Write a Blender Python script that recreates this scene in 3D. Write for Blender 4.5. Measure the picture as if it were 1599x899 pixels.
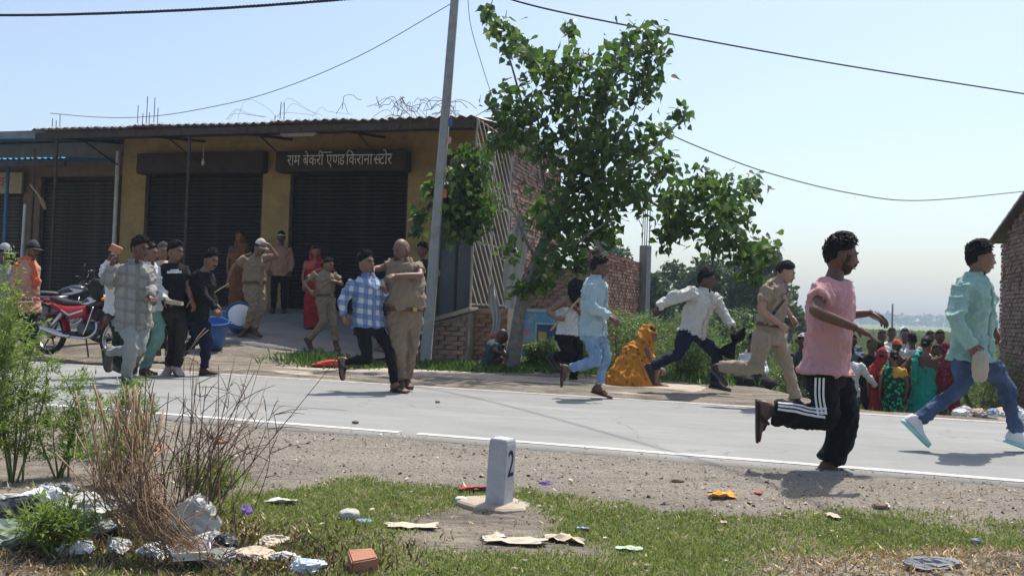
import bpy, bmesh, math, random
import numpy as np
from mathutils import Vector, Matrix, Euler
from mathutils.bvhtree import BVHTree
R_ = math.radians
rng = np.random.default_rng(7)
random.seed(7)
scene = bpy.context.scene
COL = scene.collection
for o in list(bpy.data.objects):
    bpy.data.objects.remove(o)

# ------------------------------------------------------------------ camera, sky, sun, exposure
FPX, CX, CY = 1400.0, 799.5, 449.5          # focal length in photo pixels
CAMZ = 0.97
PITCH = math.atan(34.5 / FPX); ROLL = R_(2.0)
Fv = Vector((0, math.cos(PITCH), math.sin(PITCH)))
R0 = Vector((1, 0, 0)); U0 = R0.cross(Fv)
Rv = R0 * math.cos(ROLL) + U0 * math.sin(ROLL)
Uv = U0 * math.cos(ROLL) - R0 * math.sin(ROLL)
cam_data = bpy.data.cameras.new('camera')
cam = bpy.data.objects.new('camera', cam_data); COL.objects.link(cam)
cam_data.sensor_width = 36.0; cam_data.lens = 36.0 * FPX / 1599.0
cam_data.clip_start = 0.05; cam_data.clip_end = 6000
cam.matrix_world = Matrix(((Rv.x, Uv.x, -Fv.x, 0), (Rv.y, Uv.y, -Fv.y, 0), (Rv.z, Uv.z, -Fv.z, CAMZ), (0, 0, 0, 1)))
scene.camera = cam

SUN_EL = R_(66); SUN_DIR = Vector((0.52, 0.855, 0)).normalized()      # towards the sun, on the ground
world = bpy.data.worlds.new('World'); scene.world = world; world.use_nodes = True
wn = world.node_tree.nodes; wl = world.node_tree.links
sky = wn.new('ShaderNodeTexSky'); sky.sky_type = 'NISHITA'; sky.sun_disc = False
sky.sun_elevation = SUN_EL
sky.sun_rotation = math.atan2(SUN_DIR.x, SUN_DIR.y)
sky.altitude = 0; sky.air_density = 1.1; sky.dust_density = 2.6; sky.ozone_density = 1.4
wl.new(sky.outputs[0], wn['Background'].inputs[0]); wn['Background'].inputs[1].default_value = 0.106
sun_data = bpy.data.lights.new('sun', 'SUN'); sun_data.energy = 3.2; sun_data.angle = R_(0.7)
sun_data.color = (1.0, 0.955, 0.88)
sun = bpy.data.objects.new('sun', sun_data); COL.objects.link(sun)
sd = Vector((SUN_DIR.x * math.cos(SUN_EL), SUN_DIR.y * math.cos(SUN_EL), math.sin(SUN_EL)))
sun.rotation_euler = (-sd).to_track_quat('-Z', 'Y').to_euler()
vs = scene.view_settings
vs.view_transform = 'Standard'; vs.look = 'None'; vs.gamma = 1; vs.exposure = 0.84; vs.use_curve_mapping = False
scene.cycles.max_bounces = 6; scene.cycles.transparent_max_bounces = 8; scene.cycles.volume_bounces = 0
scene.cycles.use_denoising = True

# ------------------------------------------------------------------ coordinates
def ray(px, py):
    return Fv * FPX + Rv * (px - CX) - Uv * (py - CY)
def W(px, py, Y):                       # photo position at a distance Y metres in front -> place in the scene
    d = ray(px, py); k = Y / d.y
    return Vector((d.x * k, Y, CAMZ + d.z * k))
def WZ(px, py, z=0.0):                  # photo position on the level z
    d = ray(px, py); k = (z - CAMZ) / d.z
    return Vector((d.x * k, d.y * k, z))
ANG = R_(-16.5)                         # the road's direction
US = Vector((math.cos(ANG), math.sin(ANG), 0)); NT = Vector((-math.sin(ANG), math.cos(ANG), 0))
def ST(s, t, z=0.0):
    return US * s + NT * t + Vector((0, 0, z))
def toST(x, y):
    return x * US.x + y * US.y, x * NT.x + y * NT.y
def sst(a, b, x):
    u = np.clip((x - a) / (b - a), 0, 1); return u * u * (3 - 2 * u)

def vnoise(P, seed=0):
    P = np.asarray(P, float); I = np.floor(P).astype(np.int64); Fr = P - I; Fr = Fr * Fr * (3 - 2 * Fr)
    def h(i, j, k):
        n = (i * 374761393 + j * 668265263 + k * 2147483647 + seed * 1274126177) & 0xffffffff
        n = ((n ^ (n >> 13)) * 1274126177) & 0xffffffff
        n = (n ^ (n >> 16)) & 0xffff
        return n / 32767.5 - 1
    i, j, k = I[:, 0], I[:, 1], I[:, 2]; x, y, z = Fr[:, 0], Fr[:, 1], Fr[:, 2]
    c00 = h(i, j, k) * (1 - x) + h(i + 1, j, k) * x; c10 = h(i, j + 1, k) * (1 - x) + h(i + 1, j + 1, k) * x
    c01 = h(i, j, k + 1) * (1 - x) + h(i + 1, j, k + 1) * x; c11 = h(i, j + 1, k + 1) * (1 - x) + h(i + 1, j + 1, k + 1) * x
    return (c00 * (1 - y) + c10 * y) * (1 - z) + (c01 * (1 - y) + c11 * y) * z
def fbm(P, seed=0, oct=4):
    P = np.asarray(P, float); a, s = 0, 0
    for o in range(oct):
        a = a + vnoise(P * 2 ** o + o * 17.3, seed + o) * 0.5 ** o; s += 0.5 ** o
    return a / s

# ------------------------------------------------------------------ objects
def tag(o, label=None, cat=None, group=None, kind=None):
    if label: o['label'] = label
    if cat: o['category'] = cat
    if group: o['group'] = group
    if kind: o['kind'] = kind
    return o
def empty(name, loc=(0, 0, 0), rz=0.0, label=None, cat=None, group=None, kind=None, parent=None):
    o = bpy.data.objects.new(name, None); COL.objects.link(o)
    o.location = loc; o.rotation_euler = (0, 0, rz); o.empty_display_size = 0.1; o.parent = parent
    return tag(o, label, cat, group, kind)
def mesh_obj(name, V, Fa, mats, parent=None, mi=None, smooth=True, loc=None):
    me = bpy.data.meshes.new(name)
    if isinstance(Fa, np.ndarray):
        n, k = Fa.shape
        me.vertices.add(len(V)); me.vertices.foreach_set('co', np.asarray(V, np.float32).ravel())
        me.loops.add(n * k); me.loops.foreach_set('vertex_index', Fa.astype(np.int32).ravel())
        me.polygons.add(n); me.polygons.foreach_set('loop_start', np.arange(0, n * k, k, dtype=np.int32))
        me.update(calc_edges=True)
    else:
        me.from_pydata([tuple(v) for v in V], [], Fa)
    for m in (mats if isinstance(mats, (list, tuple)) else [mats]): me.materials.append(m)
    if mi is not None: me.polygons.foreach_set('material_index', np.asarray(mi, np.int32))
    if smooth: me.polygons.foreach_set('use_smooth', np.ones(len(me.polygons), bool))
    o = bpy.data.objects.new(name, me); COL.objects.link(o); o.parent = parent
    if loc is not None: o.location = loc
    return o
def attr(o, name, vals):
    a = o.data.attributes.new(name, 'FLOAT', 'POINT'); a.data.foreach_set('value', np.asarray(vals, np.float32))
def frame(d, hint=None):
    d = Vector(d).normalized()
    h = Vector(hint) if hint is not None else (Vector((0, 0, 1)) if abs(d.z) < .9 else Vector((1, 0, 0)))
    x = h - d * h.dot(d)
    if x.length < 1e-6: x = d.orthogonal()
    x.normalize(); return x, d.cross(x)
def catmull(P, m):
    P = np.asarray(P, float)
    if len(P) < 3: 
        u = np.linspace(0, 1, m + 1)[:, None]; return P[0] * (1 - u) + P[-1] * u
    Q = np.vstack([2 * P[0] - P[1], P, 2 * P[-1] - P[-2]]); out = []
    for i in range(1, len(Q) - 2):
        p0, p1, p2, p3 = Q[i - 1], Q[i], Q[i + 1], Q[i + 2]
        for u in np.linspace(0, 1, m, endpoint=False):
            out.append(.5 * (2 * p1 + (p2 - p0) * u + (2 * p0 - 5 * p1 + 4 * p2 - p3) * u * u + (3 * p1 - p0 - 3 * p2 + p3) * u ** 3))
    out.append(P[-1]); return np.array(out)

class G:
    def __init__(s): s.v = []; s.f = []; s.m = []
    def add(s, V, Fa, m=0):
        b = len(s.v); s.v += [tuple(map(float, v)) for v in V]; s.f += [tuple(int(i) + b for i in f) for f in Fa]; s.m += [m] * len(Fa); return s
    def box(s, c, sz, R=None, m=0, jit=0):
        h = [x / 2 for x in sz]; V = []
        for z in (-1, 1):
            for y in (-1, 1):
                for x in (-1, 1):
                    p = Vector((x * h[0], y * h[1], z * h[2]))
                    if jit: p += Vector((random.uniform(-jit, jit), random.uniform(-jit, jit), random.uniform(-jit, jit)))
                    if R is not None: p = R @ p
                    V.append(p + Vector(c))
        return s.add(V, [(0, 2, 3, 1), (4, 5, 7, 6), (0, 1, 5, 4), (2, 6, 7, 3), (0, 4, 6, 2), (1, 3, 7, 5)], m)
    def b2(s, lo, hi, m=0):
        return s.box([(a + b) / 2 for a, b in zip(lo, hi)], [b - a for a, b in zip(lo, hi)], None, m)
    def loft(s, rings, m=0, cap=True):
        n = len(rings[0]); V = [p for r in rings for p in r]; Fa = []
        for i in range(len(rings) - 1):
            for j in range(n):
                a = i * n + j; b = i * n + (j + 1) % n; Fa.append((a, b, b + n, a + n))
        if cap: Fa.append(tuple(range(n - 1, -1, -1))); Fa.append(tuple(range((len(rings) - 1) * n, len(rings) * n)))
        return s.add(V, Fa, m)
    def tube(s, P, rad, n=8, m=0, round_=False, sub=0, flat=1.0, hint=None):
        P = [np.array(p, float) for p in P]
        if not hasattr(rad, '__len__'): rad = [rad] * len(P)
        if sub:
            Q = catmull(np.hstack([np.array(P), np.array(rad)[:, None]]), sub); P = list(Q[:, :3]); rad = list(np.maximum(Q[:, 3], 1e-4))
        if round_:
            d0 = P[0] - P[1]; d0 /= np.linalg.norm(d0) + 1e-9; d1 = P[-1] - P[-2]; d1 /= np.linalg.norm(d1) + 1e-9
            r0, r1 = rad[0], rad[-1]
            P = [P[0] + d0 * r0 * .95, P[0] + d0 * r0 * .7] + P + [P[-1] + d1 * r1 * .7, P[-1] + d1 * r1 * .95]
            rad = [r0 * .3, r0 * .72] + list(rad) + [r1 * .72, r1 * .3]
        rings = []; x = None
        for i, p in enumerate(P):
            d = P[min(i + 1, len(P) - 1)] - P[max(i - 1, 0)]; d = Vector(d)
            if d.length < 1e-9: d = Vector((0, 0, 1))
            d.normalize()
            if x is None: x, y = frame(d, hint)
            else:
                x = x - d * x.dot(d)
                if x.length < 1e-6: x = d.orthogonal()
                x.normalize(); y = d.cross(x)
            rings.append([Vector(p) + (x * math.cos(a) + y * math.sin(a) * flat) * rad[i] for a in [2 * math.pi * k / n for k in range(n)]])
        return s.loft(rings, m)
    def ell(s, c, r, R=None, nu=14, nv=10, m=0, fn=None):
        V = []; Fa = []
        for j in range(nv + 1):
            th = math.pi * j / nv
            for i in range(nu):
                ph = 2 * math.pi * i / nu
                p = Vector((math.sin(th) * math.cos(ph) * r[0], math.sin(th) * math.sin(ph) * r[1], math.cos(th) * r[2]))
                if fn: p = fn(p)
                if R is not None: p = R @ p
                V.append(p + Vector(c))
        for j in range(nv):
            for i in range(nu):
                a = j * nu + i; b = j * nu + (i + 1) % nu; Fa.append((a, a + nu, b + nu, b))
        return s.add(V, Fa, m)
    def lathe(s, prof, c=(0, 0, 0), R=None, n=20, m=0, cap=False):
        rings = []
        for r, z in prof:
            ring = []
            for k in range(n):
                a = 2 * math.pi * k / n; p = Vector((r * math.cos(a), r * math.sin(a), z))
                if R is not None: p = R @ p
                ring.append(p + Vector(c))
            rings.append(ring)
        return s.loft(rings, m, cap)
    def build(s, name, mats, parent=None, smooth=False, loc=None):
        used = sorted({i for f in s.f for i in f})
        if len(used) < len(s.v):
            mp_ = {o: n for n, o in enumerate(used)}; s.v = [s.v[i] for i in used]; s.f = [tuple(mp_[i] for i in f) for f in s.f]
        return mesh_obj(name, s.v, s.f, mats, parent, s.m, smooth, loc)
def bevel(o, w=.01, seg=2):
    bm = bmesh.new(); bm.from_mesh(o.data)
    bmesh.ops.bevel(bm, geom=[e for e in bm.edges if e.calc_face_angle(0) > .5], offset=w, segments=seg, affect='EDGES', clamp_overlap=True)
    bm.to_mesh(o.data); bm.free(); return o

# voxel remesh in a scratch scene
_tmp = bpy.data.scenes.new('scratch')
def scratch_dg():
    with bpy.context.temp_override(scene=_tmp, view_layer=_tmp.view_layers[0]):
        dg = bpy.context.evaluated_depsgraph_get(); dg.update(); return dg
def remesh(g, vox, it=2):
    me = bpy.data.meshes.new('t'); me.from_pydata(g.v, [], g.f)
    o = bpy.data.objects.new('t', me); _tmp.collection.objects.link(o)
    md = o.modifiers.new('r', 'REMESH'); md.mode = 'VOXEL'; md.voxel_size = vox
    dg = scratch_dg()
    ev = o.evaluated_get(dg); m2 = ev.to_mesh()
    n = len(m2.vertices); V = np.empty(n * 3, np.float32); m2.vertices.foreach_get('co', V); V = V.reshape(-1, 3).astype(float)
    ls = np.empty(len(m2.polygons), np.int32); m2.polygons.foreach_get('loop_total', ls)
    li = np.empty(len(m2.loops), np.int32); m2.loops.foreach_get('vertex_index', li)
    assert (ls == 4).all(); Q = li.reshape(-1, 4)
    ev.to_mesh_clear(); bpy.data.objects.remove(o); bpy.data.meshes.remove(me)
    E = np.vstack([Q[:, [0, 1]], Q[:, [1, 2]], Q[:, [2, 3]], Q[:, [3, 0]]])
    for _ in range(it): V = lap(V, E)
    return V, Q
def lap(V, E, w=.6):
    S = np.zeros_like(V); c = np.zeros(len(V))
    for k in range(3):
        S[:, k] = np.bincount(E[:, 0], V[E[:, 1], k], len(V)) + np.bincount(E[:, 1], V[E[:, 0], k], len(V))
    c = np.bincount(E[:, 0], minlength=len(V)) + np.bincount(E[:, 1], minlength=len(V))
    return V * (1 - w) + w * S / np.maximum(c, 1)[:, None]
def vnormals(V, Q):
    n = np.cross(V[Q[:, 2]] - V[Q[:, 0]], V[Q[:, 3]] - V[Q[:, 1]]); N = np.zeros_like(V)
    for c in range(4):
        for k in range(3): N[:, k] += np.bincount(Q[:, c], n[:, k], len(V))
    return N / (np.linalg.norm(N, axis=1, keepdims=True) + 1e-9)

# ------------------------------------------------------------------ materials
class NT_:
    def __init__(s, name):
        s.mat = bpy.data.materials.new(name); s.mat.use_nodes = True; s.t = s.mat.node_tree
        s.b = s.t.nodes['Principled BSDF']; s.out = s.t.nodes['Material Output']; s.tc = None
    def n(s, ty, **kw):
        x = s.t.nodes.new(ty)
        for k, v in kw.items():
            if k.startswith('i_'):
                key = k[2:]; key = int(key) if key.isdigit() else key.replace('_', ' ')
                x.inputs[key].default_value = v
            else: setattr(x, k, v)
        return x
    def l(s, a, b): s.t.links.new(a, b)
    def obj(s):
        if not s.tc: s.tc = s.n('ShaderNodeTexCoord')
        return s.tc.outputs['Object']
    def noise(s, scale, detail=4, rough=.6, vec=None, sc3=None):
        v = vec or s.obj()
        if sc3:
            mp = s.n('ShaderNodeMapping'); mp.inputs['Scale'].default_value = sc3; s.l(v, mp.inputs[0]); v = mp.outputs[0]
        x = s.n('ShaderNodeTexNoise', i_Scale=scale, i_Detail=detail, i_Roughness=rough); s.l(v, x.inputs['Vector']); return x.outputs['Fac']
    def ramp(s, fac, stops):
        r = s.n('ShaderNodeValToRGB'); e = r.color_ramp.elements
        while len(e) < len(stops): e.new(.5)
        for q, (p, c) in zip(e, stops): q.position = p; q.color = c if len(c) == 4 else (*c, 1)
        s.l(fac, r.inputs[0]); return r.outputs[0]
    def mix(s, fac, a, b, mode='MIX'):
        x = s.n('ShaderNodeMix', data_type='RGBA', blend_type=mode)
        for v, i in ((fac, 0), (a, 6), (b, 7)):
            if isinstance(v, (int, float)): x.inputs[i].default_value = v
            elif isinstance(v, (tuple, list)): x.inputs[i].default_value = (*v[:3], 1)
            else: s.l(v, x.inputs[i])
        return x.outputs[2]
    def math(s, op, a, b=0.0, clamp=False):
        x = s.n('ShaderNodeMath', operation=op, use_clamp=clamp)
        for v, i in ((a, 0), (b, 1)):
            if isinstance(v, (int, float)): x.inputs[i].default_value = v
            else: s.l(v, x.inputs[i])
        return x.outputs[0]
    def bump(s, h, strength=.3, dist=.01):
        x = s.n('ShaderNodeBump', i_Strength=strength, i_Distance=dist); s.l(h, x.inputs['Height']); s.l(x.outputs[0], s.b.inputs['Normal'])
    def col(s, c):
        if isinstance(c, (tuple, list)): s.b.inputs['Base Color'].default_value = (*c[:3], 1)
        else: s.l(c, s.b.inputs['Base Color'])
    def set(s, rough=.8, metal=0, spec=.3):
        s.b.inputs['Roughness'].default_value = rough; s.b.inputs['Metallic'].default_value = metal
        s.b.inputs['Specular IOR Level'].default_value = spec
def sc(c, k): return tuple(min(1, x * k) for x in c)
MC = {}
def mat(name, c, rough=.8, var=.18, scale=6, bump=0, bscale=60, metal=0, spec=.3, rnd=0, dirt=None, dsc=3):
    if name in MC: return MC[name]
    m = NT_(name); m.set(rough, metal, spec)
    f = m.noise(scale, 5)
    c1 = m.ramp(f, [(.25, sc(c, 1 - var)), (.75, sc(c, 1 + var))])
    if dirt:
        c1 = m.mix(m.ramp(m.noise(dsc, 6, .7), [(.48, (0, 0, 0)), (.68, (1, 1, 1))]), c1, dirt)
    if rnd:
        oi = m.n('ShaderNodeObjectInfo'); h = m.n('ShaderNodeHueSaturation'); m.l(c1, h.inputs['Color'])
        m.l(m.math('ADD', m.math('MULTIPLY', oi.outputs['Random'], 2 * rnd), 1 - rnd), h.inputs['Value']); c1 = h.outputs[0]
    m.col(c1)
    if bump: m.bump(m.noise(bscale, 4), bump)
    MC[name] = m.mat; return m.mat
def leaf_mat(name, c, var=.35, trans=.35, yellow=None, rough=.45):
    m = NT_(name); m.set(rough, 0, .35)
    g = m.n('ShaderNodeNewGeometry')
    stops = [(0, sc(c, 1 - var)), (.6, c), (.9, sc(c, 1 + var))]
    if yellow: stops.append((1, yellow))
    cc = m.ramp(g.outputs['Random Per Island'], stops); m.col(cc)
    tr = m.n('ShaderNodeBsdfTranslucent'); m.l(m.mix(.5, cc, (c[0] * 1.6, c[1] * 1.9, c[2] * .6)), tr.inputs[0])
    ms = m.n('ShaderNodeMixShader'); ms.inputs[0].default_value = trans
    m.l(m.b.outputs[0], ms.inputs[1]); m.l(tr.outputs[0], ms.inputs[2]); m.l(ms.outputs[0], m.out.inputs[0])
    MC[name] = m.mat; return m.mat

# leaf templates: vertices along +Y, faces
HEART = (np.array([(0, 0, 0), (-.3, -.06, .05), (-.5, .22, .09), (-.36, .55, .05), (-.12, .8, -.03), (0, 1.15, -.12), (.12, .8, -.03), (.36, .55, .05), (.5, .22, .09), (.3, -.06, .05), (0, .45, -.02)]),
         [(10, 0, 1), (10, 1, 2), (10, 2, 3), (10, 3, 4), (10, 4, 5), (10, 5, 6), (10, 6, 7), (10, 7, 8), (10, 8, 9), (10, 9, 0)])
SLIM = (np.array([(0, 0, 0), (-.16, .4, .04), (0, 1, -.1), (.16, .4, .04)]), [(0, 1, 2), (0, 2, 3)])
OVAL = (np.array([(0, 0, 0), (-.3, .35, .05), (-.22, .75, .02), (0, 1, -.08), (.22, .75, .02), (.3, .35, .05)]), [(0, 1, 2), (0, 2, 3), (0, 3, 4), (0, 4, 5)])
def rand_rot(n, droop=0.0, tilt=1.0, r=rng):
    """frames (n,3,3): column 1 is the leaf's direction, column 2 its face normal"""
    d = r.normal(size=(n, 3)); d[:, 2] = d[:, 2] * .7 - droop; d /= np.linalg.norm(d, axis=1, keepdims=True)
    z = r.normal(size=(n, 3)) * tilt + np.array([0, 0, .9]); z -= d * (z * d).sum(1, keepdims=True); z /= np.linalg.norm(z, axis=1, keepdims=True) + 1e-9
    x = np.cross(d, z); return np.stack([x, d, z], axis=2)
def scatter(P, Rm, size, tpl):
    T, Fa = tpl; n = len(P); k = len(T)
    V = np.einsum('nij,kj->nki', Rm, T) * np.asarray(size).reshape(-1, 1, 1) + np.asarray(P)[:, None, :]
    Ff = np.asarray(Fa); F2 = (Ff[None] + (np.arange(n) * k)[:, None, None]).reshape(-1, Ff.shape[1])
    return V.reshape(-1, 3), F2
# ------------------------------------------------------------------ setting materials
def ground_material():
    m = NT_('earth'); m.set(.95, 0, .15)
    a = lambda n: (lambda x: x.outputs['Fac'])(m.n('ShaderNodeAttribute', attribute_name=n))
    n1 = m.noise(1.6, 8, .65); n2 = m.noise(14, 6, .7); n3 = m.noise(60, 4, .7)
    dirt = m.ramp(n1, [(.3, (.18, .155, .125)), (.5, (.275, .235, .185)), (.72, (.36, .31, .245))])
    dirt = m.mix(m.ramp(n2, [(.42, (0, 0, 0)), (.62, (1, 1, 1))]), dirt, m.mix(.55, dirt, (.18, .155, .125)))
    dirt = m.mix(m.ramp(n3, [(.62, (0, 0, 0)), (.72, (1, 1, 1))]), dirt, (.085, .072, .058))
    dirt = m.mix(m.ramp(n3, [(.26, (1, 1, 1)), (.34, (0, 0, 0))]), dirt, (.4, .37, .32))
    grav = m.ramp(n3, [(.3, (.13, .115, .098)), (.5, (.3, .265, .218)), (.7, (.46, .415, .35))])
    st = m.noise(2.2, 7, .72, sc3=(.35, 1.5, 1)); st2 = m.noise(9, 5, .7, sc3=(.5, 1.4, 1))
    dirt = m.mix(m.ramp(st, [(.45, (0, 0, 0)), (.58, (.85, .85, .85))]), dirt, (.115, .098, .08))
    dirt = m.mix(m.ramp(st2, [(.52, (0, 0, 0)), (.66, (.6, .6, .6))]), dirt, (.38, .335, .28))
    c = m.mix(m.math('MULTIPLY', a('gravel'), m.math('ADD', n2, .15), True), dirt, grav)
    soil = m.ramp(n2, [(.3, (.13, .13, .06)), (.7, (.27, .24, .13))])
    c = m.mix(a('grass'), c, soil)
    fld = m.ramp(m.noise(.09, 5), [(.3, (.11, .135, .05)), (.7, (.18, .19, .08))])
    c = m.mix(a('field'), c, fld); m.col(c)
    m.bump(m.math('ADD', m.math('MULTIPLY', n3, .6), n2), 1.0, .035); return m.mat
def road_material():
    m = NT_('worn_concrete'); m.set(.85, 0, .25)
    n1 = m.noise(.5, 6); n2 = m.noise(3, 6, .7, sc3=(.35, 1.6, 1)); n3 = m.noise(50, 3)
    br = m.noise(28, 3, .6, sc3=(.15, 2.2, 1))
    c = m.ramp(n1, [(.3, (.222, .225, .216)), (.7, (.27, .272, .26))])
    c = m.mix(m.math('MULTIPLY', n2, .6), c, m.ramp(n2, [(.35, (.17, .173, .165)), (.65, (.3, .298, .282))]))
    c = m.mix(m.ramp(n3, [(.6, (0, 0, 0)), (.75, (.6, .6, .6))]), c, (.13, .13, .125))
    c = m.mix(m.ramp(br, [(.5, (0, 0, 0)), (.7, (.45, .45, .45))]), c, (.15, .15, .145))
    sp = m.n('ShaderNodeSeparateXYZ'); m.l(m.obj(), sp.inputs[0])
    # dust that collects along the two edges
    d = m.math('ABSOLUTE', m.math('SUBTRACT', sp.outputs[1], 8.3)); nd = m.math('ADD', d, m.math('MULTIPLY', m.math('SUBTRACT', n2, .5), .9))
    c = m.mix(m.ramp(nd, [(.0, (0, 0, 0)), (1, (1, 1, 1))]) if False else m.math('MULTIPLY', m.math('SUBTRACT', nd, 1.75, True), 1.6, True), c, (.245, .22, .185))
    vo = m.n('ShaderNodeTexVoronoi', feature='DISTANCE_TO_EDGE', i_Scale=.42); wv = m.n('ShaderNodeVectorMath', operation='ADD'); m.l(m.obj(), wv.inputs[0]); nv = m.n('ShaderNodeTexNoise', i_Scale=1.7, i_Detail=6); m.l(m.obj(), nv.inputs['Vector']); m.l(nv.outputs['Color'], wv.inputs[1]); m.l(wv.outputs[0], vo.inputs['Vector'])
    c = m.mix(m.math('MULTIPLY', m.ramp(vo.outputs['Distance'], [(.002, (1, 1, 1)), (.007, (0, 0, 0))]), m.ramp(n1, [(.45, (0, 0, 0)), (.55, (.6, .6, .6))])), c, (.1, .1, .098))
    pa = m.noise(1.1, 7, .75, sc3=(.3, 1.2, 1)); c = m.mix(m.ramp(pa, [(.5, (0, 0, 0)), (.68, (.5, .5, .5))]), c, (.18, .178, .168)); c = m.mix(m.ramp(pa, [(.3, (.5, .5, .5)), (.46, (0, 0, 0))]), c, (.36, .355, .33))
    m.col(c); m.bump(m.math('ADD', br, n3), .25, .006); return m.mat
def paint_material(name, c, wear):
    m = NT_(name); m.set(.7, 0, .3); n = m.noise(9, 6, .75); n2 = m.noise(60, 3)
    m.col(m.mix(m.ramp(m.math('ADD', m.math('MULTIPLY', n, .8), m.math('MULTIPLY', n2, .2)), [(wear, (1, 1, 1)), (wear + .1, (0, 0, 0))]), c, (.33, .32, .29))); return m.mat
def brick_material(name, c, var=.3, rough=.9, dust=(.42, .36, .3)):
    m = NT_(name); m.set(rough, 0, .15)
    oi = m.n('ShaderNodeObjectInfo'); g = m.n('ShaderNodeNewGeometry')
    r = m.math('FRACT', m.math('ADD', oi.outputs['Random'], g.outputs['Random Per Island']))
    c1 = m.ramp(r, [(0, sc(c, 1 - var)), (.4, c), (.75, (c[0] * 1.15, c[1] * 1.2, c[2] * 1.25)), (1, sc(c, 1 + var))])
    n = m.noise(5, 6, .7); c1 = m.mix(m.ramp(n, [(.5, (0, 0, 0)), (.7, (.7, .7, .7))]), c1, dust); m.col(c1)
    m.bump(m.noise(70, 4), .4, .008); return m.mat
EARTH = ground_material(); ROADM = road_material()
WPAINT = paint_material('worn_white_paint', (.55, .545, .53), .37); WPAINT2 = paint_material('dusty_white_paint', (.52, .49, .45), .42)
BRICK = brick_material('red_brick', (.26, .12, .085)); BRICK2 = brick_material('weathered_brick', (.25, .145, .11), .35); BRICK3 = brick_material('orange_brick', (.3, .15, .1), .28)
MORTAR = mat('mortar', (.26, .235, .2), .95, .25, 20, .5, 80)
CEMENT = mat('cement_plaster', (.28, .27, .255), .9, .2, 5, .4, 50)
TAN = mat('packed_dirt', (.4, .34, .265), .95, .25, 5, .6, 40, dirt=(.26, .21, .16))

# ------------------------------------------------------------------ ground
def gz(x, y, noise=True):
    x = np.asarray(x, float); y = np.asarray(y, float); s, t = toST(x, y)
    near = -.004 - .116 * sst(6.1, 4.2, t) + .07 * sst(1.2, 2.2, x) * sst(4.5, 3.9, y) + .05 * sst(-1.2, -2.2, x) * sst(4.7, 4.0, y)
    wa = 1 - sst(-9.2, -5.9, s)
    ap = np.clip((t - 10.9) / 6.1, 0, 1) * .75 * wa
    mid = .03 * sst(10.4, 11, t)
    wd = sst(-4.5, -1.0, s); t0 = 13.2 - 2.65 * sst(-.6, 1.0, s)
    drop = -1.08 * sst(t0, t0 + 2.6 - .6 * sst(-.6, 1.0, s), t) * wd
    far = ap + mid + drop
    far = np.where((t > 19) & (s < -4), np.maximum(far, -.4), far)
    z = np.where(t < 8, near, far)
    road = sst(6.32, 6.5, t) * (1 - sst(10.35, 10.55, t))
    if noise:
        P = np.stack([x * 1.3, y * 1.3, x * 0], -1).reshape(-1, 3); nn = fbm(P, 3, 5).reshape(x.shape)
        amp = .03 * np.exp(-np.maximum(y - 25, 0) / 30) * (.25 + .75 * np.clip(np.abs(t - 6.1) / .8, 0, 1))
        z = z + nn * amp * (1 - road)
    return z * (1 - road) - .05 * road
def gp(px, py, z0=-.1):                 # photo position -> point on the ground
    p = WZ(px, py, z0)
    for _ in range(6): p = WZ(px, py, float(gz(p.x, p.y)))
    return p
def grass_mask(x, y):
    s, t = toST(x, y)
    P = np.stack([x * 2.2, y * 2.2, x * 0], -1); n = fbm(P, 11, 4)
    m = sst(.0, .22, (4.92 + (s + 3.04) * .085) + n * .38 - t)
    m *= 1 - sst(1.05, 1.5, x + n * .25 - (y - 4.2) * .5) * sst(4.32, 4.12, y + n * .2)     # dry mound low right
    m *= sst(-1.85, -1.5, x + n * .3)                                                    # rubbish on the left
    d = np.hypot((x + .06), (y - 4.62) * .8); m *= sst(.28, .5, d + n * .2)                    # bare round the milestone
    d2 = np.hypot((x - .02) * .55, (y - 4.2) * 1.6); m *= sst(.05, .42, d2 + n * .35)
    return m * sst(-.5, -.1, n + .32)
def axis(segs):
    out = [segs[0][0]]
    for a, b, st in segs:
        n = max(1, int(round((b - a) / st))); out += list(np.linspace(a, b, n + 1)[1:])
    return np.array(out)
xs = axis([(-1500, -300, 200), (-300, -60, 30), (-60, -14, 3), (-14, -5, .3), (-5, 5, .085), (5, 14, .3), (14, 60, 3), (60, 300, 30), (300, 1500, 200)])
ys = axis([(-60, -4, 8), (-4, 2.6, .6), (2.6, 6.4, .075), (6.4, 20, .18), (20, 30, .6), (30, 90, 4), (90, 300, 30), (300, 2400, 300)])
XX, YY = np.meshgrid(xs, ys); ZZ = gz(XX, YY)
nx, ny = len(xs), len(ys); I = np.arange(nx * ny).reshape(ny, nx)
Fq = np.stack([I[:-1, :-1], I[:-1, 1:], I[1:, 1:], I[1:, :-1]], -1).reshape(-1, 4)
ground = tag(mesh_obj('ground', np.stack([XX, YY, ZZ], -1).reshape(-1, 3), Fq, EARTH), kind='structure')
fx, fy = XX.ravel(), YY.ravel(); fs, ft = toST(fx, fy)
attr(ground, 'grass', np.where(fy < 6.5, grass_mask(fx, fy), 0) * .9)
attr(ground, 'field', np.maximum(sst(24, 40, fy), sst(13.3, 15.5, ft) * sst(-4.5, 0, fs) * .7))
attr(ground, 'gravel', sst(4.4, 5.4, ft) * (1 - sst(6.2, 6.6, ft)))

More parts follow.
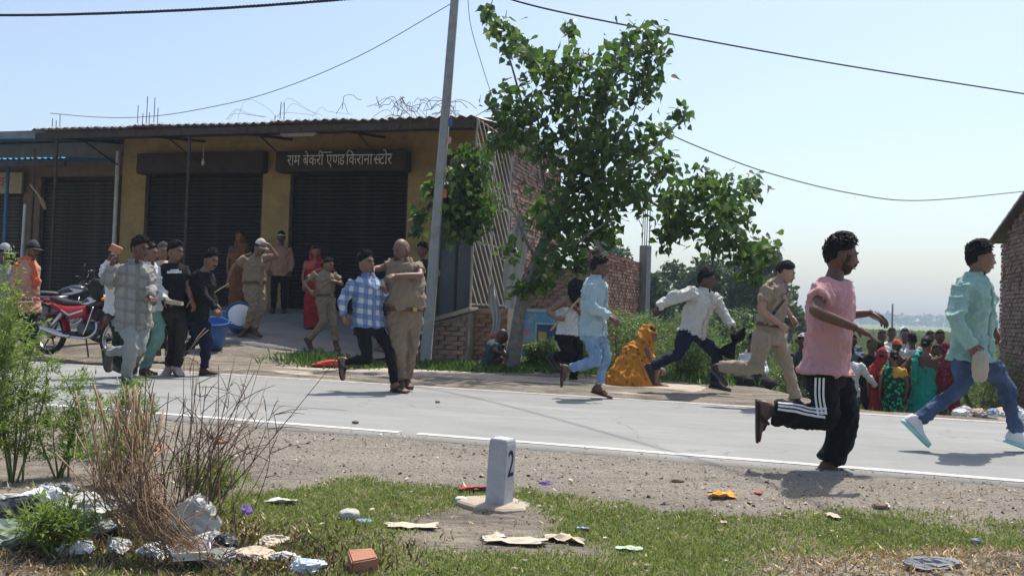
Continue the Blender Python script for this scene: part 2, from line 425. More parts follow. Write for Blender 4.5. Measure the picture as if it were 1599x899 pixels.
# ------------------------------------------------------------------ road
def strip(name, s0, s1, t0f, t1f, z, mt, parent=None, ds=.12, nt=8, thick=0, kind=None):
    S = axis([(s0, -14, 2), (-14, min(s1, 9), ds), (9, s1, 2)]) if s0 < -14 and s1 > 9 else axis([(s0, s1, ds)])
    V = []; n = nt + 1
    for a in S:
        A, B = t0f(a), t1f(a)
        V += [(a, A + (B - A) * k / nt, z(a, A + (B - A) * k / nt) if callable(z) else z) for k in range(n)]
    Fa = [(i * n + k, (i + 1) * n + k, (i + 1) * n + k + 1, i * n + k + 1) for i in range(len(S) - 1) for k in range(nt)]
    if thick:
        b = len(V); V += [(v[0], v[1] - .01, v[2] - thick) for v in V[0::n][:len(S)]]
        Fa += [(b + i, b + i + 1, (i + 1) * n, i * n) for i in range(len(S) - 1)]
    o = mesh_obj(name, V, Fa, mt, parent); o.rotation_euler = (0, 0, ANG) if parent is None else (0, 0, 0)
    if kind: tag(o, kind=kind)
    return o
def nz1(seed, f, a):
    return lambda s: float(vnoise(np.array([[s * f, seed, 0.5]]), seed)[0] * a + vnoise(np.array([[s * f * 3.7, seed, 0.5]]), seed + 1)[0] * a * .4)
e1 = nz1(1, .9, .1); e2 = nz1(5, 1.1, .06)
road = strip('road', -160, 90, lambda s: 6.12 + e1(s), lambda s: 10.36 + e2(s), 0.0, ROADM, kind='structure', nt=14, thick=.05)
w1 = nz1(9, 2.5, .006)
for k, (a, b) in enumerate(((-120, -2.76), (-2.61, 60))):
    strip('road_edge_line', a, b, lambda s: 6.36 + w1(s), lambda s: 6.45 + w1(s + 9), .004, WPAINT, road, nt=1, ds=.15)
strip('road_edge_line', -120, 60, lambda s: 10.17 + w1(s), lambda s: 10.255 + w1(s + 9), .004, WPAINT2, road, nt=1, ds=.15)
# broken shoulder on the far side
for k, (t0, h, amp, s0, s1) in enumerate(((10.78, .018, .3, -16, .95), (11.45, .045, .45, -15, .1), (12.15, .1, .4, -14.5, -6.6))):
    ea_ = nz1(20 + k, .33, amp); eb_ = nz1(60 + k, 1.9, .2); ea = (lambda s, ea_=ea_, eb_=eb_: ea_(s) + eb_(s)); zt = nz1(30 + k, 1.3, .025)
    strip('shoulder_ledge', s0, s1, lambda s: t0 + ea(s), lambda s: t0 + .95, (lambda s, t, h=h, zt=zt, s1=s1: h - .25 * max(0, 1 - (s1 - s) / 1.2) ** 2 + zt(s + t) * (.4) + (.0 if t > t0 + .2 else 0)), TAN, nt=8, thick=.16, kind='structure')
apm = mat('dusty_concrete', (.22, .205, .185), .9, .25, 2, .5, 40, dirt=(.29, .245, .19), dsc=.9)
ea = nz1(44, .8, .1)
strip('concrete_apron', -19.5, -6.3, lambda s: 12.95 + ea(s) * 3, lambda s: 17.3, lambda s, t: float(gz(*(ST(s, t).xy), noise=False)) + .05, apm, nt=14, thick=.14, kind='structure', ds=.25)

# ------------------------------------------------------------------ brick walls
def brick_variants(mt, L=.222, H=.068, D=.09):
    out = []
    for k in range(5):
        g = G(); g.box((0, 0, 0), (L, D, H), jit=.0055); o = g.build('brick', mt); bpy.data.objects.remove(o); out.append(bpy.data.meshes[-1] if False else g)
    res = []
    for g in out:
        me = bpy.data.meshes.new('brick'); me.from_pydata(g.v, [], g.f); me.materials.append(mt); res.append(me)
    return res
BV = {m.name: brick_variants(m) for m in (BRICK, BRICK2, BRICK3)}
def brick_face(parent, x0, x1, z0, ztop, y, mt, vis=None, parts=300, pitch=(.235, .08), rough=.012):
    """bricks laid in the local plane y (their faces stand proud towards -y); ztop is a height or a function of x"""
    zt = ztop if callable(ztop) else (lambda x: ztop)
    spots = []; r = 0; z = z0 + .04
    zmax = max(zt(x0), zt((x0 + x1) / 2), zt(x1))
    while z < zmax:
        x = x0 + (.1175 if r % 2 == 0 else .0)
        while x < x1 + .05:
            w = 1.0
            c = x
            if x - .11 < x0: c = x0 + .058; w = .5
            elif x + .11 > x1: c = x1 - .058; w = .5
            if x0 < c < x1 and z + .035 < zt(c) + .02: spots.append((c, z, w))
            x += pitch[0]
        z += pitch[1]; r += 1
    if vis: spots.sort(key=lambda p: not vis(p[0], p[1]))
    rest = G()
    for i, (x, z, w) in enumerate(spots):
        dy = random.uniform(-rough, rough)
        if i < parts:
            o = bpy.data.objects.new('brick', random.choice(BV[mt.name])); COL.objects.link(o); o.parent = parent
            o.location = (x, y + dy, z); o.scale = (w if w == 1 else .5, 1, 1); o.rotation_euler = (0, random.uniform(-.02, .02), random.uniform(-.03, .03))
        else: rest.box((x, y + dy, z), (.222 * (1 if w == 1 else .5), .09, .068), None, 0, .005)
    if rest.v: tag(rest.build('brickwork', mt, parent), kind='stuff')

def text_mesh(body, size, cut=None):
    c = bpy.data.curves.new('t', 'FONT'); c.body = body; c.size = size; c.resolution_u = 3
    o = bpy.data.objects.new('t', c); _tmp.collection.objects.link(o)
    dg = scratch_dg(); ev = o.evaluated_get(dg); me = ev.to_mesh()
    bm = bmesh.new(); bm.from_mesh(me); ev.to_mesh_clear()
    if cut:
        x1 = max(v.co.x for v in bm.verts)
        bmesh.ops.bisect_plane(bm, geom=bm.verts[:] + bm.edges[:] + bm.faces[:], plane_co=(x1 - cut * size, 0, 0), plane_no=(1, 0, 0), clear_outer=True)
    V = [v.co.copy() for v in bm.verts]
    for i, v in enumerate(bm.verts): v.index = i
    Fa = [tuple(v.index for v in f.verts) for f in bm.faces]; bm.free()
    bpy.data.objects.remove(o); bpy.data.curves.remove(c)
    return V, Fa
def text_line(pieces, size, gap=.0):
    V, Fa, x = [], [], 0.0
    for p in pieces:
        if isinstance(p, (int, float)): x += p * size; continue
        body, cut = p if isinstance(p, tuple) else (p, None)
        v, f = text_mesh(body, size, cut); m0 = min(a.x for a in v); b = len(V)
        V += [(a.x - m0 + x, a.y, 0) for a in v]; Fa += [tuple(i + b for i in q) for q in f]; x += max(a.x for a in v) - m0 + gap * size
    return V, Fa, x

# ------------------------------------------------------------------ the shops (local x along the road, y away from it, z up)
OCHRE = mat('ochre_paint', (.36, .245, .1), .85, .15, 3, .15, 60, dirt=(.23, .165, .085), dsc=2.2)
BROWNW = mat('brown_wall', (.16, .115, .08), .9, .3, 3)
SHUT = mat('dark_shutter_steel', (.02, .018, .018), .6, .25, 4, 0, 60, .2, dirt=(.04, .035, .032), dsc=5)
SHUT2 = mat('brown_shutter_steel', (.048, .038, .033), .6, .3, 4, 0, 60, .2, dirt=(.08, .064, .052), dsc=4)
SIGNM = mat('dark_brown_board', (.05, .033, .026), .7, .3, 5)
LETTER = mat('white_lettering', (.72, .7, .67), .7, .2, 12, dirt=(.45, .42, .4), dsc=14)
STEEL = mat('rusty_steel', (.07, .055, .048), .7, .4, 9, 0, 60, .4)
TIN = mat('corrugated_tin', (.2, .185, .175), .5, .35, 3, 0, 60, .5, dirt=(.16, .09, .06), dsc=3)
BLUETIN = mat('blue_tin', (.06, .3, .5), .5, .2, 4, 0, 60, .2)
GLINT = mat('pale_glint', (.5, .5, .5), .5, .3, 20)  # pale colour painted in for the glints along the awning edge
ROOFM = mat('stained_slab', (.2, .19, .18), .9, .35, 3, .4, 40)
BLUEP = mat('blue_post_paint', (.05, .14, .26), .6, .2, 6)
WHITEP = mat('white_pipe', (.5, .49, .46), .6, .2, 6)
GATE = mat('grey_gate_steel', (.10, .11, .115), .5, .2, 3, 0, 60, .4)
shop = empty('shop_building', ST(0, 17.2), ANG, 'single storey ochre shop block with dark roller shutters and tin awning', 'building')
FL = .75
g = G()
for a, b in ((-14.55, -13.9), (-10.85, -10.18), (-7.42, -6.72)): g.b2((a, -.02, FL - .3), (b, .3, 4.2))
g.b2((-14.55, 0, 4.2), (-5.25, .3, 4.6)); g.build('wall', OCHRE, shop)
g = G(); g.b2((-19.3, -.0, 3.75), (-14.56, .28, 4.55)); g.b2((-17.35, -.02, FL - .3), (-16.85, .28, 3.75)); g.b2((-19.3, .0, .4), (-18.9, .28, 3.75)); g.build('wall', BROWNW, shop)
g = G(); g.b2((-6.0, -.01, .4), (-5.3, .28, 4.2)); g.build('wall', BROWNW, shop)
g = G(); g.b2((-19.3, .42, .3), (-5.3, .5, 4.55)); g.build('back_partition', BROWNW, shop)
g = G(); g.b2((-19.4, -.35, 4.6), (-5.1, 4.3, 4.78)); g.build('roof_slab', ROOFM, shop)
g = G(); g.b2((-19.4, -.6, -.2), (-5.25, .0, FL)); g.build('plinth', CEMENT, shop)
def shutter(x0, x1, z1, mt, box=True, y=.1):
    r = empty('roller_shutter', ((x0 + x1) / 2, y, FL), parent=shop); w = x1 - x0; n = int((z1 - FL) / .085); me = None
    for k in range(n):
        if me is None:
            q = G(); Z = [(0, -.0), (.02, -.022), (.05, -.026), (.075, -.012), (.083, 0)]
            V = [(sx * w / 2, yy, zz) for zz, yy in Z for sx in (-1, 1)] + [(sx * w / 2, .01, zz) for zz in (.083, 0) for sx in (-1, 1)]
            q.add(V, [(2 * i, 2 * i + 1, 2 * i + 3, 2 * i + 2) for i in range(6)] + [(12, 13, 1, 0)]); o = q.build('slat', mt, r); me = o.data
        else: o = bpy.data.objects.new('slat', me); COL.objects.link(o); o.parent = r
        o.location = (0, random.uniform(-.003, .003), k * .085)
    for sx in (-1, 1):
        q = G(); q.box((sx * (w / 2 + .02), -.03, (z1 - FL) / 2), (.07, .09, z1 - FL)); q.build('guide_rail', STEEL, r)
    q = G(); q.box((0, -.035, .05), (w, .03, .09)); q.build('bottom_rail', STEEL, r)
    for sx in (-.32, .32):
        q = G(); q.tube([(sx * w - .06, -.05, .5), (sx * w - .06, -.08, .5), (sx * w + .06, -.08, .5), (sx * w + .06, -.05, .5)], .008, 6); q.build('handle', STEEL, r)
    if box:
        q = G(); q.box((0, -.16, z1 - FL + .21), (w + .3, .34, .46)); bevel(q.build('shutter_housing', SIGNM, r), .02)
    return r
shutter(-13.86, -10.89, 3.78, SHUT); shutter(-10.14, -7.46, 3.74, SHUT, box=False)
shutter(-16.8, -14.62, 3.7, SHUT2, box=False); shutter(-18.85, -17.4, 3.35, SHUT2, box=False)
sb = empty('sign_board', (-8.85, -.2, 3.96), parent=shop)
g = G(); g.box((0, -.0, 0), (3.0, .34, .44)); bevel(g.build('board', SIGNM, sb), .015)
V, Fa, wd = text_line(['राम बेकरी ए', .03, ('ण', .13), -.02, 'ड', .12, 'िकराना', .08, ('स', .13), -.02, 'टोर'], .27)
V = [((v[0] / wd - .5) * 2.42, -.178, v[1] * 1.25 - .09) for v in V]
mesh_obj('lettering', V, Fa, LETTER, sb, smooth=False)
g = G(); g.box((-.28, -.176, .175), (.22, .006, .018)); g.build('small_mark', LETTER, sb)
ls = empty('sign_board', (-17.95, -.14, 3.58), parent=shop)
CREAM = mat('cream_board', (.36, .3, .2), .8, .2, 5); REDL = mat('red_lettering', (.3, .08, .05), .8, .2, 9)
g = G(); g.box((0, 0, 0), (1.35, .06, .5)); g.build('board', CREAM, ls)
V, Fa, wd = text_line(['स', .02, 'की'], .36); mesh_obj('lettering', [(v[0] - .28, -.034, v[1] - .1) for v in V], Fa, REDL, ls, smooth=False)
# doorway at the right end with a grey steel gate
g = G(); g.b2((-6.7, .1, FL - .1), (-6.34, .14, 3.0)); g.b2((-6.3, .08, FL - .1), (-5.98, .12, 3.0)); g.build('gate_leaf', GATE, shop)
g = G(); g.b2((-6.72, .05, 3.0), (-5.95, .2, 3.1)); g.b2((-6.35, .06, .7), (-6.3, .12, 3.0)); g.build('gate_frame', STEEL, shop)
g = G(); g.b2((-7.3, -.06, 2.75), (-7.12, -.02, 2.95)); g.build('meter_box', GATE, shop)
# side wall of bare brick
side = empty('side_wall', (-5.22, 0.0, 0), R_(90), parent=shop)
g = G(); g.b2((.0, .0, -.3), (4.2, .2, 4.55)); g.build('masonry', MORTAR, side)
brick_face(side, 0.0, 4.2, 0.3, 4.5, 0.0, BRICK2, vis=lambda x, z: 2.0 < z and x < 4, parts=300)
g = G(); g.b2((-.02, -.04, .3), (.14, .02, 4.55)); g.build('corner_post', CEMENT, side)
g = G(); g.b2((-.2, -.16, 4.5), (4.4, .14, 4.62)); g.build('slab_edge', ROOFM, side)
# awning
awn = empty('awning', (0, 0, 0), parent=shop)
x = -14.85; 
while x < -5.3:
    w = .86; nn = 26; q = G(); dz = random.uniform(-.012, .012); y0 = -2.35 + random.uniform(-.05, .05)
    V = []
    for j, (yy, zz) in enumerate(((y0, 4.36), ((y0 - .1) / 2, 4.5), (.05, 4.64))):
        V += [(x + w * i / nn, yy, zz + dz + .022 * math.sin(2 * math.pi * (x + w * i / nn) / .19)) for i in range(nn + 1)]
    n = nn + 1; Fa = [(j * n + i, j * n + i + 1, (j + 1) * n + i + 1, (j + 1) * n + i) for j in range(2) for i in range(nn)]
    b = len(V); V += [(v[0], v[1], v[2] - .012) for v in V]
    Fa += [tuple(b + k for k in reversed(f)) for f in Fa]; Fa += [(b + i, b + i + 1, i + 1, i) for i in range(nn)]
    q.add(V, Fa); ts = q.build('tin_sheet', TIN, awn, smooth=True); lp = G()
    for i in range(nn):
        if math.sin(2 * math.pi * (x + w * (i + .5) / nn) / .19) > .1:
            a_, b_ = V[i], V[i + 1]; lp.add([(a_[0], a_[1] - .012, a_[2] - .004), (b_[0], b_[1] - .012, b_[2] - .004), (b_[0] + .02, b_[1] + .03, b_[2] + .03), (a_[0] + .02, a_[1] + .03, a_[2] + .03)], [(0, 1, 2, 3)])
    tag(lp.build('glint_strip', GLINT, ts), kind='stuff'); x += .80  # added pale strips on the crests, standing in for glints of sky light
g = G(); g.b2((-14.85, -2.28, 4.17), (-5.25, -2.2, 4.3)); g.build('front_beam', STEEL, awn)
for yy, zz in ((-1.5, 4.37), (-.75, 4.46)):
    g = G(); g.b2((-14.8, yy - .025, zz), (-5.3, yy + .025, zz + .05)); g.build('purlin', STEEL, awn)
for xx in (-14.6, -12.4, -10.2, -8.0, -5.4):
    g = G(); g.tube([(xx, -2.24, 4.22), (xx, 0, 4.5)], .03, 6); g.build('rafter', STEEL, awn)
    g = G(); g.tube([(xx, -1.2, 4.33), (xx, -.02, 3.95)], .018, 6); g.build('brace', STEEL, awn)
for xx, yb in ((-14.35, -2.2), (-11.15, -2.2)):
    g = G(); g.tube([(xx, yb, 4.2), (xx, yb, .4)], .03, 8); g.build('awning_post', STEEL, awn)
g = G(); g.tube([(-15.4, -1.7, 4.1), (-15.4, -1.7, .4)], .03, 8); g.build('awning_post', STEEL, awn)
g = G(); g.tube([(-17.1, -.75, 3.95), (-17.1, -.75, .5)], .04, 8); g.build('blue_post', BLUEP, shop)
g = G(); g.tube([(-14.62, -.1, 4.3), (-14.62, -.1, .75)], .045, 10); g.build('drain_pipe', WHITEP, shop)
g = G(); g.tube([(-16.55, -.75, 3.0), (-16.6, -.75, .6)], .035, 8); g.build('white_post', WHITEP, shop)
low = empty('lean_to', parent=shop)
for k in range(5):
    q = G(); x0 = -19.6 + k * .95; nn = 20
    V = [(x0 + i * .05, yy, zz + .018 * math.sin(2 * math.pi * i * .05 / .16)) for yy, zz in ((-1.45, 3.92), (.0, 4.12)) for i in range(nn + 1)]
    n = nn + 1; q.add(V, [(i, i + 1, n + i + 1, n + i) for i in range(nn)]); q.add([(v[0], v[1], v[2] - .015) for v in V], [(i, n + i, n + i + 1, i + 1) for i in range(nn)])
    q.build('tin_sheet', BLUETIN, low, smooth=True)
g = G(); g.b2((-19.6, -1.4, 3.76), (-14.9, -1.34, 3.87)); g.build('front_beam', STEEL, low)
# fittings under the awning
g = G(); g.tube([(-12.05, -.5, 4.33), (-12.05, -.5, 4.0)], .006, 5); g.ell((-12.05, -.5, 3.93), (.035, .035, .06), None, 10, 8); g.tube([(-12.05, -.5, 4.02), (-12.05, -.5, 3.96)], .018, 8)
g.build('light_bulb', mat('milky_bulb', (.7, .7, .66), .3, .05), shop, True)
g = G(); g.tube([(-9.6, -1.35, 4.30), (-8.9, -1.35, 4.30)], .02, 8); g.b2((-9.65, -1.38, 4.31), (-8.85, -1.32, 4.35)); g.build('tube_light', WHITEP, shop)
# rods and wire on the roof
for cx, cy, hs in ((-17.2, .6, (.5, .45, .6)), (-14.7, .6, (.75, .55, .95, .6, .95, .7)), (-11.0, .6, (.4, .7, .68))):
    for k, h in enumerate(hs):
        g = G(); xx = cx + (k % 3) * .12 + (.22 if k > 2 else 0); yy = cy + (k // 3) * .14
        g.tube([(xx, yy, 4.7), (xx + random.uniform(-.02, .02), yy, 4.78 + h)], .009, 5); g.build('rebar', STEEL, shop)
g = G(); g.b2((-17.3, .5, 4.75), (-16.9, .85, 4.86)); g.b2((-14.8, .5, 4.75), (-14.2, .9, 4.86)); g.b2((-11.1, .5, 4.75), (-10.6, .8, 4.84)); g.build('column_stub', CEMENT, shop)
TWIG = mat('dry_twig', (.17, .13, .1), .9, .3, 10)
tw = empty('roof_debris', ST(-6.6, 16.0, 4.62), ANG, 'tangle of dry creeper and wire lying on the awning roof', 'debris')
for k in range(34):
    g = G(); x0 = random.gauss(.1, .55); p = [(x0, random.uniform(-1, .6), random.uniform(-.02, .05))]
    a = random.uniform(0, 6.3); L = random.uniform(.3, .8)
    for j in range(5): a += random.uniform(-.9, .9); p.append((p[-1][0] + L / 4 * math.cos(a), p[-1][1] + L / 6 * math.sin(a), max(.0, .05 + .2 * math.sin((j + 1) / 5 * 3.0) * random.uniform(.3, 1.1))))
    g.tube(p, .0055, 4, sub=3); g.build('twig', TWIG, tw)
for k in range(5):
    g = G(); x0 = random.uniform(-.3, 1.2); g.tube([(x0, -1.15, .02), (x0 + .05, -1.3, -.2), (x0 + random.uniform(-.1, .1), -1.32, random.uniform(-.3, -.7))], .004, 5, sub=3); g.build('twig', TWIG, tw)
for k in range(8):
    g = G(); x0 = random.uniform(-4.6, -1.8); h = random.uniform(.05, .4)
    g.tube([(x0, .2, .12), (x0 + .2, .2, .14 + h), (x0 + random.uniform(.3, .7), .25, .15 + h * .5), (x0 + .9, .2, .15)], .003, 4, sub=3); g.build('twig', TWIG, tw)
# lattice panel closing the right end of the awning
LAT = mat('lattice_bamboo', (.4, .36, .31), .8, .25, 12)
lat = empty('lattice_panel', ST(-5.2, 15.0, 1.05), ANG + R_(90), 'pale diagonal lattice panel closing the right end of the awning', 'lattice')
LW, LH = 2.15, 3.3
for xx in (0, LW * .5, LW): g = G(); g.tube([(xx, 0, -.05), (xx + .02, 0, LH)], .022, 6); g.build('upright', LAT, lat)
for zz in (0, LH * .34, LH * .66, LH): g = G(); g.tube([(0, .015, zz), (LW, .015, zz)], .02, 6); g.build('rail', LAT, lat)
b = -LW
while b < LH:
    z0, z1 = b, b + LW * 1.0; xa, xb = 0, LW
    if z0 < 0: xa = -z0; z0 = 0
    if z1 > LH: xb = LW - (z1 - LH); z1 = LH
    # slats fall from the left top to the right bottom as seen from the road
    if xb - xa > .1:
        g = G(); g.box(((xa + xb) / 2, -.02, LH - (z0 + z1) / 2), (math.hypot(xb - xa, z1 - z0), .014, .035), Matrix.Rotation(math.atan2(z1 - z0, xb - xa), 3, 'Y')); g.build('lath', LAT, lat)
    b += .27
# plinth end and the sloping parapet of the ramp in front of it
pw = empty('plinth_wall', ST(-5.12, 14.95), ANG, 'low brick plinth wall beneath the lattice, right of the leaning pole', 'wall')
g = G(); g.b2((0, 0.04, -.4), (.62, .5, .98)); g.build('masonry', MORTAR, pw)
brick_face(pw, 0, .62, -.15, .98, 0.04, BRICK3, parts=300)
rp = empty('ramp_parapet', ST(-7.0, 14.6), ANG, 'sloping brick parapet with cement coping beside the leaning pole', 'wall')
top = lambda x: .42 + .5 * max(0, (x - .5)) / 1.42
g = G(); g.add([(0.2, .05, -.3), (1.9, .05, -.3), (1.9, .05, .9), (.5, .05, .4), (.2, .05, .38), (0.2, .4, -.3), (1.9, .4, -.3), (1.9, .4, .9), (.5, .4, .4), (.2, .4, .38)],
      [(0, 1, 2, 3, 4), (9, 8, 7, 6, 5), (0, 5, 6, 1), (1, 6, 7, 2), (2, 7, 8, 3), (3, 8, 9, 4), (4, 9, 5, 0)]); g.build('masonry', MORTAR, rp)
brick_face(rp, .2, 1.88, -.15, lambda x: top(x) - .05, 0.04, BRICK2, parts=300, rough=.02)
g = G(); g.add([(.1, -.06, .36), (1.95, -.06, .92), (1.95, .44, .94), (.1, .44, .38), (.1, -.06, .43), (1.95, -.06, 1.0), (1.95, .44, 1.01), (.1, .44, .45)], [(3, 2, 1, 0), (4, 5, 6, 7), (0, 1, 5, 4), (1, 2, 6, 5), (2, 3, 7, 6), (3, 0, 4, 7)])
bevel(g.build('coping', TAN, rp), .02)
# torn plastic hanging by the lattice
PLAST = mat('torn_plastic', (.5, .5, .47), .5, .15, 5)
def hanging(name, px, y0, y1, w, Y, label, seed):
    o0 = W(px, y1, Y); h = W(px, y0, Y).z - o0.z; nxx, nz = 8, 24; V = []
    for j in range(nz + 1):
        u = j / nz
        for i in range(nxx + 1):
            a = i / nxx - .5; ww = w * (.35 + .65 * math.sin(min(1, u * 1.3) * 2.4)) 
            V.append((a * ww + .05 * math.sin(u * 5 + seed), .05 * math.sin(i * 1.9 + u * 6 + seed) + .03 * math.sin(i * 3.1), h * (1 - u) - .05 * abs(a) * random.random()))
    n = nxx + 1; Fa = [(j * n + i, j * n + i + 1, (j + 1) * n + i + 1, (j + 1) * n + i) for j in range(nz) for i in range(nxx)]
    return tag(mesh_obj(name, V, Fa, PLAST, loc=o0), label, 'plastic')
hanging('plastic_sheet', 803, 335, 480, .36, 15.4, 'torn pale plastic sheet hanging beside the tree trunk', 1)
hanging('plastic_strip', 770, 440, 520, .16, 15.3, 'narrow white plastic strip hanging down over the lattice', 4)

# ------------------------------------------------------------------ low painted wall behind the tree
BLUEW = mat('blue_wall_paint', (.12, .33, .58), .8, .2, 4, .2, 50, dirt=(.4, .47, .5), dsc=3)
PALEW = mat('pale_blue_wall_paint', (.42, .52, .56), .8, .2, 4, .2, 50, dirt=(.3, .36, .38), dsc=3)
bw0 = W(793, 577, 16.3); bw = empty('painted_wall', (bw0.x, 16.3, -.35), ANG * .3, 'low blue painted wall with a small framed poster behind the tree', 'wall')
g = G(); g.b2((0, 0, -.3), (.97, .2, 1.3)); g.build('wall', BLUEW, bw)
g = G(); g.b2((.975, .015, -.3), (1.75, .2, 1.26)); g.build('wall', PALEW, bw)
g = G(); g.b2((-.03, -.03, 1.3), (1.78, .22, 1.36)); g.build('coping', mat('blue_coping', (.3, .45, .55), .8), bw)
DKB = mat('dark_blue_panel', (.05, .09, .2), .6, .2, 5)
g = G(); g.b2((.5, -.012, .25), (.86, .0, 1.08)); g.build('poster', DKB, bw)
g = G(); g.b2((.47, -.022, 1.08), (.89, 0, 1.11)); g.b2((.47, -.022, .2), (.5, 0, 1.08)); g.b2((.86, -.022, .2), (.89, 0, 1.08)); g.build('poster_frame', PALEW, bw)
g = G(); g.b2((.53, -.018, .72), (.68, -.012, .95)); g.build('poster_patch', mat('faded_yellow', (.42, .36, .12), .8), bw)
g = G(); g.ell((.74, -.012, .62), (.06, .006, .08)); g.add([(.66, -.018, .25), (.82, -.018, .25), (.79, -.018, .55), (.69, -.018, .55)], [(0, 1, 2, 3)]); g.build('poster_figure', mat('faded_white', (.55, .56, .55), .8), bw)
g = G(); g.b2((.28, -.006, .88), (.36, -.0, .99)); g.build('poster_patch', mat('faded_pink', (.55, .2, .3), .8), bw)
g = G(); g.b2((.26, -.006, .72), (.4, -.0, .76)); g.build('poster_patch', MC['faded_pink'], bw)

# ------------------------------------------------------------------ unfinished brick house behind
uh = empty('unfinished_house', (0, 0, 0), 0, 'unfinished red brick house wall with bare concrete columns and rods', 'building')
A = Vector((1.62, 18.7, 0)); B = Vector((3.4, 23.2, 0)); d = B - A; L = d.length
wa_ = empty('side_wall', (A.x, A.y, 0), math.atan2(d.y, d.x), parent=uh)
g = G(); g.b2((0, .04, -1.3), (L, .25, 2.3)); g.build('masonry', MORTAR, wa_)
brick_face(wa_, 0, L, -.1, 2.32, .04, BRICK, vis=lambda x, z: z > .8, parts=300)
A2 = Vector((.2, 19.1, 0)); d2 = A - A2; wb_ = empty('front_wall', (A2.x, A2.y, 0), math.atan2(d2.y, d2.x), parent=uh)
g = G(); g.b2((0, .05, -1.3), (d2.length, .25, 1.9)); g.build('masonry', MORTAR, wb_)
brick_face(wb_, 0, d2.length - .02, .2, 1.9, .05, BRICK2, parts=220)
for (px, y0, y1, yr, Y, w) in ((1003, 384, 520, 318, 23.0, .22), (936, 367, 420, 318, 19.6, .22)):
    p = W(px, y1, Y); q = W(px, y0, Y); r = W(px, yr, Y); c = empty('column', (p.x, p.y - .1, 0), .9, parent=uh)
    g = G(); g.b2((-w / 2, -w / 2, -1.2), (w / 2, w / 2, q.z)); g.build('shaft', CEMENT, c)
    for a in (-.3, .3):
        for b in (-.3, .3): g = G(); g.tube([(a * w, b * w, q.z - .05), (a * w + random.uniform(-.03, .03), b * w, r.z + random.uniform(-.15, .1))], .012, 5); g.build('rebar', STEEL, c)

# ------------------------------------------------------------------ brick building at the right edge
rb = empty('brick_barn', (9.86, 18.1, 0), ANG - R_(90), 'red brick building with tin roof at the right edge', 'building')
# local x runs towards the road from the far corner, its wall faces local -y
tp = lambda x: 2.62 if x < .5 else 2.85 + .3 * (x - .5)
g = G(); g.add([(0, .04, -1.4), (5, .04, -1.4), (5, .04, 3.6), (2.6, .04, 3.5), (.5, .04, 2.85), (.5, .04, 2.62), (0, .04, 2.62)] + [(0, .3, -1.4), (5, .3, -1.4), (5, .3, 3.6), (2.6, .3, 3.5), (.5, .3, 2.85), (.5, .3, 2.62), (0, .3, 2.62)],
      [(0, 1, 2, 3, 4, 5, 6), (13, 12, 11, 10, 9, 8, 7)] + [(i, i + 7, (i + 1) % 7 + 7, (i + 1) % 7) for i in range(7)]); g.build('masonry', MORTAR, rb)
brick_face(rb, 0, 3.2, -1.2, lambda x: min(tp(x), 3.45), .04, BRICK2, vis=lambda x, z: x < 2.3 and z > -.7, parts=300)
g = G(); g.b2((0, .31, -1.4), (.25, 5, 2.62)); g.build('back_wall', MORTAR, rb)
V = []; nn = 40
for yy in (-.15, 5):
    V += [(-.45 + 5.5 * i / nn, yy, 2.74 + .245 * (5.5 * i / nn) + .012 * math.sin(i * 2.2)) for i in range(nn + 1)]
n = nn + 1; g = G(); g.add(V, [(i, i + 1, n + i + 1, n + i) for i in range(nn)]); g.add([(v[0], v[1], v[2] - .05) for v in V], [(i, n + i, n + i + 1, i + 1) for i in range(nn)])
g.add([V[0], V[nn], (V[nn][0], V[nn][1], V[nn][2] - .05), (V[0][0], V[0][1], V[0][2] - .05)], [(0, 1, 2, 3)]); g.build('roof', TIN, rb)
# ------------------------------------------------------------------ pole, wires, milestone
PCC = mat('pole_concrete', (.3, .31, .3), .9, .15, 6, .3, 60, dirt=(.22, .22, .2), dsc=4)
WIRE = mat('black_wire', (.03, .03, .032), .6, .2, 5); WIREG = mat('grey_wire', (.12, .12, .13), .6, .2, 5)
pb = W(664, 562, 14.7); pb.z = float(gz(pb.x, pb.y)) - .05; ptop = W(715, -60, 14.72)
pole = empty('utility_pole', pb, 0, 'leaning grey concrete utility pole beside the shop', 'pole')
ax = (ptop - pb); x_, y_ = frame(ax, (1, 0, 0)); g = G()
for z in (0, 1): pass
rings = []
for u, w, d in ((0, .088, .1), (1, .062, .075)):
    c = ax * u; rings.append([c + x_ * (a * w) + y_ * (b * d) for a, b in ((-1, -.8), (-.8, -1), (.8, -1), (1, -.8), (1, .8), (.8, 1), (-.8, 1), (-1, .8))])
g.loft(rings); g.build('shaft', PCC, pole)
for u, w, h, c, nm in ((.60, .055, .12, (.08, .09, .3), 'poster'), (.555, .06, .1, (.5, .28, .24), 'poster'), (.425, .045, .12, (.42, .12, .06), 'ribbon')):
    q = ax * u + x_ * (.075 + .05) - y_ * (-.05); g = G(); g.box(ax * u + x_ * .1 - Vector((0, .085, 0)), (.08, .006, h * 1.1), Matrix.Rotation(-.35, 3, 'Z'), jit=.008); g.build(nm, mat('pole_print_%d' % (u * 1000), c, .7, .4, 14), pole)
g = G(); g.box(ax * .97, (.9, .06, .07)); g.build('cross_arm', STEEL, pole)
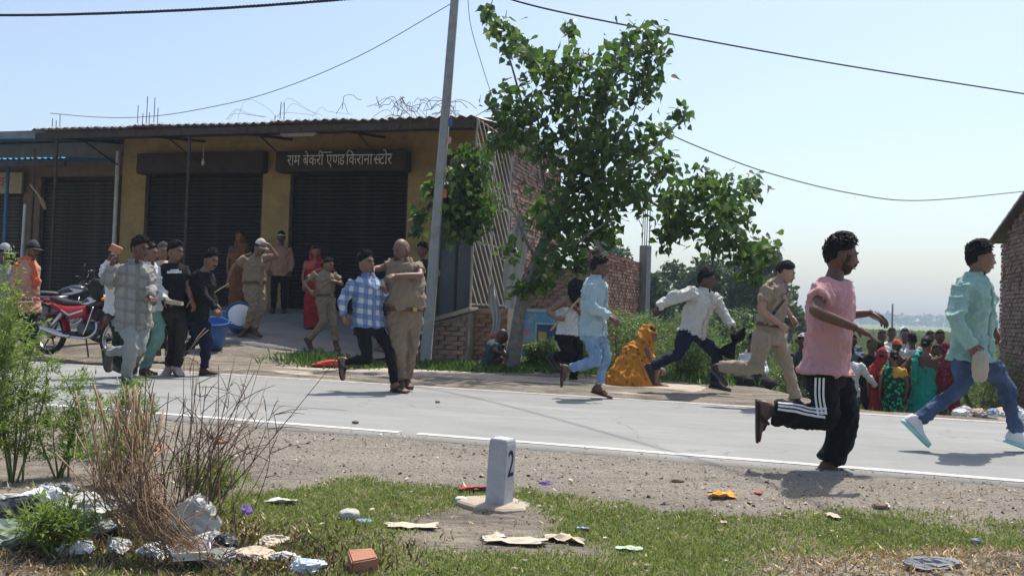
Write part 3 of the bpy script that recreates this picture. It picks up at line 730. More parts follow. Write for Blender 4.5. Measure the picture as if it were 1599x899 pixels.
def wire(pts, r, m, label, sag=0, twist=0):
    P = [W(*p) if len(p) == 3 and not isinstance(p, Vector) else p for p in pts]; o0 = P[0].copy(); g = G()
    Q = catmull([tuple(p - o0) for p in P], 14)
    if sag:
        for i in range(len(Q)): u = i / (len(Q) - 1); Q[i][2] -= sag * 4 * u * (1 - u)
    if twist:
        Q = catmull(Q, 8)
        for ph in (0, 2.1, 4.2):
            g.tube([q + np.array([0, math.cos(i * .75 + ph) * r * .9, math.sin(i * .75 + ph) * r * .9]) for i, q in enumerate(Q)], r * .75, 5)
    else: g.tube(Q, r, 5)
    return tag(g.build('overhead_wire', m, None, True, o0), label, 'wire')
wire([(-60, 24, 12.0), (100, 23, 11.6), (330, 14, 11), (560, -3, 10.4), (760, -26, 10)], .012, WIRE, 'thick twisted black cable crossing the top left of the sky', twist=1)
wire([W(708, 4, 14.7), W(560, 88, 15.5), W(420, 145, 16.3), W(300, 173, 17), W(220, 183, 17.4), W(150, 183, 17.6), W(78, 177, 17.8)], .007, WIREG, 'thin grey wire sagging from the pole down to the shop roof')
wire([W(713, -45, 14.7), W(800, 0, 15), W(1000, 44, 16.2), W(1300, 99, 18.5), W(1620, 150, 21)], .017, WIRE, 'thick dark cable running from the pole top to the upper right edge')
wire([W(1020, 195, 30), W(1080, 225, 31), W(1200, 270, 33), W(1330, 302, 35), W(1440, 313, 37), W(1620, 297, 40)], .022, WIREG, 'thin wire sagging low across the sky on the right')
wire([W(730, -10, 14.6), W(735, 40, 14.5), W(752, 100, 14.4), W(770, 156, 14.2)], .006, WIREG, 'loose thin wire dangling from the pole into the tree')
wire([ptop - Vector((0, 0, .1)), Vector((1.0, 12.6, 6.6)), Vector((3.3, 7.4, 6.5)), Vector((5.2, 2.5, 6.6))], .016, WIRE, 'cable overhead that throws the thin line of shadow across the road')
wire([W(-40, 3, 9.0), W(-20, -30, 9)], .004, WIREG, 'short end of wire beyond the left edge') if False else None

MST = mat('milestone_paint', (.47, .47, .5), .8, .12, 8, .3, 50, dirt=(.36, .35, .35), dsc=7); NUM = mat('dark_blue_number', (.02, .022, .06), .7, .2, 20)
mp = gp(779, 788); mst = empty('milestone', mp, R_(-27), 'small whitewashed concrete milestone with a black number 2', 'milestone')
g = G(); hw = .056
g.loft([[Vector((a * hw * k + .004 * z, b * hw * k, z)) for a, b in ((-1, -1), (1, -1), (1, 1), (-1, 1))] for z, k in ((-.12, 1.05), (.0, 1.03), (.335, .98), (.36, .93), (.366, .85))])
bm_ = bevel(g.build('stone', MST, mst), .006); mst.rotation_euler = (0, R_(1.5), R_(-27))
V, Fa, wd_ = text_line(['2'], .17); mesh_obj('number', [(hw * 1.0 + .0035, (v[0] / wd_ - .5) * .068, v[1] * 1.2 + .165) for v in V], Fa, NUM, mst, smooth=False)
g = G(); V = []
pp = [(-.2, -.12), (-.05, -.17), (.1, -.15), (.18, -.05), (.15, .1), (.0, .16), (-.14, .1), (-.22, .0)]
g.loft([[Vector((a * k, b * k, z)) for a, b in pp] for z, k in ((-.08, 1.05), (.008, 1.0), (.018, .93))]); g.build('footing', TAN, mst)

# ------------------------------------------------------------------ grass underfoot
GRASS = leaf_mat('grass_blade', (.24, .285, .1), .4, .35, (.42, .37, .2)); STRAW = leaf_mat('straw', (.56, .41, .25), .35, .15)
GRASS2 = leaf_mat('weed_leaf', (.1, .17, .045), .4, .3)
def blades(name, n, box, dens, size, mt, label, cat, flat=.8, kind='stuff', width=.55, rr=None):
    r = rr or rng; P = np.column_stack([r.uniform(box[0], box[1], n), r.uniform(box[2], box[3], n)])
    k = r.uniform(size=n) < dens(P[:, 0], P[:, 1]); P = P[k]; n = len(P)
    P = np.column_stack([P, gz(P[:, 0], P[:, 1]) - .004])
    d = r.normal(size=(n, 3)) * flat; d[:, 2] = np.abs(d[:, 2]) * .5 + .75; d /= np.linalg.norm(d, axis=1, keepdims=True)
    z = r.normal(size=(n, 3)); z -= d * (z * d).sum(1, keepdims=True); z /= np.linalg.norm(z, axis=1, keepdims=True)
    Rm = np.stack([np.cross(d, z) * width, d, z], 2); sz = r.uniform(size[0], size[1], n)
    V, Fa = scatter(P, Rm, sz, (SLIM[0] * np.array([1, 1, 2.2]), SLIM[1])); o0 = P.mean(0)
    return tag(mesh_obj(name, V - o0, Fa, mt, loc=o0), label, cat, kind=kind)
blades('grass', 330000, (-2.6, 4.2, 2.9, 5.6), lambda x, y: grass_mask(x, y) * np.clip(.5 + .9 * (fbm(np.stack([x * 5, y * 5, x * 0], -1), 21) + .45), .12, 1), (.009, .032), GRASS, 'short green grass on the near roadside verge', 'grass', flat=.95)
def straw_d(x, y):
    m = sst(1.0, 1.5, x) * sst(4.35, 4.1, y) + 1.2 * sst(-.9, -1.5, x) * sst(4.75, 4.3, y) + .05
    return m * (.5 + .5 * fbm(np.stack([x * 4, y * 4, x * 0], -1), 31))
blades('dry_straw', 110000, (-3.4, 4.2, 2.9, 5.4), straw_d, (.018, .055), STRAW, 'dry straw and dead grass strewn over the verge', 'straw', flat=2.6, width=.22)
def patch(px, py, rx, ry, z=.05):
    p = WZ(px, py, z); return lambda x, y: np.exp(-((x - p.x) / rx) ** 2 - ((y - p.y) / ry) ** 2)
pt_ = [patch(510, 562, .5, .55, .1), patch(545, 565, .4, .4, .1), patch(690, 572, .35, .3, .05), patch(730, 577, .6, .3, .05), patch(850, 583, .8, .3, .0), patch(780, 580, .7, .25, .0), patch(950, 590, .8, .5, -.05), patch(1150, 610, 1, .5, -.1)]
blades('roadside_weeds', 60000, (-5, 4.5, 10.8, 15.2), lambda x, y: np.clip(sum(f(x, y) for f in pt_), 0, 1), (.05, .16), GRASS2, 'patches of green weeds along the far roadside', 'weeds', flat=.6)
def field_d(x, y): return np.clip(.25 + .8 * sst(16, 30, y), 0, 1)
fr = np.random.default_rng(3); n = 46000
fy_ = 15 + 150 * fr.uniform(size=n) ** 1.9; fx_ = fy_ * fr.uniform(.1, .75, n)
st_ = toST(fx_, fy_); k_ = (st_[1] > 15.4); fx_, fy_ = fx_[k_], fy_[k_]; n = len(fx_)
d = fr.normal(size=(n, 3)) * .35; d[:, 2] = 1; d /= np.linalg.norm(d, axis=1, keepdims=True); z = fr.normal(size=(n, 3)); z -= d * (z * d).sum(1, keepdims=True); z /= np.linalg.norm(z, axis=1, keepdims=True)
V, Fa = scatter(np.column_stack([fx_, fy_, gz(fx_, fy_, False)]), np.stack([np.cross(d, z) * (.5 + fy_[:, None] * .03), d, z], 2), fr.uniform(.25, .6, n) * (1 + fy_ / 200), SLIM)
FIELD = leaf_mat('crop_leaf', (.14, .165, .06), .35, .3, (.24, .21, .1))
tag(mesh_obj('field_crop', V, Fa, FIELD), 'pale green crop filling the low field behind the crowd', 'crop', kind='stuff')

# ------------------------------------------------------------------ trees and shrubs
BARK = mat('grey_bark', (.2, .175, .15), .95, .35, 14, .7, 45, dirt=(.12, .1, .085), dsc=9)
PEEPAL = leaf_mat('peepal_leaf', (.075, .13, .036), .5, .4, (.24, .28, .08), .4)
SHRUB = leaf_mat('shrub_leaf', (.13, .19, .075), .45, .35, (.3, .32, .14)); FARL = leaf_mat('far_tree_leaf', (.075, .11, .055), .4, .2)
TY = 13.9; tb = W(797, 578, TY); tb.z = float(gz(tb.x, tb.y)) - .03
tree = empty('peepal_tree', tb, 0, 'broad leaved tree with pale trunk leaning right beside the brick wall', 'tree')
def TP(px, py, dy=0): return W(px, py, TY + dy) - tb
limbs = {'trunk': ([(797, 585, 0), (806, 530, 0), (816, 470, .02), (838, 405, .05), (862, 350, .05), (885, 300, 0), (905, 250, -.05), (922, 205, 0)], (.135, .11, .095, .082, .07, .058, .05, .036)),
 'a': ([(862, 350, .05), (850, 290, .2), (838, 225, .3), (815, 160, .35), (795, 90, .3), (768, 15, .2)], (.05, .04, .035, .028, .02, .01)),
 'b': ([(922, 205, 0), (940, 165, -.1), (960, 120, -.2), (985, 85, -.3), (1015, 60, -.35)], (.045, .04, .03, .022, .012)),
 'c': ([(905, 250, -.05), (900, 190, .3), (890, 130, .4), (888, 45, .4)], (.04, .03, .022, .008)),
 'd': ([(885, 300, 0), (935, 285, -.3), (985, 260, -.5), (1030, 225, -.6), (1065, 185, -.6)], (.05, .04, .03, .022, .01)),
 'e': ([(870, 335, 0), (930, 320, .3), (1000, 305, .5), (1070, 310, .5), (1130, 300, .4), (1180, 288, .4)], (.06, .05, .04, .03, .022, .01)),
 'f': ([(1000, 305, .5), (1050, 335, .6), (1100, 355, .7), (1150, 375, .7), (1200, 395, .6)], (.035, .03, .025, .018, .01)),
 'g': ([(838, 405, .05), (818, 370, -.2), (800, 330, -.3), (770, 310, -.4)], (.04, .03, .02, .012)),
 'h': ([(850, 380, .05), (890, 385, -.4), (920, 365, -.6), (950, 345, -.6)], (.035, .028, .02, .01)),
 'i': ([(885, 300, 0), (960, 235, .3), (985, 190, .3), (1000, 140, .3)], (.03, .028, .02, .012))}
for nm, (pts, rad) in limbs.items():
    g = G(); g.tube([TP(*p) for p in pts], [q * (1 if nm == 'trunk' else .7) for q in rad], 10, sub=5); g.build('trunk' if nm == 'trunk' else 'limb', BARK, tree, True)
clumps = [(765, 20, 14), (783, 45, 20), (800, 72, 20), (828, 92, 22), (888, 45, 12), (850, 112, 24), (790, 165, 30), (822, 172, 30), (878, 112, 26), (905, 95, 18), (930, 122, 26), (985, 70, 26), (1020, 60, 22), (1012, 100, 26), (958, 95, 26), (1000, 140, 26), (940, 155, 34), (878, 152, 30), (900, 200, 36), (850, 230, 28), (800, 205, 26), (775, 220, 16), (910, 250, 36), (960, 212, 26), (1060, 182, 16), (1022, 205, 20), (990, 240, 30), (940, 282, 38), (890, 300, 40), (872, 352, 32), (902, 372, 28), (868, 402, 24), (846, 436, 20), (930, 330, 36), (990, 300, 34), (1040, 262, 22), (1062, 312, 34), (1100, 290, 30), (1132, 310, 30), (1170, 290, 20), (1110, 350, 32), (1060, 348, 26), (1150, 342, 22), (1130, 382, 28), (1160, 392, 24), (1192, 392, 20), (1172, 424, 18), (1040, 372, 16), (840, 330, 20), (815, 448, 16), (800, 385, 14), (950, 365, 20), (905, 415, 14), (930, 230, 22)]
r = np.random.default_rng(5); P = []; twigs = []
for cx, cy, rr_ in clumps:
    nl = int(rr_ * rr_ * .118) + 12; q = r.normal(size=(nl, 3)) * .58
    c0 = np.array(TP(cx, cy, r.normal() * .35)); k = rr_ / FPX * TY
    P.append(c0 + q * np.array([k, k * 1.5, k])); 
    for j in range(2): twigs.append((c0, c0 + r.normal(size=3) * k * .8))
P = np.vstack(P); n = len(P); Rm = rand_rot(n, .75, .9, r); sz = r.uniform(.085, .155, n)
order = np.argsort(P[:, 1] - sz * 3); P, sz, Rm = P[order], sz[order], Rm[order]
crown = empty('crown', (0, 0, 0), parent=tree)
leafmesh = bpy.data.meshes.new('leaf'); leafmesh.from_pydata([tuple(v) for v in HEART[0]], [], HEART[1]); leafmesh.materials.append(PEEPAL)
for i in range(300):
    o = bpy.data.objects.new('leaf', leafmesh); COL.objects.link(o); o.parent = crown
    o.matrix_basis = Matrix.Translation(P[i]) @ Matrix(Rm[i].tolist()).to_4x4() @ Matrix.Scale(sz[i], 4)
V, Fa = scatter(P[300:], Rm[300:], sz[300:], HEART); tag(mesh_obj('foliage', V, Fa, PEEPAL, crown, smooth=False), kind='stuff')
g = G()
for a, b in twigs: g.tube([a, (a + b) / 2 + r.normal(size=3) * .03, b], (.012, .009, .004), 4)
tag(g.build('twigs', BARK, crown), kind='stuff')
# broken leafy branch hanging by the pole
hb = empty('hanging_branch', W(735, 245, 14.9), 0, 'leafy branch hanging down in front of the shop between pole and lattice', 'branch'); hb0 = W(735, 245, 14.9)
P = []; ends = []
for cx, cy, rr_ in ((738, 245, 22), (725, 275, 30), (735, 305, 34), (722, 330, 34), (745, 335, 26), (712, 305, 22), (708, 350, 22), (735, 360, 20), (655, 335, 13), (650, 358, 10), (690, 300, 14), (672, 290, 12)):
    nl = int(rr_ * rr_ * .2) + 14; P.append(np.array(W(cx, cy, 14.9) - hb0) + r.normal(size=(nl, 3)) * .55 * rr_ / FPX * 14.9); ends.append(W(cx, cy, 14.9) - hb0)
P = np.vstack(P); n = len(P); Rm = rand_rot(n, 1.3, .9, r); sz = r.uniform(.07, .14, n)
V, Fa = scatter(P, Rm, sz, HEART); tag(mesh_obj('foliage', V, Fa, PEEPAL, hb, smooth=False), kind='stuff')
for e in ends: g = G(); g.tube([(.1, 0, .15), e * .5 + Vector((.05, 0, .1)), e], (.016, .012, .006), 5, sub=3); g.build('twig', BARK, hb)

def shrub(name, px, yb, yt, w, Y, label, mt, nleaf=1500, lsz=(.05, .1), tpl=OVAL, group=None, cat='shrub', trunk=True, droop=.1, lob=9, seed=None):
    rr = np.random.default_rng(int(px * 7 + yb) if seed is None else seed); b = W(px, yb, Y); b.z = min(b.z, float(gz(b.x, b.y)) + .05); t = W(px, yt, Y); h = t.z - b.z; rad = w / 2 / FPX * Y
    o = empty(name, b, 0, label, cat, group); P = []
    lobes = [(rr.normal() * rad * .5, rr.normal() * rad * .4, h * rr.uniform(.3 if trunk == 2 else .12, .85)) for _ in range(lob)]
    for L in lobes:
        k = nleaf // lob; q = rr.normal(size=(k, 3)); q /= np.linalg.norm(q, axis=1, keepdims=True); q *= rr.uniform(.25, 1, size=(k, 1)) ** .5
        sh = rad * rr.uniform(.38, .62); P.append(np.array(L) + q * np.array([sh, sh, min(sh * .9, h * .26)]))
    P = np.vstack(P); P[:, 2] = np.maximum(P[:, 2], .02); n = len(P); V, Fa = scatter(P, rand_rot(n, droop, 1, rr), rr.uniform(lsz[0], lsz[1], n), tpl)
    tag(mesh_obj('crown' if trunk == 2 else 'foliage', V, Fa, mt, o, smooth=False), kind='stuff')
    if trunk == 2:
        g = G(); g.tube([(0, 0, -.1), (.02 * h, 0, h * .25), (-.01 * h, 0, h * .5), (.02 * h, 0, h * .75)], (.035 * h, .028 * h, .02 * h, .008 * h), 8, sub=3); g.build('trunk', BARK, o, True)
    for L in lobes:
        g = G(); z0 = h * .3 if trunk == 2 else 0; g.tube([(0, 0, z0), (L[0] * .5, L[1] * .5, z0 + (L[2] - z0) * .6), L], (.012 * h, .009 * h, .004 * h), 5, sub=2); g.build('limb' if trunk == 2 else 'stem', BARK, o)
    return o
for i, (px, yb, yt, w, Y, lab) in enumerate(((835, 583, 538, 60, 14.4, 'low green bush in front of the blue painted wall'), (868, 588, 530, 60, 14.2, 'green bush just right of the blue painted wall'), (915, 590, 500, 90, 14.6, 'tall weedy bush behind the boy in light blue shirt'),
    (965, 592, 470, 110, 15, 'large green bush below the unfinished brick house'), (1010, 585, 462, 100, 16.5, 'pale green bush right of the concrete column'), (1060, 605, 490, 110, 14.0, 'dark green bush behind the runner in white shirt'),
    (1105, 605, 475, 110, 15.2, 'tall green bush behind the white shirted runner\'s chest'), (1150, 606, 492, 100, 14.4, 'green bush between the runner and the running policeman'), (1200, 606, 510, 100, 15.0, 'weedy green bush behind the running policeman'), (1245, 600, 520, 70, 15.6, 'small green bush left of the crowd'), (1530, 640, 540, 120, 16.8, 'dark green bush at the foot of the brick building on the right'))):
    shrub('bush', px, yb, yt, w, Y, lab, SHRUB, 5200, (.035, .085), SLIM, 'bushes on the far roadside bank')
for px, yb, yt, w, Y, lab in ((950, 520, 362, 60, 60, 'distant green tree showing over the unfinished brick house'), (975, 520, 374, 60, 62, 'small distant tree just left of the concrete column'), (1026, 520, 426, 60, 48, 'small hazy tree just right of the unfinished house'), (1083, 515, 400, 90, 52, 'hazy round tree behind the running man in white'), (1135, 515, 392, 100, 50, 'hazy spreading tree above the white shirted runner'), (1190, 520, 372, 120, 44, 'tall hazy tree behind the running policeman'), (1232, 520, 420, 60, 56, 'hazy small tree at the right end of the tree row')):
    shrub('tree', px, yb, yt, w, Y, lab, FARL, 3600, (.2, .42), OVAL, 'hazy trees beyond the field edge', 'tree', 2, lob=13)
# far wood on the horizon
rr = np.random.default_rng(8); n = 16000; ang = rr.uniform(-.1, .8, n); Dm = 760 + rr.uniform(0, 120, n); x = Dm * np.tan(ang * .75); hh = 9 + 6 * fbm(np.column_stack([x / 26, x * 0, x * 0]), 9, 4) + 3 * fbm(np.column_stack([x / 90, x * 0, x * 0]), 12, 2)
P = np.column_stack([x, Dm, -1 + hh * rr.uniform(0.02, 1, n) ** .7]); V, Fa = scatter(P, rand_rot(n, 0, 1, rr), rr.uniform(2, 4.2, n), OVAL)
tag(mesh_obj('far_wood', V, Fa, FARL, smooth=False), 'hazy blue line of woods along the far horizon', 'woods', kind='stuff')
pm = W(1393, 512, 120); g = G(); g.tube([(0, 0, -1.5), (0, 0, W(1393, 474, 120).z - pm.z)], .13, 6); tag(g.build('distant_post', WIREG, None, True, pm), 'thin distant post standing far out in the field', 'post')

# ------------------------------------------------------------------ plants in the near left corner
FEATH = leaf_mat('feathery_leaf', (.19, .25, .085), .4, .45, (.26, .28, .09)); STEMG = mat('green_stem', (.16, .19, .07), .8, .3, 10); DRYST = mat('dry_stalk', (.27, .18, .115), .9, .35, 12); DRYST2 = mat('dark_dry_stalk', (.11, .075, .055), .9, .35, 12)
def leafy(name, base, tips, Y, label, nper=420, lsz=(.022, .05), mt=FEATH, group='green weeds in the near left corner', tpl=SLIM, spread=.05):
    b = gp(*base); rr = np.random.default_rng(int(base[0] * 13 + base[1]) % 9973); o = empty(name, b, 0, label, 'plant', group); PP, RR = [], []
    for tx, ty, dy in tips:
        t = W(tx, ty, b.y + dy) - b; m = t * .5 + Vector((rr.normal() * .05, rr.normal() * .05, .08)); Q = catmull([(rr.normal() * .02, rr.normal() * .02, 0), tuple(m), tuple(t)], 12)
        g = G(); g.tube(Q, np.linspace(.007, .002, len(Q)), 5); g.build('stem', STEMG, o, True)
        u = rr.uniform(.15, 1, nper // 16); 
        for uu in u:                               # side sprays
            c = Q[min(int(uu * (len(Q) - 1)), len(Q) - 1)]; dr = rr.normal(size=3); dr[2] = abs(dr[2]) * .6 + .25; dr /= np.linalg.norm(dr); ln = rr.uniform(.06, .2) * (1.15 - uu * .5)
            k = 14; s_ = rr.uniform(.1, 1, (k, 1)); PP.append(c + dr * s_ * ln + rr.normal(size=(k, 3)) * .008)
            dd = dr + rr.normal(size=(k, 3)) * .65; dd /= np.linalg.norm(dd, axis=1, keepdims=True); zz = rr.normal(size=(k, 3)) * .7 + np.array([0, 0, 1]); zz -= dd * (zz * dd).sum(1, keepdims=True); zz /= np.linalg.norm(zz, axis=1, keepdims=True)
            RR.append(np.stack([np.cross(dd, zz) * .62, dd, zz], 2))
    P = np.vstack(PP); Rm = np.vstack(RR); V, Fa = scatter(P, Rm, rr.uniform(lsz[0], lsz[1], len(P)), tpl); tag(mesh_obj('foliage', V, Fa, mt, o, smooth=False), kind='stuff'); return o
leafy('tall_weed', (-30, 760), [(-30, 380, 0), (5, 400, .1), (20, 440, -.1), (-10, 470, .2), (40, 500, 0), (-40, 430, .2), (30, 470, -.1), (10, 520, 0)], 4, 'tall feathery green weed at the left edge of the picture', 760)
leafy('tall_weed', (25, 752), [(15, 470, 0), (60, 520, .1), (75, 560, 0), (30, 540, .15), (0, 560, -.1), (50, 590, .1), (20, 620, 0)], 4, 'dense feathery weed in front of the man with orange scarf', 760)
leafy('tall_weed', (95, 745), [(100, 590, 0), (140, 585, .1), (70, 610, 0), (125, 640, .1), (85, 660, -.1), (150, 620, 0), (110, 690, 0)], 4, 'bushy green weed in front of the parked motorcycle', 520)
leafy('upright_weed', (198, 712), [(200, 606, 0), (185, 625, .05), (212, 632, 0)], 4, 'small upright green weed left of the dry stalks', 420, (.025, .045), spread=.02)
leafy('upright_weed', (226, 706), [(224, 598, 0), (215, 628, .05), (236, 640, 0)], 4, 'small upright green weed among the dry stalks', 420, (.025, .045))
leafy('low_weed', (80, 868), [(50, 825, 0), (80, 815, 0), (110, 835, 0), (95, 850, 0), (60, 845, 0), (130, 830, 0.1), (150, 850, 0)], 4, 'low green weed in front of the rubbish at bottom left', 360)
leafy('low_weed', (320, 800), [(300, 745, 0), (340, 740, 0), (370, 760, 0), (330, 770, 0), (285, 760, .1)], 4, 'low green weed behind the dry stalks', 360)
leafy('low_weed', (180, 760), [(150, 700, 0), (190, 705, .1), (210, 720, 0), (170, 690, .1), (240, 730, 0), (120, 720, 0)], 4, 'low green weed behind the rubbish heap', 420)
def stalks(name, base, arr, label, mt):
    b = gp(*base); o = empty(name, b, 0, label, 'dry plant'); 
    for pts, r0 in arr:
        P = [W(x, y, b.y + dy) - b for x, y, dy in pts]; g = G(); g.tube(P, np.linspace(r0, r0 * .35, len(P)), 5, sub=5)
        if len(P) > 2 and random.random() < .6:
            Q = catmull([tuple(p) for p in P], 6)
            for _ in range(random.randint(2, 6)):
                i = random.randint(len(Q) // 3, len(Q) - 1); e = Q[i] + np.array([random.gauss(0, .06), random.gauss(0, .05), random.uniform(.0, .11)]); g.tube([Q[i], (Q[i] + e) / 2 + np.array([0, 0, .01]), e], (.0022, .0018, .001), 4)
        g.build('stalk', mt if random.random() < .75 else DRYST, o, True)
    return o
rs = random.Random(4); up = []
for k in range(44):
    bx = rs.gauss(285, 45); top = (bx + rs.gauss(45, 60), rs.uniform(545, 690)); up.append(([(bx, rs.uniform(790, 850), rs.uniform(-.1, .15)), (bx + (top[0] - bx) * .35 + rs.gauss(0, 9), 720, rs.uniform(-.1, .1)), (top[0], top[1], rs.uniform(-.25, .25))], rs.uniform(.002, .0048)))
stalks('dry_shrub', (290, 838), up, 'upright bare brown stalks of a dead shrub', DRYST2)
cu = []
for k in range(95):
    a = rs.gauss(208, 26); cu.append(([(a - 15 + rs.gauss(0, 24), rs.uniform(600, 735), .05 + rs.uniform(-.15, .15)), (a - 12 + rs.gauss(0, 14), 755 + rs.gauss(0, 8), -.05 + rs.uniform(-.1, .1)), (a + 22 + rs.gauss(0, 18), 815 + rs.gauss(0, 8), -.12 + rs.uniform(-.08, .08)), (a + 80 + rs.gauss(0, 30), rs.uniform(850, 895), -.15 + rs.uniform(-.08, .08))], rs.uniform(.0018, .0045)))
stalks('dry_stalk_bundle', (245, 868), cu, 'bent bundle of dry brown stalks sprawling over the rubbish', DRYST)
lo = []
for k in range(16):
    a = rs.uniform(330, 420); lo.append(([(a - 60, 800, 0), (a - 20, rs.uniform(690, 760), 0), (a + rs.gauss(25, 30), rs.uniform(600, 720), .1)], .0035))
stalks('dry_sprig', (330, 812), lo, 'thin bare twigs leaning right at the edge of the grass', DRYST)
# ------------------------------------------------------------------ people
def skin_mat(c):
    k = 'skin_%d_%d' % (c[0] * 1000, c[1] * 1000)
    if k in MC: return MC[k]
    m = NT_(k); m.set(.5, 0, .35); m.col(m.ramp(m.noise(18, 4), [(.3, sc(c, .86)), (.7, sc(c, 1.1))])); m.b.inputs['Subsurface Weight'].default_value = .08
    m.b.inputs['Subsurface Radius'].default_value = (.012, .005, .003); MC[k] = m.mat; return m.mat
def cloth(name, c, var=.12, sheen=None, rough=.9):
    sheen = (.02 if max(c) < .08 else .1) if sheen is None else sheen
    if name in MC: return MC[name]
    m = NT_(name); m.set(rough, 0, .15); a = m.noise(7, 5); b = m.noise(220, 2)
    m.col(m.mix(.25, m.ramp(a, [(.3, sc(c, 1 - var)), (.7, sc(c, 1 + var))]), m.ramp(b, [(.3, sc(c, .75)), (.7, sc(c, 1.25))])))
    m.b.inputs['Sheen Weight'].default_value = sheen; m.bump(m.noise(11, 4, .55, sc3=(1.3, 1.3, .8)), .9, .035); MC[name] = m.mat; return m.mat
def checks(name, base, cols, px, pz, lw):
    """woven checks: bands across x+y and z"""
    if name in MC: return MC[name]
    m = NT_(name); m.set(.9, 0, .15); sp = m.n('ShaderNodeSeparateXYZ'); m.l(m.obj(), sp.inputs[0]); c = base
    wob = m.math('MULTIPLY', m.math('SUBTRACT', m.noise(5, 2), .5), .03)
    X = m.math('ADD', m.math('ADD', sp.outputs[0], m.math('MULTIPLY', sp.outputs[1], .6)), wob); Z = m.math('ADD', m.math('ADD', sp.outputs[2], m.math('MULTIPLY', sp.outputs[0], .12)), wob)
    first = True
    for (per, w, off, col, amt) in cols:
        for ax_ in (X, Z):
            f = m.math('FRACT', m.math('ADD', m.math('DIVIDE', ax_, per), off)); band = m.math('MULTIPLY', m.math('LESS_THAN', f, w), amt); c = m.mix(band, c, col)
    m.col(c); m.bump(m.noise(11, 4, .55, sc3=(1.3, 1.3, .8)), .9, .035); MC[name] = m.mat; return m.mat
def print_cloth(name, base, spot, scale=16, thr=.5):
    if name in MC: return MC[name]
    m = NT_(name); m.set(.85, 0, .2); v = m.n('ShaderNodeTexVoronoi', i_Scale=scale); m.l(m.obj(), v.inputs['Vector'])
    m.col(m.mix(m.ramp(v.outputs['Distance'], [(thr - .06, (1, 1, 1)), (thr + .04, (0, 0, 0))]), base, spot)); MC[name] = m.mat; return m.mat
HAIR = mat('black_hair', (.009, .008, .008), .62, .3, 30, .4, 90, spec=.2); GREYH = mat('grey_hair', (.08, .075, .07), .6, .3, 30)
EYEW = mat('eye_white', (.3, .27, .25), .3, .05); EYED = mat('eye_dark', (.012, .009, .008), .2, .05); LIPM = {}
BLK = cloth('black_cotton', (.014, .014, .016)); NAVY = cloth('navy_cloth', (.016, .02, .04)); KHAKI = cloth('khaki_drill', (.225, .17, .118), .12); KHAKI2 = cloth('khaki_drill_light', (.27, .208, .148), .12)
DENIM = NT_('blue_denim'); DENIM.set(.9, 0, .15); DENIM.col(DENIM.mix(.4, DENIM.ramp(DENIM.noise(5, 5), [(.35, (.035, .055, .11)), (.7, (.10, .145, .23))]), (.055, .08, .15))); DENIM.bump(DENIM.noise(13, 4, .6, sc3=(1, 1, 1.3)), 1.0, .04); DENIM = DENIM.mat
DENIML = NT_('faded_denim'); DENIML.set(.9, 0, .15); DENIML.col(DENIML.ramp(DENIML.noise(5, 5), [(.35, (.13, .22, .36)), (.7, (.3, .42, .55))])); DENIML.bump(DENIML.noise(13, 4, .6, sc3=(1, 1, 1.3)), 1.0, .04); DENIML = DENIML.mat
LEATH = mat('brown_leather', (.09, .045, .03), .55, .25, 10); DKLEATH = mat('dark_leather', (.03, .024, .022), .5, .25, 10); SOLE = mat('rubber_sole', (.06, .055, .05), .8, .2, 10)
WSHOE = mat('white_shoe', (.62, .63, .63), .6, .08, 8); MSOLE = mat('mint_sole', (.3, .62, .55), .6, .08, 8); WHITEC = cloth('white_cotton', (.56, .56, .55), .06)

def head_fn(d):
    """unit direction(s) (x right, y forward, z up) -> point on a head, metres, centre of skull at 0"""
    x, y, z = d[:, 0], d[:, 1], d[:, 2]; fr = np.clip(y, 0, 1); bk = np.clip(-y, 0, 1); lo = np.clip(-z, 0, 1)
    X = x * .076 * (1 - .30 * lo ** 1.6) * (1 - .06 * fr); Y = y * .097 * (1 - .06 * fr) * (1 - .38 * bk * lo ** 1.1); Z = z * .118
    Y = Y + .012 * lo * fr + .0
    g = lambda cx, cz, sx, sz: np.exp(-((x - cx) / sx) ** 2 - ((z - cz) / sz) ** 2) * (y > 0)
    Y = Y + .006 * (g(.3, .2, .35, .09) + g(-.3, .2, .35, .09)) - .011 * (g(.4, .02, .17, .1) + g(-.4, .02, .17, .1))
    Y = Y + .019 * g(0, -.24, .13, .12) + .011 * g(0, -.06, .09, .2) + .006 * (g(.14, -.27, .09, .07) + g(-.14, -.27, .09, .07))
    Y = Y + .008 * g(0, -.47, .22, .05) - .005 * g(0, -.525, .2, .025) + .008 * g(0, -.575, .19, .05) + .009 * g(0, -.84, .22, .14) - .004 * g(0, -.68, .2, .06)
    X = X + np.sign(x) * .004 * np.exp(-((np.abs(x) - .72) / .25) ** 2 - ((z + .15) / .18) ** 2) * (y > 0)
    return np.stack([X, Y, Z], 1)
def sph(nu, nv):
    th = np.linspace(0.02, math.pi - .02, nv); ph = np.linspace(0, 2 * math.pi, nu, endpoint=False); T, Pp = np.meshgrid(th, ph, indexing='ij')
    D = np.stack([np.sin(T) * np.cos(Pp), np.sin(T) * np.sin(Pp), np.cos(T)], -1).reshape(-1, 3)
    Fa = [(j * nu + i, (j + 1) * nu + i, (j + 1) * nu + (i + 1) % nu, j * nu + (i + 1) % nu) for j in range(nv - 1) for i in range(nu)]
    return D, Fa
SPH = sph(44, 36); SPHL = sph(24, 20)
def hairline(D, style):
    x, y, z = D[:, 0], D[:, 1], D[:, 2]
    lim = np.where(y > 0, .52 - .36 * np.abs(x) ** 2 + .12 * y, .08 - .62 * np.clip(-y, 0, 1) ** .8)
    lim = np.where((np.abs(x) > .8) & (y > -.35), .2 + .35 * np.clip(y, 0, 1), lim)
    if style == 'bald': lim = np.where(z > .3, 2, np.where(y > .15, 2, lim + .1))
    return z - lim
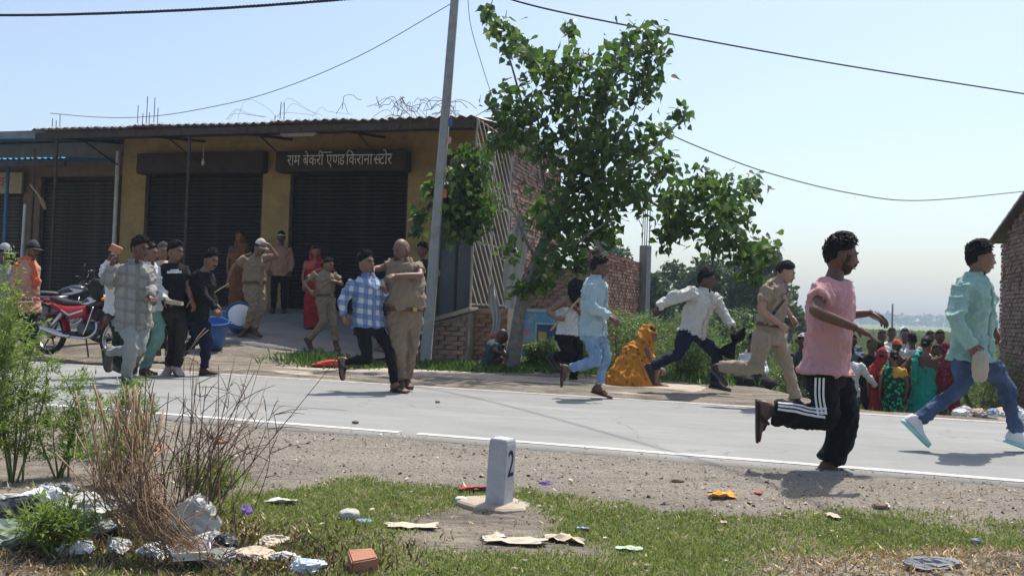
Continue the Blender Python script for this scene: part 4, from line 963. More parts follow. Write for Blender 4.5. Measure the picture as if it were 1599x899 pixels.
def rings_torso(hc, nk, side0, side1, fw0, us, e, belly=0, bow=0.0, k=1.0, wk=1.0):
    up = (nk - hc); Ls = up.length; up = up / Ls; prof = [(-.5, .16, .112), (-.22, .162, .114), (-.05, .165, .115), (.2, .146, .106), (.5, .16, .116), (.72, .172, .118), (.84, .155, .105), (.93, .108, .086), (1.0, .064, .064)]
    out = []
    for u in us:
        w = np.interp(u, [p[0] for p in prof], [p[1] for p in prof]); d = np.interp(u, [p[0] for p in prof], [p[2] for p in prof]); v = min(1, max(0, u))
        sd = (side0 * (1 - v) + side1 * v); sd -= up * sd.dot(up); sd.normalize(); fw = up.cross(sd)
        b = belly * math.exp(-((u - .22) / .26) ** 2); w = (w * wk + b * .55) * k + e; d = (d + b) * k + e
        c = hc + up * (Ls * u) + fw * (bow * 4 * v * (1 - v) + b * .45)
        ring = []
        for j in range(18):
            a = 2 * math.pi * j / 18; ca, sa = math.cos(a), math.sin(a); f = (abs(ca) ** 2.25 + abs(sa) ** 2.25) ** (-1 / 2.25); ring.append(c + sd * (ca * f * w) + fw * (sa * f * d))
        out.append(ring)
    return out
def lerp(a, b, u): return a * (1 - u) + b * u
def limb3(g, A, B, C, r, round_=True, n=12):
    """two bones A-B-C with radii at A, mid AB, B, mid BC, C"""
    q = B - A; P = [A, lerp(A, B, .5), lerp(A, B, .93), lerp(B, C, .07), lerp(B, C, .45), C]
    g.tube(P, (r[0], r[1], r[2], r[2], r[3], r[4]), n, round_=round_, sub=3)
def hand(g, w, d, pn, right, k=1.0, curl=.5, m=0, spread=.0):
    Y = Vector(d).normalized(); Z = -(Vector(pn) - Y * Vector(pn).dot(Y))
    if Z.length < 1e-3: Z = Y.orthogonal()
    Z.normalize(); X = Y.cross(Z); s = -1 if right else 1
    T = lambda x, y, z: w + (X * x + Y * y + Z * z) * k
    rows = [(0, .026, .02), (.03, .034, .018), (.06, .041, .016), (.092, .042, .013)]
    g.loft([[T(a * hw, y, b * hd) for a, b in ((-1, -.5), (-.7, -1), (.0, -1.05), (.7, -1), (1, -.5), (1, .5), (.7, 1), (0, 1.05), (-.7, 1), (-1, .5))] for y, hw, hd in rows], m)
    for i, (x, L) in enumerate(((.031, .068), (.011, .078), (-.010, .073), (-.030, .056))):
        x = x * s; p = Vector((x, .086, 0)); a = curl * .55; P = [p]; sp = x * (1 + spread * 6)
        for f in (.44, .32, .26):
            p = p + Vector(((sp - x) * .3 + x * .25 * (1 if spread else .3), math.cos(a), -math.sin(a))).normalized() * (L * f); P.append(p); a += curl * (.95 + .08 * i)
        g.tube([T(*q) for q in P], (.0092 * k, .0086 * k, .0078 * k, .0062 * k), 6, m, round_=True)
    p = Vector((.03 * s, .022, -.006)); dr = Vector((.72 * s, .66, -.25 - .3 * curl)).normalized(); P = [p]
    for L, b in ((.038, 0), (.03, .5 * curl + .15), (.024, .7 * curl)):
        dr = (dr + Vector((-.5 * s * b, .35 * b, -.45 * b))).normalized(); p = p + dr * L; P.append(p)
    g.tube([T(*q) for q in P], (.0125 * k, .0105 * k, .0095 * k, .0072 * k), 6, m, round_=True)
def foot(g, an, toe, kn, k=1.0, kind='bare', m=0, ms=1):
    v = (toe - an).normalized(); sh = (kn - an).normalized(); n = v.cross(sh)
    if n.length < .05: n = v.orthogonal()
    n.normalize(); Y = Matrix.Rotation(R_(22), 3, n) @ v; Z = n.cross(Y); Z = Z if Z.dot(sh) > 0 else -Z; X = Y.cross(Z)
    T = lambda x, y, z: an + (X * x + Y * y + Z * z) * k
    e = .007 if kind == 'shoe' else 0
    rows = [(-.064, .016, -.07, -.035), (-.052, .03, -.08, .0), (-.015, .034, -.08, .045), (.02, .034, -.08, .03), (.06, .037, -.08, -.015), (.1, .043, -.08, -.04), (.14, .047, -.08, -.053), (.175, .042, -.079, -.058), (.198, .024, -.076, -.064)]
    R = []
    for y, hw, zb, zt in rows:
        zt += e * .8; hw += e; c = (zb + zt) / 2; h = (zt - zb) / 2
        R.append([T(math.copysign(abs(math.cos(a)) ** .75, math.cos(a)) * hw, y * (1 + e * 3), c + math.copysign(abs(math.sin(a)) ** .75, math.sin(a)) * h) for a in [2 * math.pi * j / 12 for j in range(12)]])
    g.loft(R, m)
    if kind != 'bare':
        th = .024 if kind == 'shoe' else .014; ou = [(-.07, .02), (-.05, .036), (0, .039), (.06, .041), (.12, .05), (.17, .047), (.205, .025)]
        pts = [(w, y) for y, w in ou] + [(-w, y) for y, w in reversed(ou)]
        g.loft([[T(x, y, z) for x, y in pts] for z in (-.083 - th * .55, -.083 + th * .45)], ms)
    if kind == 'sandal':
        g.tube([T(-.045, .03, -.06), T(-.03, .07, -.022), T(.0, .12, -.04), T(.0, .14, -.07)], .008 * k, 6, ms); g.tube([T(.045, .03, -.06), T(.03, .07, -.022), T(.0, .12, -.04)], .008 * k, 6, ms)
        g.tube([T(-.043, .05, -.07), T(-.03, .08, -.02), T(.03, .08, -.02), T(.043, .05, -.07)], .011 * k, 6, ms, sub=3)
def wrinkle(V, Q, amp, seed, sc3=(9, 9, 15)):
    N = vnormals(V, Q); p = V @ np.array([[.8, .3, .5], [-.3, .9, .2], [-.5, -.2, .85]]).T * np.array(sc3); p = p + vnoise(V * 5, seed + 3)[:, None] * .9
    a = (1 - np.abs(vnoise(p, seed))) ** 4 - .35; b = (1 - np.abs(vnoise(p * 1.9 + 7, seed + 1))) ** 4 - .35; c = vnoise(V * 4.5, seed + 2)
    return V + N * ((a * 1.9 + b * 1.0 + c * .35) * amp * 1.65)[:, None]
def garment(name, g, mt, root, vox, amp, seed, it=2, parent=None, sc3=(9, 9, 15)):
    V, Q = remesh(g, vox, it)
    if amp: V = wrinkle(V, Q, amp, seed, sc3)
    return mesh_obj(name, V, Q, mt, parent or root)
NP = [0]
def tuck(o, shell, hc, up, level, cond=None, reach=.13):
    bv = BVHTree.FromPolygons([v.co.copy() for v in shell.data.vertices], [tuple(p.vertices) for p in shell.data.polygons])
    for v in o.data.vertices:
        p = v.co
        if (p - hc).dot(up) > level and (cond is None or cond(p)):
            loc, n, i, d = bv.find_nearest(p, reach)
            if loc is not None and (p - loc).dot(n) > -.018: v.co = loc - n * .022
def person(label, Y=None, org=(0, 0, 1), J=None, JW=None, look=(1, 0, -.05), hup=(0, 0, 1), skin=(.16, .085, .055), hair='short', hairm=None, k=1.0, top=None, bottom=None, feet=('bare',), curl=(.8, .8), palm=(None, None), belly=0, bow=.0, hs=1.0, beard=None, vox=.0135, group=None, hat=None, extra=None, lod=0, ground=None, wk=1.0, arms=True, handspread=0.0, hold=None):
    NP[0] += 1; seed = NP[0] * 11
    if J: JW = {n: W(org[0] + q[0] / org[2], org[1] + q[1] / org[2], Y + (q[2] if len(q) > 2 else 0)) for n, q in J.items()}
    hc0 = (JW['pa'] + JW['pb']) / 2
    if ground is None: ground = min([JW[n].z - .085 for n in ('aa', 'ab')])
    root0 = Vector((hc0.x, hc0.y, ground)); D = {n: v - root0 for n, v in JW.items()}
    root = empty('person', root0, 0, label, 'person', group or 'people on the road and roadside')
    SK = skin_mat(skin); hc = (D['pa'] + D['pb']) / 2; nk = D['nk']; up = (nk - hc).normalized()
    s0 = (D['pa'] - D['pb']).normalized(); s1 = (D['sa'] - D['sb']).normalized(); fwd = up.cross((s0 + s1).normalized())
    hd = D['hd']
    # --- body: one continuous surface
    g = G(); us = (-.24, -.05, .2, .5, .72, .84, .93, 1.0)
    g.loft(rings_torso(hc, nk, s0, s1, fwd, us, -.008, belly, bow, k, wk))
    hf = Vector(look).normalized(); hu = Vector(hup); hu = (hu - hf * hu.dot(hf)).normalized(); hx = hf.cross(hu)
    HM = Matrix((hx, hf, hu)).transposed(); hk = k * 1.07 * hs
    g.tube([nk - up * .05, nk, lerp(nk, hd - hu * .07 * hk - hf * .012, .6), hd - hu * .035 * hk - hf * .01], (.07 * k, .06 * k, .053 * k, .052 * k), 12, sub=2)
    AR = [.05, .045, .037, .036, .025]; LR = [.084, .074, .053, .05, .035]
    for c in 'ab':
        if arms: limb3(g, D['s' + c] + (nk - D['s' + c]) * .06, D['e' + c], D['w' + c], [r * k * (.72 if top and top.get('type', 'shirt') == 'shirt' and i_ < 4 else .8 if top and i_ == 0 and top.get('type') != 'vest' else 1) for i_, r in enumerate(AR)])
        limb3(g, D['p' + c], D['k' + c], D['a' + c], [r * k * (.72 if bottom and i_ < 4 else 1) for i_, r in enumerate(LR)])
    V, Q = remesh(g, max(vox, .0135), 2)
    vv = [tuple(p) for p in V]; ff = [tuple(int(i) for i in q) for q in Q]; b = G(); b.add(vv, ff, 0)
    DS, FS = (SPHL if lod else SPH); HV = head_fn(DS) * hk; HW = HV @ np.array(HM).T + np.array(hd); b.add(HW, FS, 0)
    HT = lambda x, y, z: hd + HM @ (Vector((x, y, z)) * hk)
    for sx in (-1, 1):
        b.ell(HT(sx * .074, -.008, -.006), (.013 * hk, .021 * hk, .034 * hk), HM @ Matrix.Rotation(sx * -.35, 3, 'Z'), 8, 6, 0)
        if not lod:
            b.ell(HT(sx * .0305, .0795, .004), (.0115 * hk, .0075 * hk, .0045 * hk), HM, 10, 8, 1); b.ell(HT(sx * .0305, .0865, .004), (.0085 * hk, .0035 * hk, .0062 * hk), HM, 8, 6, 2)
            b.tube([HT(sx * .012, .093, .021), HT(sx * .031, .0925, .0265), HT(sx * .052, .080, .022)], (.0045 * hk, .0055 * hk, .0035 * hk), 5, 3)
        else: b.ell(HT(sx * .0305, .084, .004), (.012 * hk, .006 * hk, .007 * hk), HM, 6, 5, 2)
    b.tube([HT(-.021, .088, -.0585), HT(0, .0965, -.056), HT(.021, .088, -.0585)], (.002 * hk, .004 * hk, .002 * hk), 6, 4); b.tube([HT(-.018, .088, -.066), HT(0, .095, -.067), HT(.018, .088, -.066)], (.002 * hk, .0045 * hk, .002 * hk), 6, 4)
    if beard in ('moustache', 'full'):
        b.tube([HT(-.027, .087, -.052), HT(-.012, .097, -.046), HT(.0, .099, -.045), HT(.012, .097, -.046), HT(.027, .087, -.052)], (.003 * hk, .006 * hk, .005 * hk, .006 * hk, .003 * hk), 6, 3)
    for i, c in enumerate('ab'):
        if arms and ('h' + c) in D:
            d = D['h' + c] - D['w' + c]; pn = palm[i] if palm[i] is not None else (hc - D['w' + c])
            hand(b, D['w' + c] - d.normalized() * .012, d, pn, c == 'a', k * 1.0, curl[i], 0, handspread)
        if feet[0] in ('bare', 'sandal'): foot(b, D['a' + c], D['t' + c], D['k' + c], k, 'bare')
    lip = (skin[0] * .95, skin[1] * .72, skin[2] * .72); lm = mat('lip_%d' % (skin[0] * 1000), lip, .5, .1)
    body = b.build('body', [SK, EYEW, EYED, hairm or HAIR, lm], root, True)
    # --- hair
    hm = hairm or HAIR
    if hair:
        Dd, Fh = SPHL if lod else SPH; q = hairline(Dd, hair); th = {'short': .013, 'thick': .02, 'flop': .02, 'bald': .007, 'bun': .012, 'crop': .009}[hair]
        nn = vnoise(Dd * 6 + seed, seed); off = th * (.75 + .55 * nn + .5 * np.clip(Dd[:, 2], 0, 1)) * np.clip(q / .16, 0, 1) ** .6 * (.4 + .6 * np.clip((Dd[:, 2] + .05) / .6, 0, 1)) - .003
        HV2 = head_fn(Dd); HV2 = HV2 / (np.linalg.norm(HV2, axis=1, keepdims=True)) * (np.linalg.norm(HV2, axis=1, keepdims=True) + off[:, None]); HV2 = HV2 * hk @ np.array(HM).T + np.array(hd)
        keep = [f for f in Fh if min(q[i] for i in f) > -.09]; hg = G(); hg.add(HV2, keep)
        if hair != 'bald':
            rr = np.random.default_rng(seed); nt = (40 if lod else 420) if hair != 'crop' else 60
            idx = rr.choice(np.where(q > .02)[0], nt)
            for i in idx:
                n = Vector(HM @ Vector(Dd[i])); p = Vector(HV2[i]) - n * .004; flow = hf * (.75 if Dd[i][2] > .4 else .1) + hu * (.25 if Dd[i][1] > .2 and Dd[i][2] > .3 else -.25) + Vector(rr.normal(size=3)) * .4; flow = (flow - n * flow.dot(n)).normalized() + n * (.28 if hair == 'thick' else .1); L = rr.uniform(.015, .034) * (.4 + .6 * min(1, max(0, Dd[i][2] * 1.4))) * (1.15 if hair in ('thick', 'flop') else .8) * k
                hg.tube([p, p + n * L * .22 + flow * L * .4, p + n * L * .12 + flow * L * .95], (.0052 * k, .0048 * k, .0012), 4)
        if hair == 'bun': hg.ell(HT(0, -.105, .0), (.045, .04, .045), HM, 12, 8)
        hg.build('hair', hm, root, True)
    if beard == 'full':
        Dd, Fh = SPH; m_ = ((Dd[:, 2] < -.42 - .25 * np.clip(Dd[:, 1] - .5, 0, 1)) & (Dd[:, 1] > -.05)) | ((np.abs(Dd[:, 0]) > .84) & (Dd[:, 2] < .05) & (Dd[:, 1] > -.05)); HB = head_fn(Dd) * 1.02 * hk @ np.array(HM).T + np.array(hd)
        m_ &= ~((np.abs(Dd[:, 0]) < .28) & (Dd[:, 2] > -.64) & (Dd[:, 1] > .3)); kf = [f for f in Fh if all(m_[i] for i in f)]; bg = G(); bg.add(HB, kf); bg.build('beard', mat('stubble', (.045, .028, .022), .8, .4, 60), root, True)
    # --- trousers
    if bottom:
        g = G(); cut = bottom.get('len', 1.0); fl = bottom.get('cuff', .058) * k; lo = bottom.get('loose', .012) * k
        g.loft(rings_torso(hc, nk, s0, s1, fwd, (-.26, -.12, -.03, .08, .16), .012 * k, belly * .8, bow, k, wk))
        for c in 'ab':
            A, B, C = D['p' + c], D['k' + c], D['a' + c]; C = lerp(B, C, cut)
            limb3(g, A - up * .01, B, C, [LR[0] * k + lo * 1.2, LR[1] * k + lo * 1.1, LR[2] * k + lo * 1.2, max(LR[3] * k + lo, fl * .95), fl], False)
        tr = garment('trousers', g, bottom['m'], root, vox, bottom.get('amp', .0055), seed + 5, sc3=(8, 8, 13)); bottom['o'] = tr
    # --- top
    if top:
        ty = top.get('type', 'shirt'); e = top.get('e', .02) * k; hem = top.get('hem', .16); Ls = (nk - hc).length; g = G()
        ul = [-hem / Ls, -hem / Ls * .5, -.02, .2, .5, .72, .84, .93, .985] if hem > .02 else [.1, .2, .35, .5, .72, .84, .93, .985]
        rg = rings_torso(hc, nk, s0, s1, fwd, ul, e, belly, bow, k, wk)
        fl = top.get('flare', .012)
        if hem > .02:
            for i in (0, 1):
                c = sum(rg[i], Vector()) / len(rg[i]); rg[i] = [c + (p - c) * (1 + fl * (8 - 4 * i)) for p in rg[i]]
        if ty == 'vest': rg = rg[:-3] + [[lerp(p, sum(rg[-3], Vector()) / 18, .3) for p in rg[-3]]]
        g.loft(rg); sl = {'shirt': 1.0, 'tee': .52, 'half': .62, 'roll': 1.25, 'vest': 0}[ty]; sl = top.get('sl', sl); e2 = e * .85
        for c in 'ab':
            if not sl or not arms: continue
            A, B, C = D['s' + c] + (nk - D['s' + c]) * .1, D['e' + c], D['w' + c]
            if sl <= .7: g.tube([A, lerp(A, B, .35), lerp(A, B, sl)], (AR[0] * k + e2, AR[1] * k + e2 * 1.05, AR[1] * k + e2 * 1.35), 12, sub=4)
            elif ty == 'roll': limb3(g, A, B, lerp(B, C, .3), [AR[0] * k + e2, AR[1] * k + e2, AR[2] * k + e2 * 1.1, AR[2] * k + e2 * 1.2, AR[2] * k + e2 * 1.2], False)
            else: limb3(g, A, B, lerp(B, C, .97), [AR[0] * k + e2, AR[1] * k + e2, AR[2] * k + e2, AR[3] * k + e2 * .9, AR[4] * k + e2 * .9], False)
        to = garment(top.get('name', 'shirt'), g, top['m'], root, vox, top.get('amp', .007), seed, sc3=top.get('sc3', (9, 9, 11)))
        if top.get('collar'):
            cg = G(); ring = rings_torso(hc, nk, s0, s1, fwd, (.985, 1.03), .006, 0, bow, k)[1]; nn_ = len(ring); c0 = sum(ring, Vector()) / nn_; fwv = up.cross(s1)
            st = [i for i in range(nn_)]
            A_, B_ = [], []
            for j in range(-7, 8):
                a = -math.pi / 2 + j * (math.pi / 7.6); dirv = s1 * math.cos(a) + up.cross(s1) * math.sin(a); dirv = s1 * math.cos(a) * 1.0 + fwv * math.sin(a); w_ = .068 * k
                A_.append(c0 + dirv * w_ + up * .022 * k + fwv * .004); B_.append(c0 + dirv * (w_ + .026 * k) - up * (.022 + .022 * (abs(j) / 7) ** 2) * k)
            n_ = len(A_); O_ = [p + (p - c0).normalized() * .004 for p in A_]
            cg.add(A_ + B_ , [(i, i + 1, n_ + i + 1, n_ + i) for i in range(n_ - 1)]); cg.build('collar', top.get('cm', top['m']), to, True)
    if top and bottom and hem > .02: tuck(tr, to, hc, up, -hem + .012)
    if top: tuck(body, to, hc, up, -.05 if hem > .02 else .06 * Ls, lambda p: (p - nk).dot(up) < -.03 * k and (ty != 'vest'), .02)
    if top and top.get('pm') is not None:
        f1 = up.cross(s1); f0 = up.cross(s0); cc = dict(root=root)
        snap_strip(cc, 'placket', top['pm'], to, [([lerp(hc, nk, .93), lerp(hc, nk, .5), hc, hc - up * max(hem - .03, .01)], [f1, lerp(f1, f0, .4).normalized(), f0, f0], 0)], .03 * k, .005)
        snap_strip(cc, 'pocket', top['pm'], to, [([lerp(hc, nk, .7) - s1 * .05 * k, lerp(hc, nk, .7) - s1 * .13 * k], f1, 0)], .02 * k, .005)
    # --- shoes
    if feet[0] in ('shoe', 'sandal'):
        for c in 'ab':
            fg = G(); an, to_, kn = D['a' + c], D['t' + c], D['k' + c]
            if feet[0] == 'shoe': foot(fg, an, to_, kn, k, 'shoe', 0, 1); fg.build('shoe', [feet[1], feet[2] if len(feet) > 2 else SOLE], root, True)
            else:
                foot(fg, an, to_, kn, k, 'sandal', 0, 1); n12 = 9 * 12; cap = [i for i, f in enumerate(fg.f) if fg.m[i] == 1]
                s2 = G(); s2.v = fg.v; s2.f = [fg.f[i] for i in cap]; s2.m = [0] * len(cap); s2.build('sandal', feet[1], root, True)
    # --- belt
    if top and top.get('belt'):
        bg = G(); r2 = rings_torso(hc, nk, s0, s1, fwd, (.075, .15), .031 * k, belly, bow, k, wk); bg.loft(r2, 0, False); bg.build('belt', top['belt'], root, True)
        c = sum(r2[0] + r2[1], Vector()) / 36; f2 = up.cross(s0); q = max(r2[0], key=lambda p: (p - c).dot(f2)); bk = G(); bk.box(lerp(q, max(r2[1], key=lambda p: (p - c).dot(f2)), .5), (.05, .02, .045), Matrix((s0, f2, up)).transposed()); bk.build('buckle', mat('brass', (.4, .3, .1), .4, .1, metal=.8), root)
    ctx = dict(root=root, D=D, hc=hc, nk=nk, up=up, s0=s0, s1=s1, fwd=fwd, HT=HT, HM=HM, hk=hk, k=k, root0=root0, hd=hd, hf=hf, hu=hu, JW=JW)
    if hat: hat(ctx)
    if extra: extra(ctx)
    return ctx
def cap_hat(mt, peak=True, mp=None, sz=1.0):
    def f(c):
        Dd, Fh = SPHL; q = Dd[:, 2] > .28; H = head_fn(Dd) * c['hk'] * 1.13 * sz; H[:, 2] += .006 + .02 * np.clip(Dd[:, 2], 0, 1); H = H @ np.array(c['HM']).T + np.array(c['hd']); g = G(); g.add(H, [f_ for f_ in Fh if all(q[i] for i in f_)]); g.build('cap', mt, c['root'], True)
        if peak:
            g = G(); T = c['HT']; n = 9; A = []; B = []
            for i in range(n): a = -1.1 + 2.2 * i / (n - 1); A.append(T(math.sin(a) * .083, math.cos(a) * .098, .042)); B.append(T(math.sin(a) * .085, .04 + math.cos(a) * .13, .028))
            g.add(A + B + [p - c['hu'] * .006 for p in A + B], [(i, i + 1, n + i + 1, n + i) for i in range(n - 1)] + [(2 * n + i, 3 * n + i, 3 * n + i + 1, 2 * n + i + 1) for i in range(n - 1)] + [(n + i, n + i + 1, 3 * n + i + 1, 3 * n + i) for i in range(n - 1)]); g.build('peak', mp or mt, c['root'], True)
    return f
def band_hat(mt, z0=.2, z1=.52, grow=1.1):
    def f(c):
        Dd, Fh = SPHL; q = (Dd[:, 2] > z0) & (Dd[:, 2] < z1); H = head_fn(Dd) * c['hk'] * grow @ np.array(c['HM']).T + np.array(c['hd']); g = G(); g.add(H, [f_ for f_ in Fh if all(q[i] for i in f_)]); g.build('headband', mt, c['root'], True)
    return f
def snap_strip(c, name, mt, target, lines, w, off=.006, nrm=None):
    """thin bands laid on a garment: each a list of points and an outward direction"""
    bv = BVHTree.FromPolygons([v.co.copy() for v in target.data.vertices], [tuple(p.vertices) for p in target.data.polygons])
    for pts, out, across in lines:
        Q = catmull([tuple(p) for p in pts], 10); A = []
        for i, q in enumerate(Q):
            d = Vector(Q[min(i + 1, len(Q) - 1)] - Q[max(i - 1, 0)]).normalized(); o_ = out[min(int(i / 10), len(out) - 1)] if isinstance(out, list) else out; ac = d.cross(o_).normalized()
            for sgn in (-.5, .5):
                p = Vector(q) + ac * (across + sgn * w); h = bv.ray_cast(p + o_ * .3, -o_, .5)
                loc = h[0] if h[0] else bv.find_nearest(p)[0]; A.append(loc + o_ * off)
        n = len(Q); mesh_obj(name, A, [(2 * i, 2 * i + 1, 2 * i + 3, 2 * i + 2) for i in range(n - 1)], mt, target)
def uniform_bits(c, target=None):
    """epaulettes, pocket flaps"""
    r = c['root']; fw = c['up'].cross(c['s1']); kk = c['k']
    for s_ in ('a', 'b'):
        S = c['D']['s' + s_]; sg = 1 if s_ == 'a' else -1; g = G(); R = Matrix((c['s1'], fw, c['up'])).transposed(); p = lerp(S, c['nk'], .3) + c['up'] * (.068 * kk); g.box(p, (.13 * kk, .045 * kk, .014), R @ Matrix.Rotation(.28 * sg, 3, 'Y')); bevel(g.build('epaulette', KHAKI2, r), .005)
        q = lerp(c['hc'], c['nk'], .72) + c['s1'] * (.085 * sg * kk) + fw * (.15 * kk); g = G(); g.box(q, (.1 * kk, .012, .05 * kk), R); bevel(g.build('pocket_flap', KHAKI2, r), .004)
# ------------------------------------------------------------------ the people, near to far
OA, OB, OC, OD, OE, OF, OG, OH, OI, OL = (1160, 350, 2.1417), (1390, 360, 2.4976), (1100, 400, 3.594), (1000, 410, 4.279), (840, 390, 3.747), (520, 365, 3.5235), (340, 355, 4.385), (140, 360, 3.595), (0, 370, 4.28), (730, 470, 7.493)
DARK = (.125, .066, .046); MID = (.2, .108, .072); FAIR = (.33, .19, .135)
PINK = cloth('pink_cotton', (.5, .265, .265), .06); MINT = cloth('mint_shirting', (.26, .41, .365), .08); SKYB = cloth('pale_blue_shirting', (.32, .42, .45), .08); CREAMC = cloth('cream_shirting', (.5, .49, .45), .06)
WBAND = cloth('white_stripe', (.7, .7, .7), .03)
# runner in pink
def pink_extra(c):
    tr = [o for o in c['root'].children if o.name.startswith('trousers')][0]; D = c['D']; o1 = Vector((-.35, -1, .1)).normalized()
    o2 = Vector((0, -.9, .5)).normalized()
    for off in (-.024, 0, .024):
        snap_strip(c, 'stripe', WBAND, tr, [([lerp(D['pa'], D['ka'], .25) + Vector((-.03, -.03, 0)), lerp(D['pa'], D['ka'], .6) + Vector((-.035, 0, 0)), lerp(D['pa'], D['ka'], .92) + Vector((-.03, 0, 0))], o1, off)], .013)
        snap_strip(c, 'stripe', WBAND, tr, [([lerp(D['ka'], D['aa'], .1), lerp(D['ka'], D['aa'], .5), lerp(D['ka'], D['aa'], .93)], o2, off)], .014)
person('running man in pink t-shirt and black track pants with white stripes', 5.86, OA, dict(hd=(326, 106), nk=(306, 180), sa=(268, 222, -.17), sb=(322, 216, .17), ea=(238, 292, -.30), eb=(318, 305, .24), wa=(382, 348, -.30), wb=(425, 297, .2), ha=(440, 378, -.3), hb=(475, 322, .2), pa=(262, 468, -.09), pb=(300, 466, .09), ka=(283, 652, -.12), kb=(352, 640, .04), aa=(92, 622, -.06), ab=(292, 800, .06), ta=(52, 720, -.05), tb=(345, 842, .05)),
   look=(1, -.05, -.08), skin=DARK, hair='thick', beard='full', top=dict(m=PINK, type='tee', hem=.065, flare=.03, e=.028, name='t_shirt', amp=.007), bottom=dict(m=BLK, cuff=.088, loose=.02, amp=.006, len=.95), feet=('sandal', DKLEATH), curl=(.35, .45), handspread=.02, palm=(Vector((-.2, .3, -1)), Vector((0, -.2, -1))), extra=pink_extra, k=1.02, vox=.011)
# striding man in mint shirt
person('man in mint green shirt and blue jeans striding right with white trainers', 6.95, OB, dict(hd=(350, 110), nk=(328, 180), sa=(272, 222, -.15), sb=(358, 215, .13), ea=(252, 345, -.24), eb=(378, 325, .2), wa=(318, 455, -.24), wb=(392, 385, .18), ha=(352, 505, -.24), hb=(415, 420, .16), pa=(288, 462, -.08), pb=(342, 460, .08), ka=(280, 612, -.08), kb=(448, 598, .1), aa=(105, 735, -.03), ab=(492, 790, .1), ta=(152, 842, -.04), tb=(560, 850, .1)),
   look=(1, -.1, .02), skin=MID, hair='thick', top=dict(m=MINT, pm=cloth('mint_seam', (.19, .31, .275)), hem=.085, flare=.02, e=.028, collar=1, amp=.008), bottom=dict(m=DENIM, cuff=.05, loose=.009, amp=.007), feet=('shoe', WSHOE, MSOLE), curl=(.8, .6), vox=.0115)
bagc = W(1390 + 352 / 2.4976, 360 + 530 / 2.4976, 6.66)
def lump(name, c, sz, mt, label, cat, seed=1, amp=.12, nu=20, nv=14, R=None, freq=3.0, group=None, parent=None, sq=1.0):
    D_, F_ = sph(nu, nv); d = np.sign(D_) * np.abs(D_) ** sq; d = d * (1 + amp * fbm(D_ * freq + seed * 3.1, seed, 4)[:, None] * 1.6 - amp * .6 * np.abs(vnoise(D_ * freq * 2 + seed, seed))[:, None]); V = d * np.array(sz)
    if R is not None: V = V @ np.array(R).T
    o = mesh_obj(name, V, F_, mt, parent, loc=c); return tag(o, label, cat, group) if parent is None else o
lump('cloth_bag', bagc, (.058, .042, .115), cloth('undyed_cloth', (.4, .34, .26)), 'small undyed cloth bag held by the man in mint shirt', 'bag', 3, .1, sq=.75)
# running policeman
def strap_extra(c):
    uniform_bits(c); D = c['D']; g = G(); fw = c['up'].cross(c['s1'])
    sh = [o for o in c['root'].children if o.name.startswith('shirt')][0]
    snap_strip(c, 'shoulder_strap', DKLEATH, sh, [([lerp(c['nk'], D['sb'], .5) + c['up'] * .02, lerp(c['hc'], c['nk'], .62), lerp(c['hc'], c['nk'], .3) + c['s1'] * .14], [Vector((.55, -.8, .25)).normalized()] * 3, 0)], .03)
person('policeman in khaki uniform running right with a strap across his chest', 9.9, OC, dict(hd=(452, 92), nk=(405, 142), sa=(345, 185, -.16), sb=(428, 182, .16), ea=(322, 302, -.24), eb=(450, 290, .22), wa=(430, 385, -.24), wb=(490, 345, .2), ha=(475, 425, -.24), hb=(522, 390, .18), pa=(332, 418, -.09), pb=(395, 420, .09), ka=(298, 628, -.12), kb=(455, 590, .06), aa=(82, 622, -.06), ab=(512, 800, .05), ta=(140, 765, -.1), tb=(595, 850, .03)),
   look=(1, -.1, -.28), skin=FAIR, hair='short', beard='moustache', top=dict(m=KHAKI2, type='half', hem=.0, e=.024, collar=1, belt=LEATH, amp=.008), bottom=dict(m=KHAKI2, cuff=.066, loose=.02, amp=.008), feet=('shoe', DKLEATH), curl=(1.2, .8), extra=strap_extra)
# white shirt runner
person('man in white shirt and black trousers sprinting right with arms spread', 11.0, OD, dict(hd=(440, 120), nk=(428, 185), sa=(352, 200, -.14), sb=(485, 212, .12), ea=(225, 228, -.24), eb=(548, 320, .12), wa=(118, 300, -.2), wb=(618, 440, .02), ha=(88, 345, -.2), hb=(650, 492, .0), pa=(318, 448, -.08), pb=(375, 450, .08), ka=(255, 612, -.06), kb=(512, 625, .08), aa=(82, 695, -.02), ab=(502, 790, .1), ta=(88, 800, -.02), tb=(580, 838, .1)),
   look=(1, -.25, -.05), skin=(.09, .048, .035), hair='thick', top=dict(m=CREAMC, pm=cloth('cream_seam', (.38, .37, .33)), hem=.06, e=.032, collar=1, amp=.01), bottom=dict(m=NAVY, cuff=.062, loose=.016, amp=.006), feet=('shoe', DKLEATH), curl=(1.3, 1.2))
def cloth_sheet(name, pts, mt, label, cat, Y, th=.02, seed=1):
    """thick crumpled cloth whose outline is given by photo points"""
    P = [W(x, y, Y) for x, y in pts]; c = sum(P, Vector()) / len(P); rings = []; n = len(P)
    for u in (0.0, .35, .7, 1.0):
        for s_ in (1,):
            rings.append([(lerp(p, c, u) - c) + Vector((0, -math.cos(u * 1.3) * 0 - th * math.sin(min(1, u * 2) * 1.5) - .03 * math.sin(i * 2.1 + seed + u * 4) * (1 if u > 0 else .3), 0)) for i, p in enumerate(P)])
    g = G(); g.loft(rings); g.loft([[Vector((q.x, -q.y + .01, q.z)) for q in r_] for r_ in rings]); return tag(g.build(name, mt, None, True, c), label, cat)
dx = lambda x, y: (1000 + x / 4.279, 410 + y / 4.279)
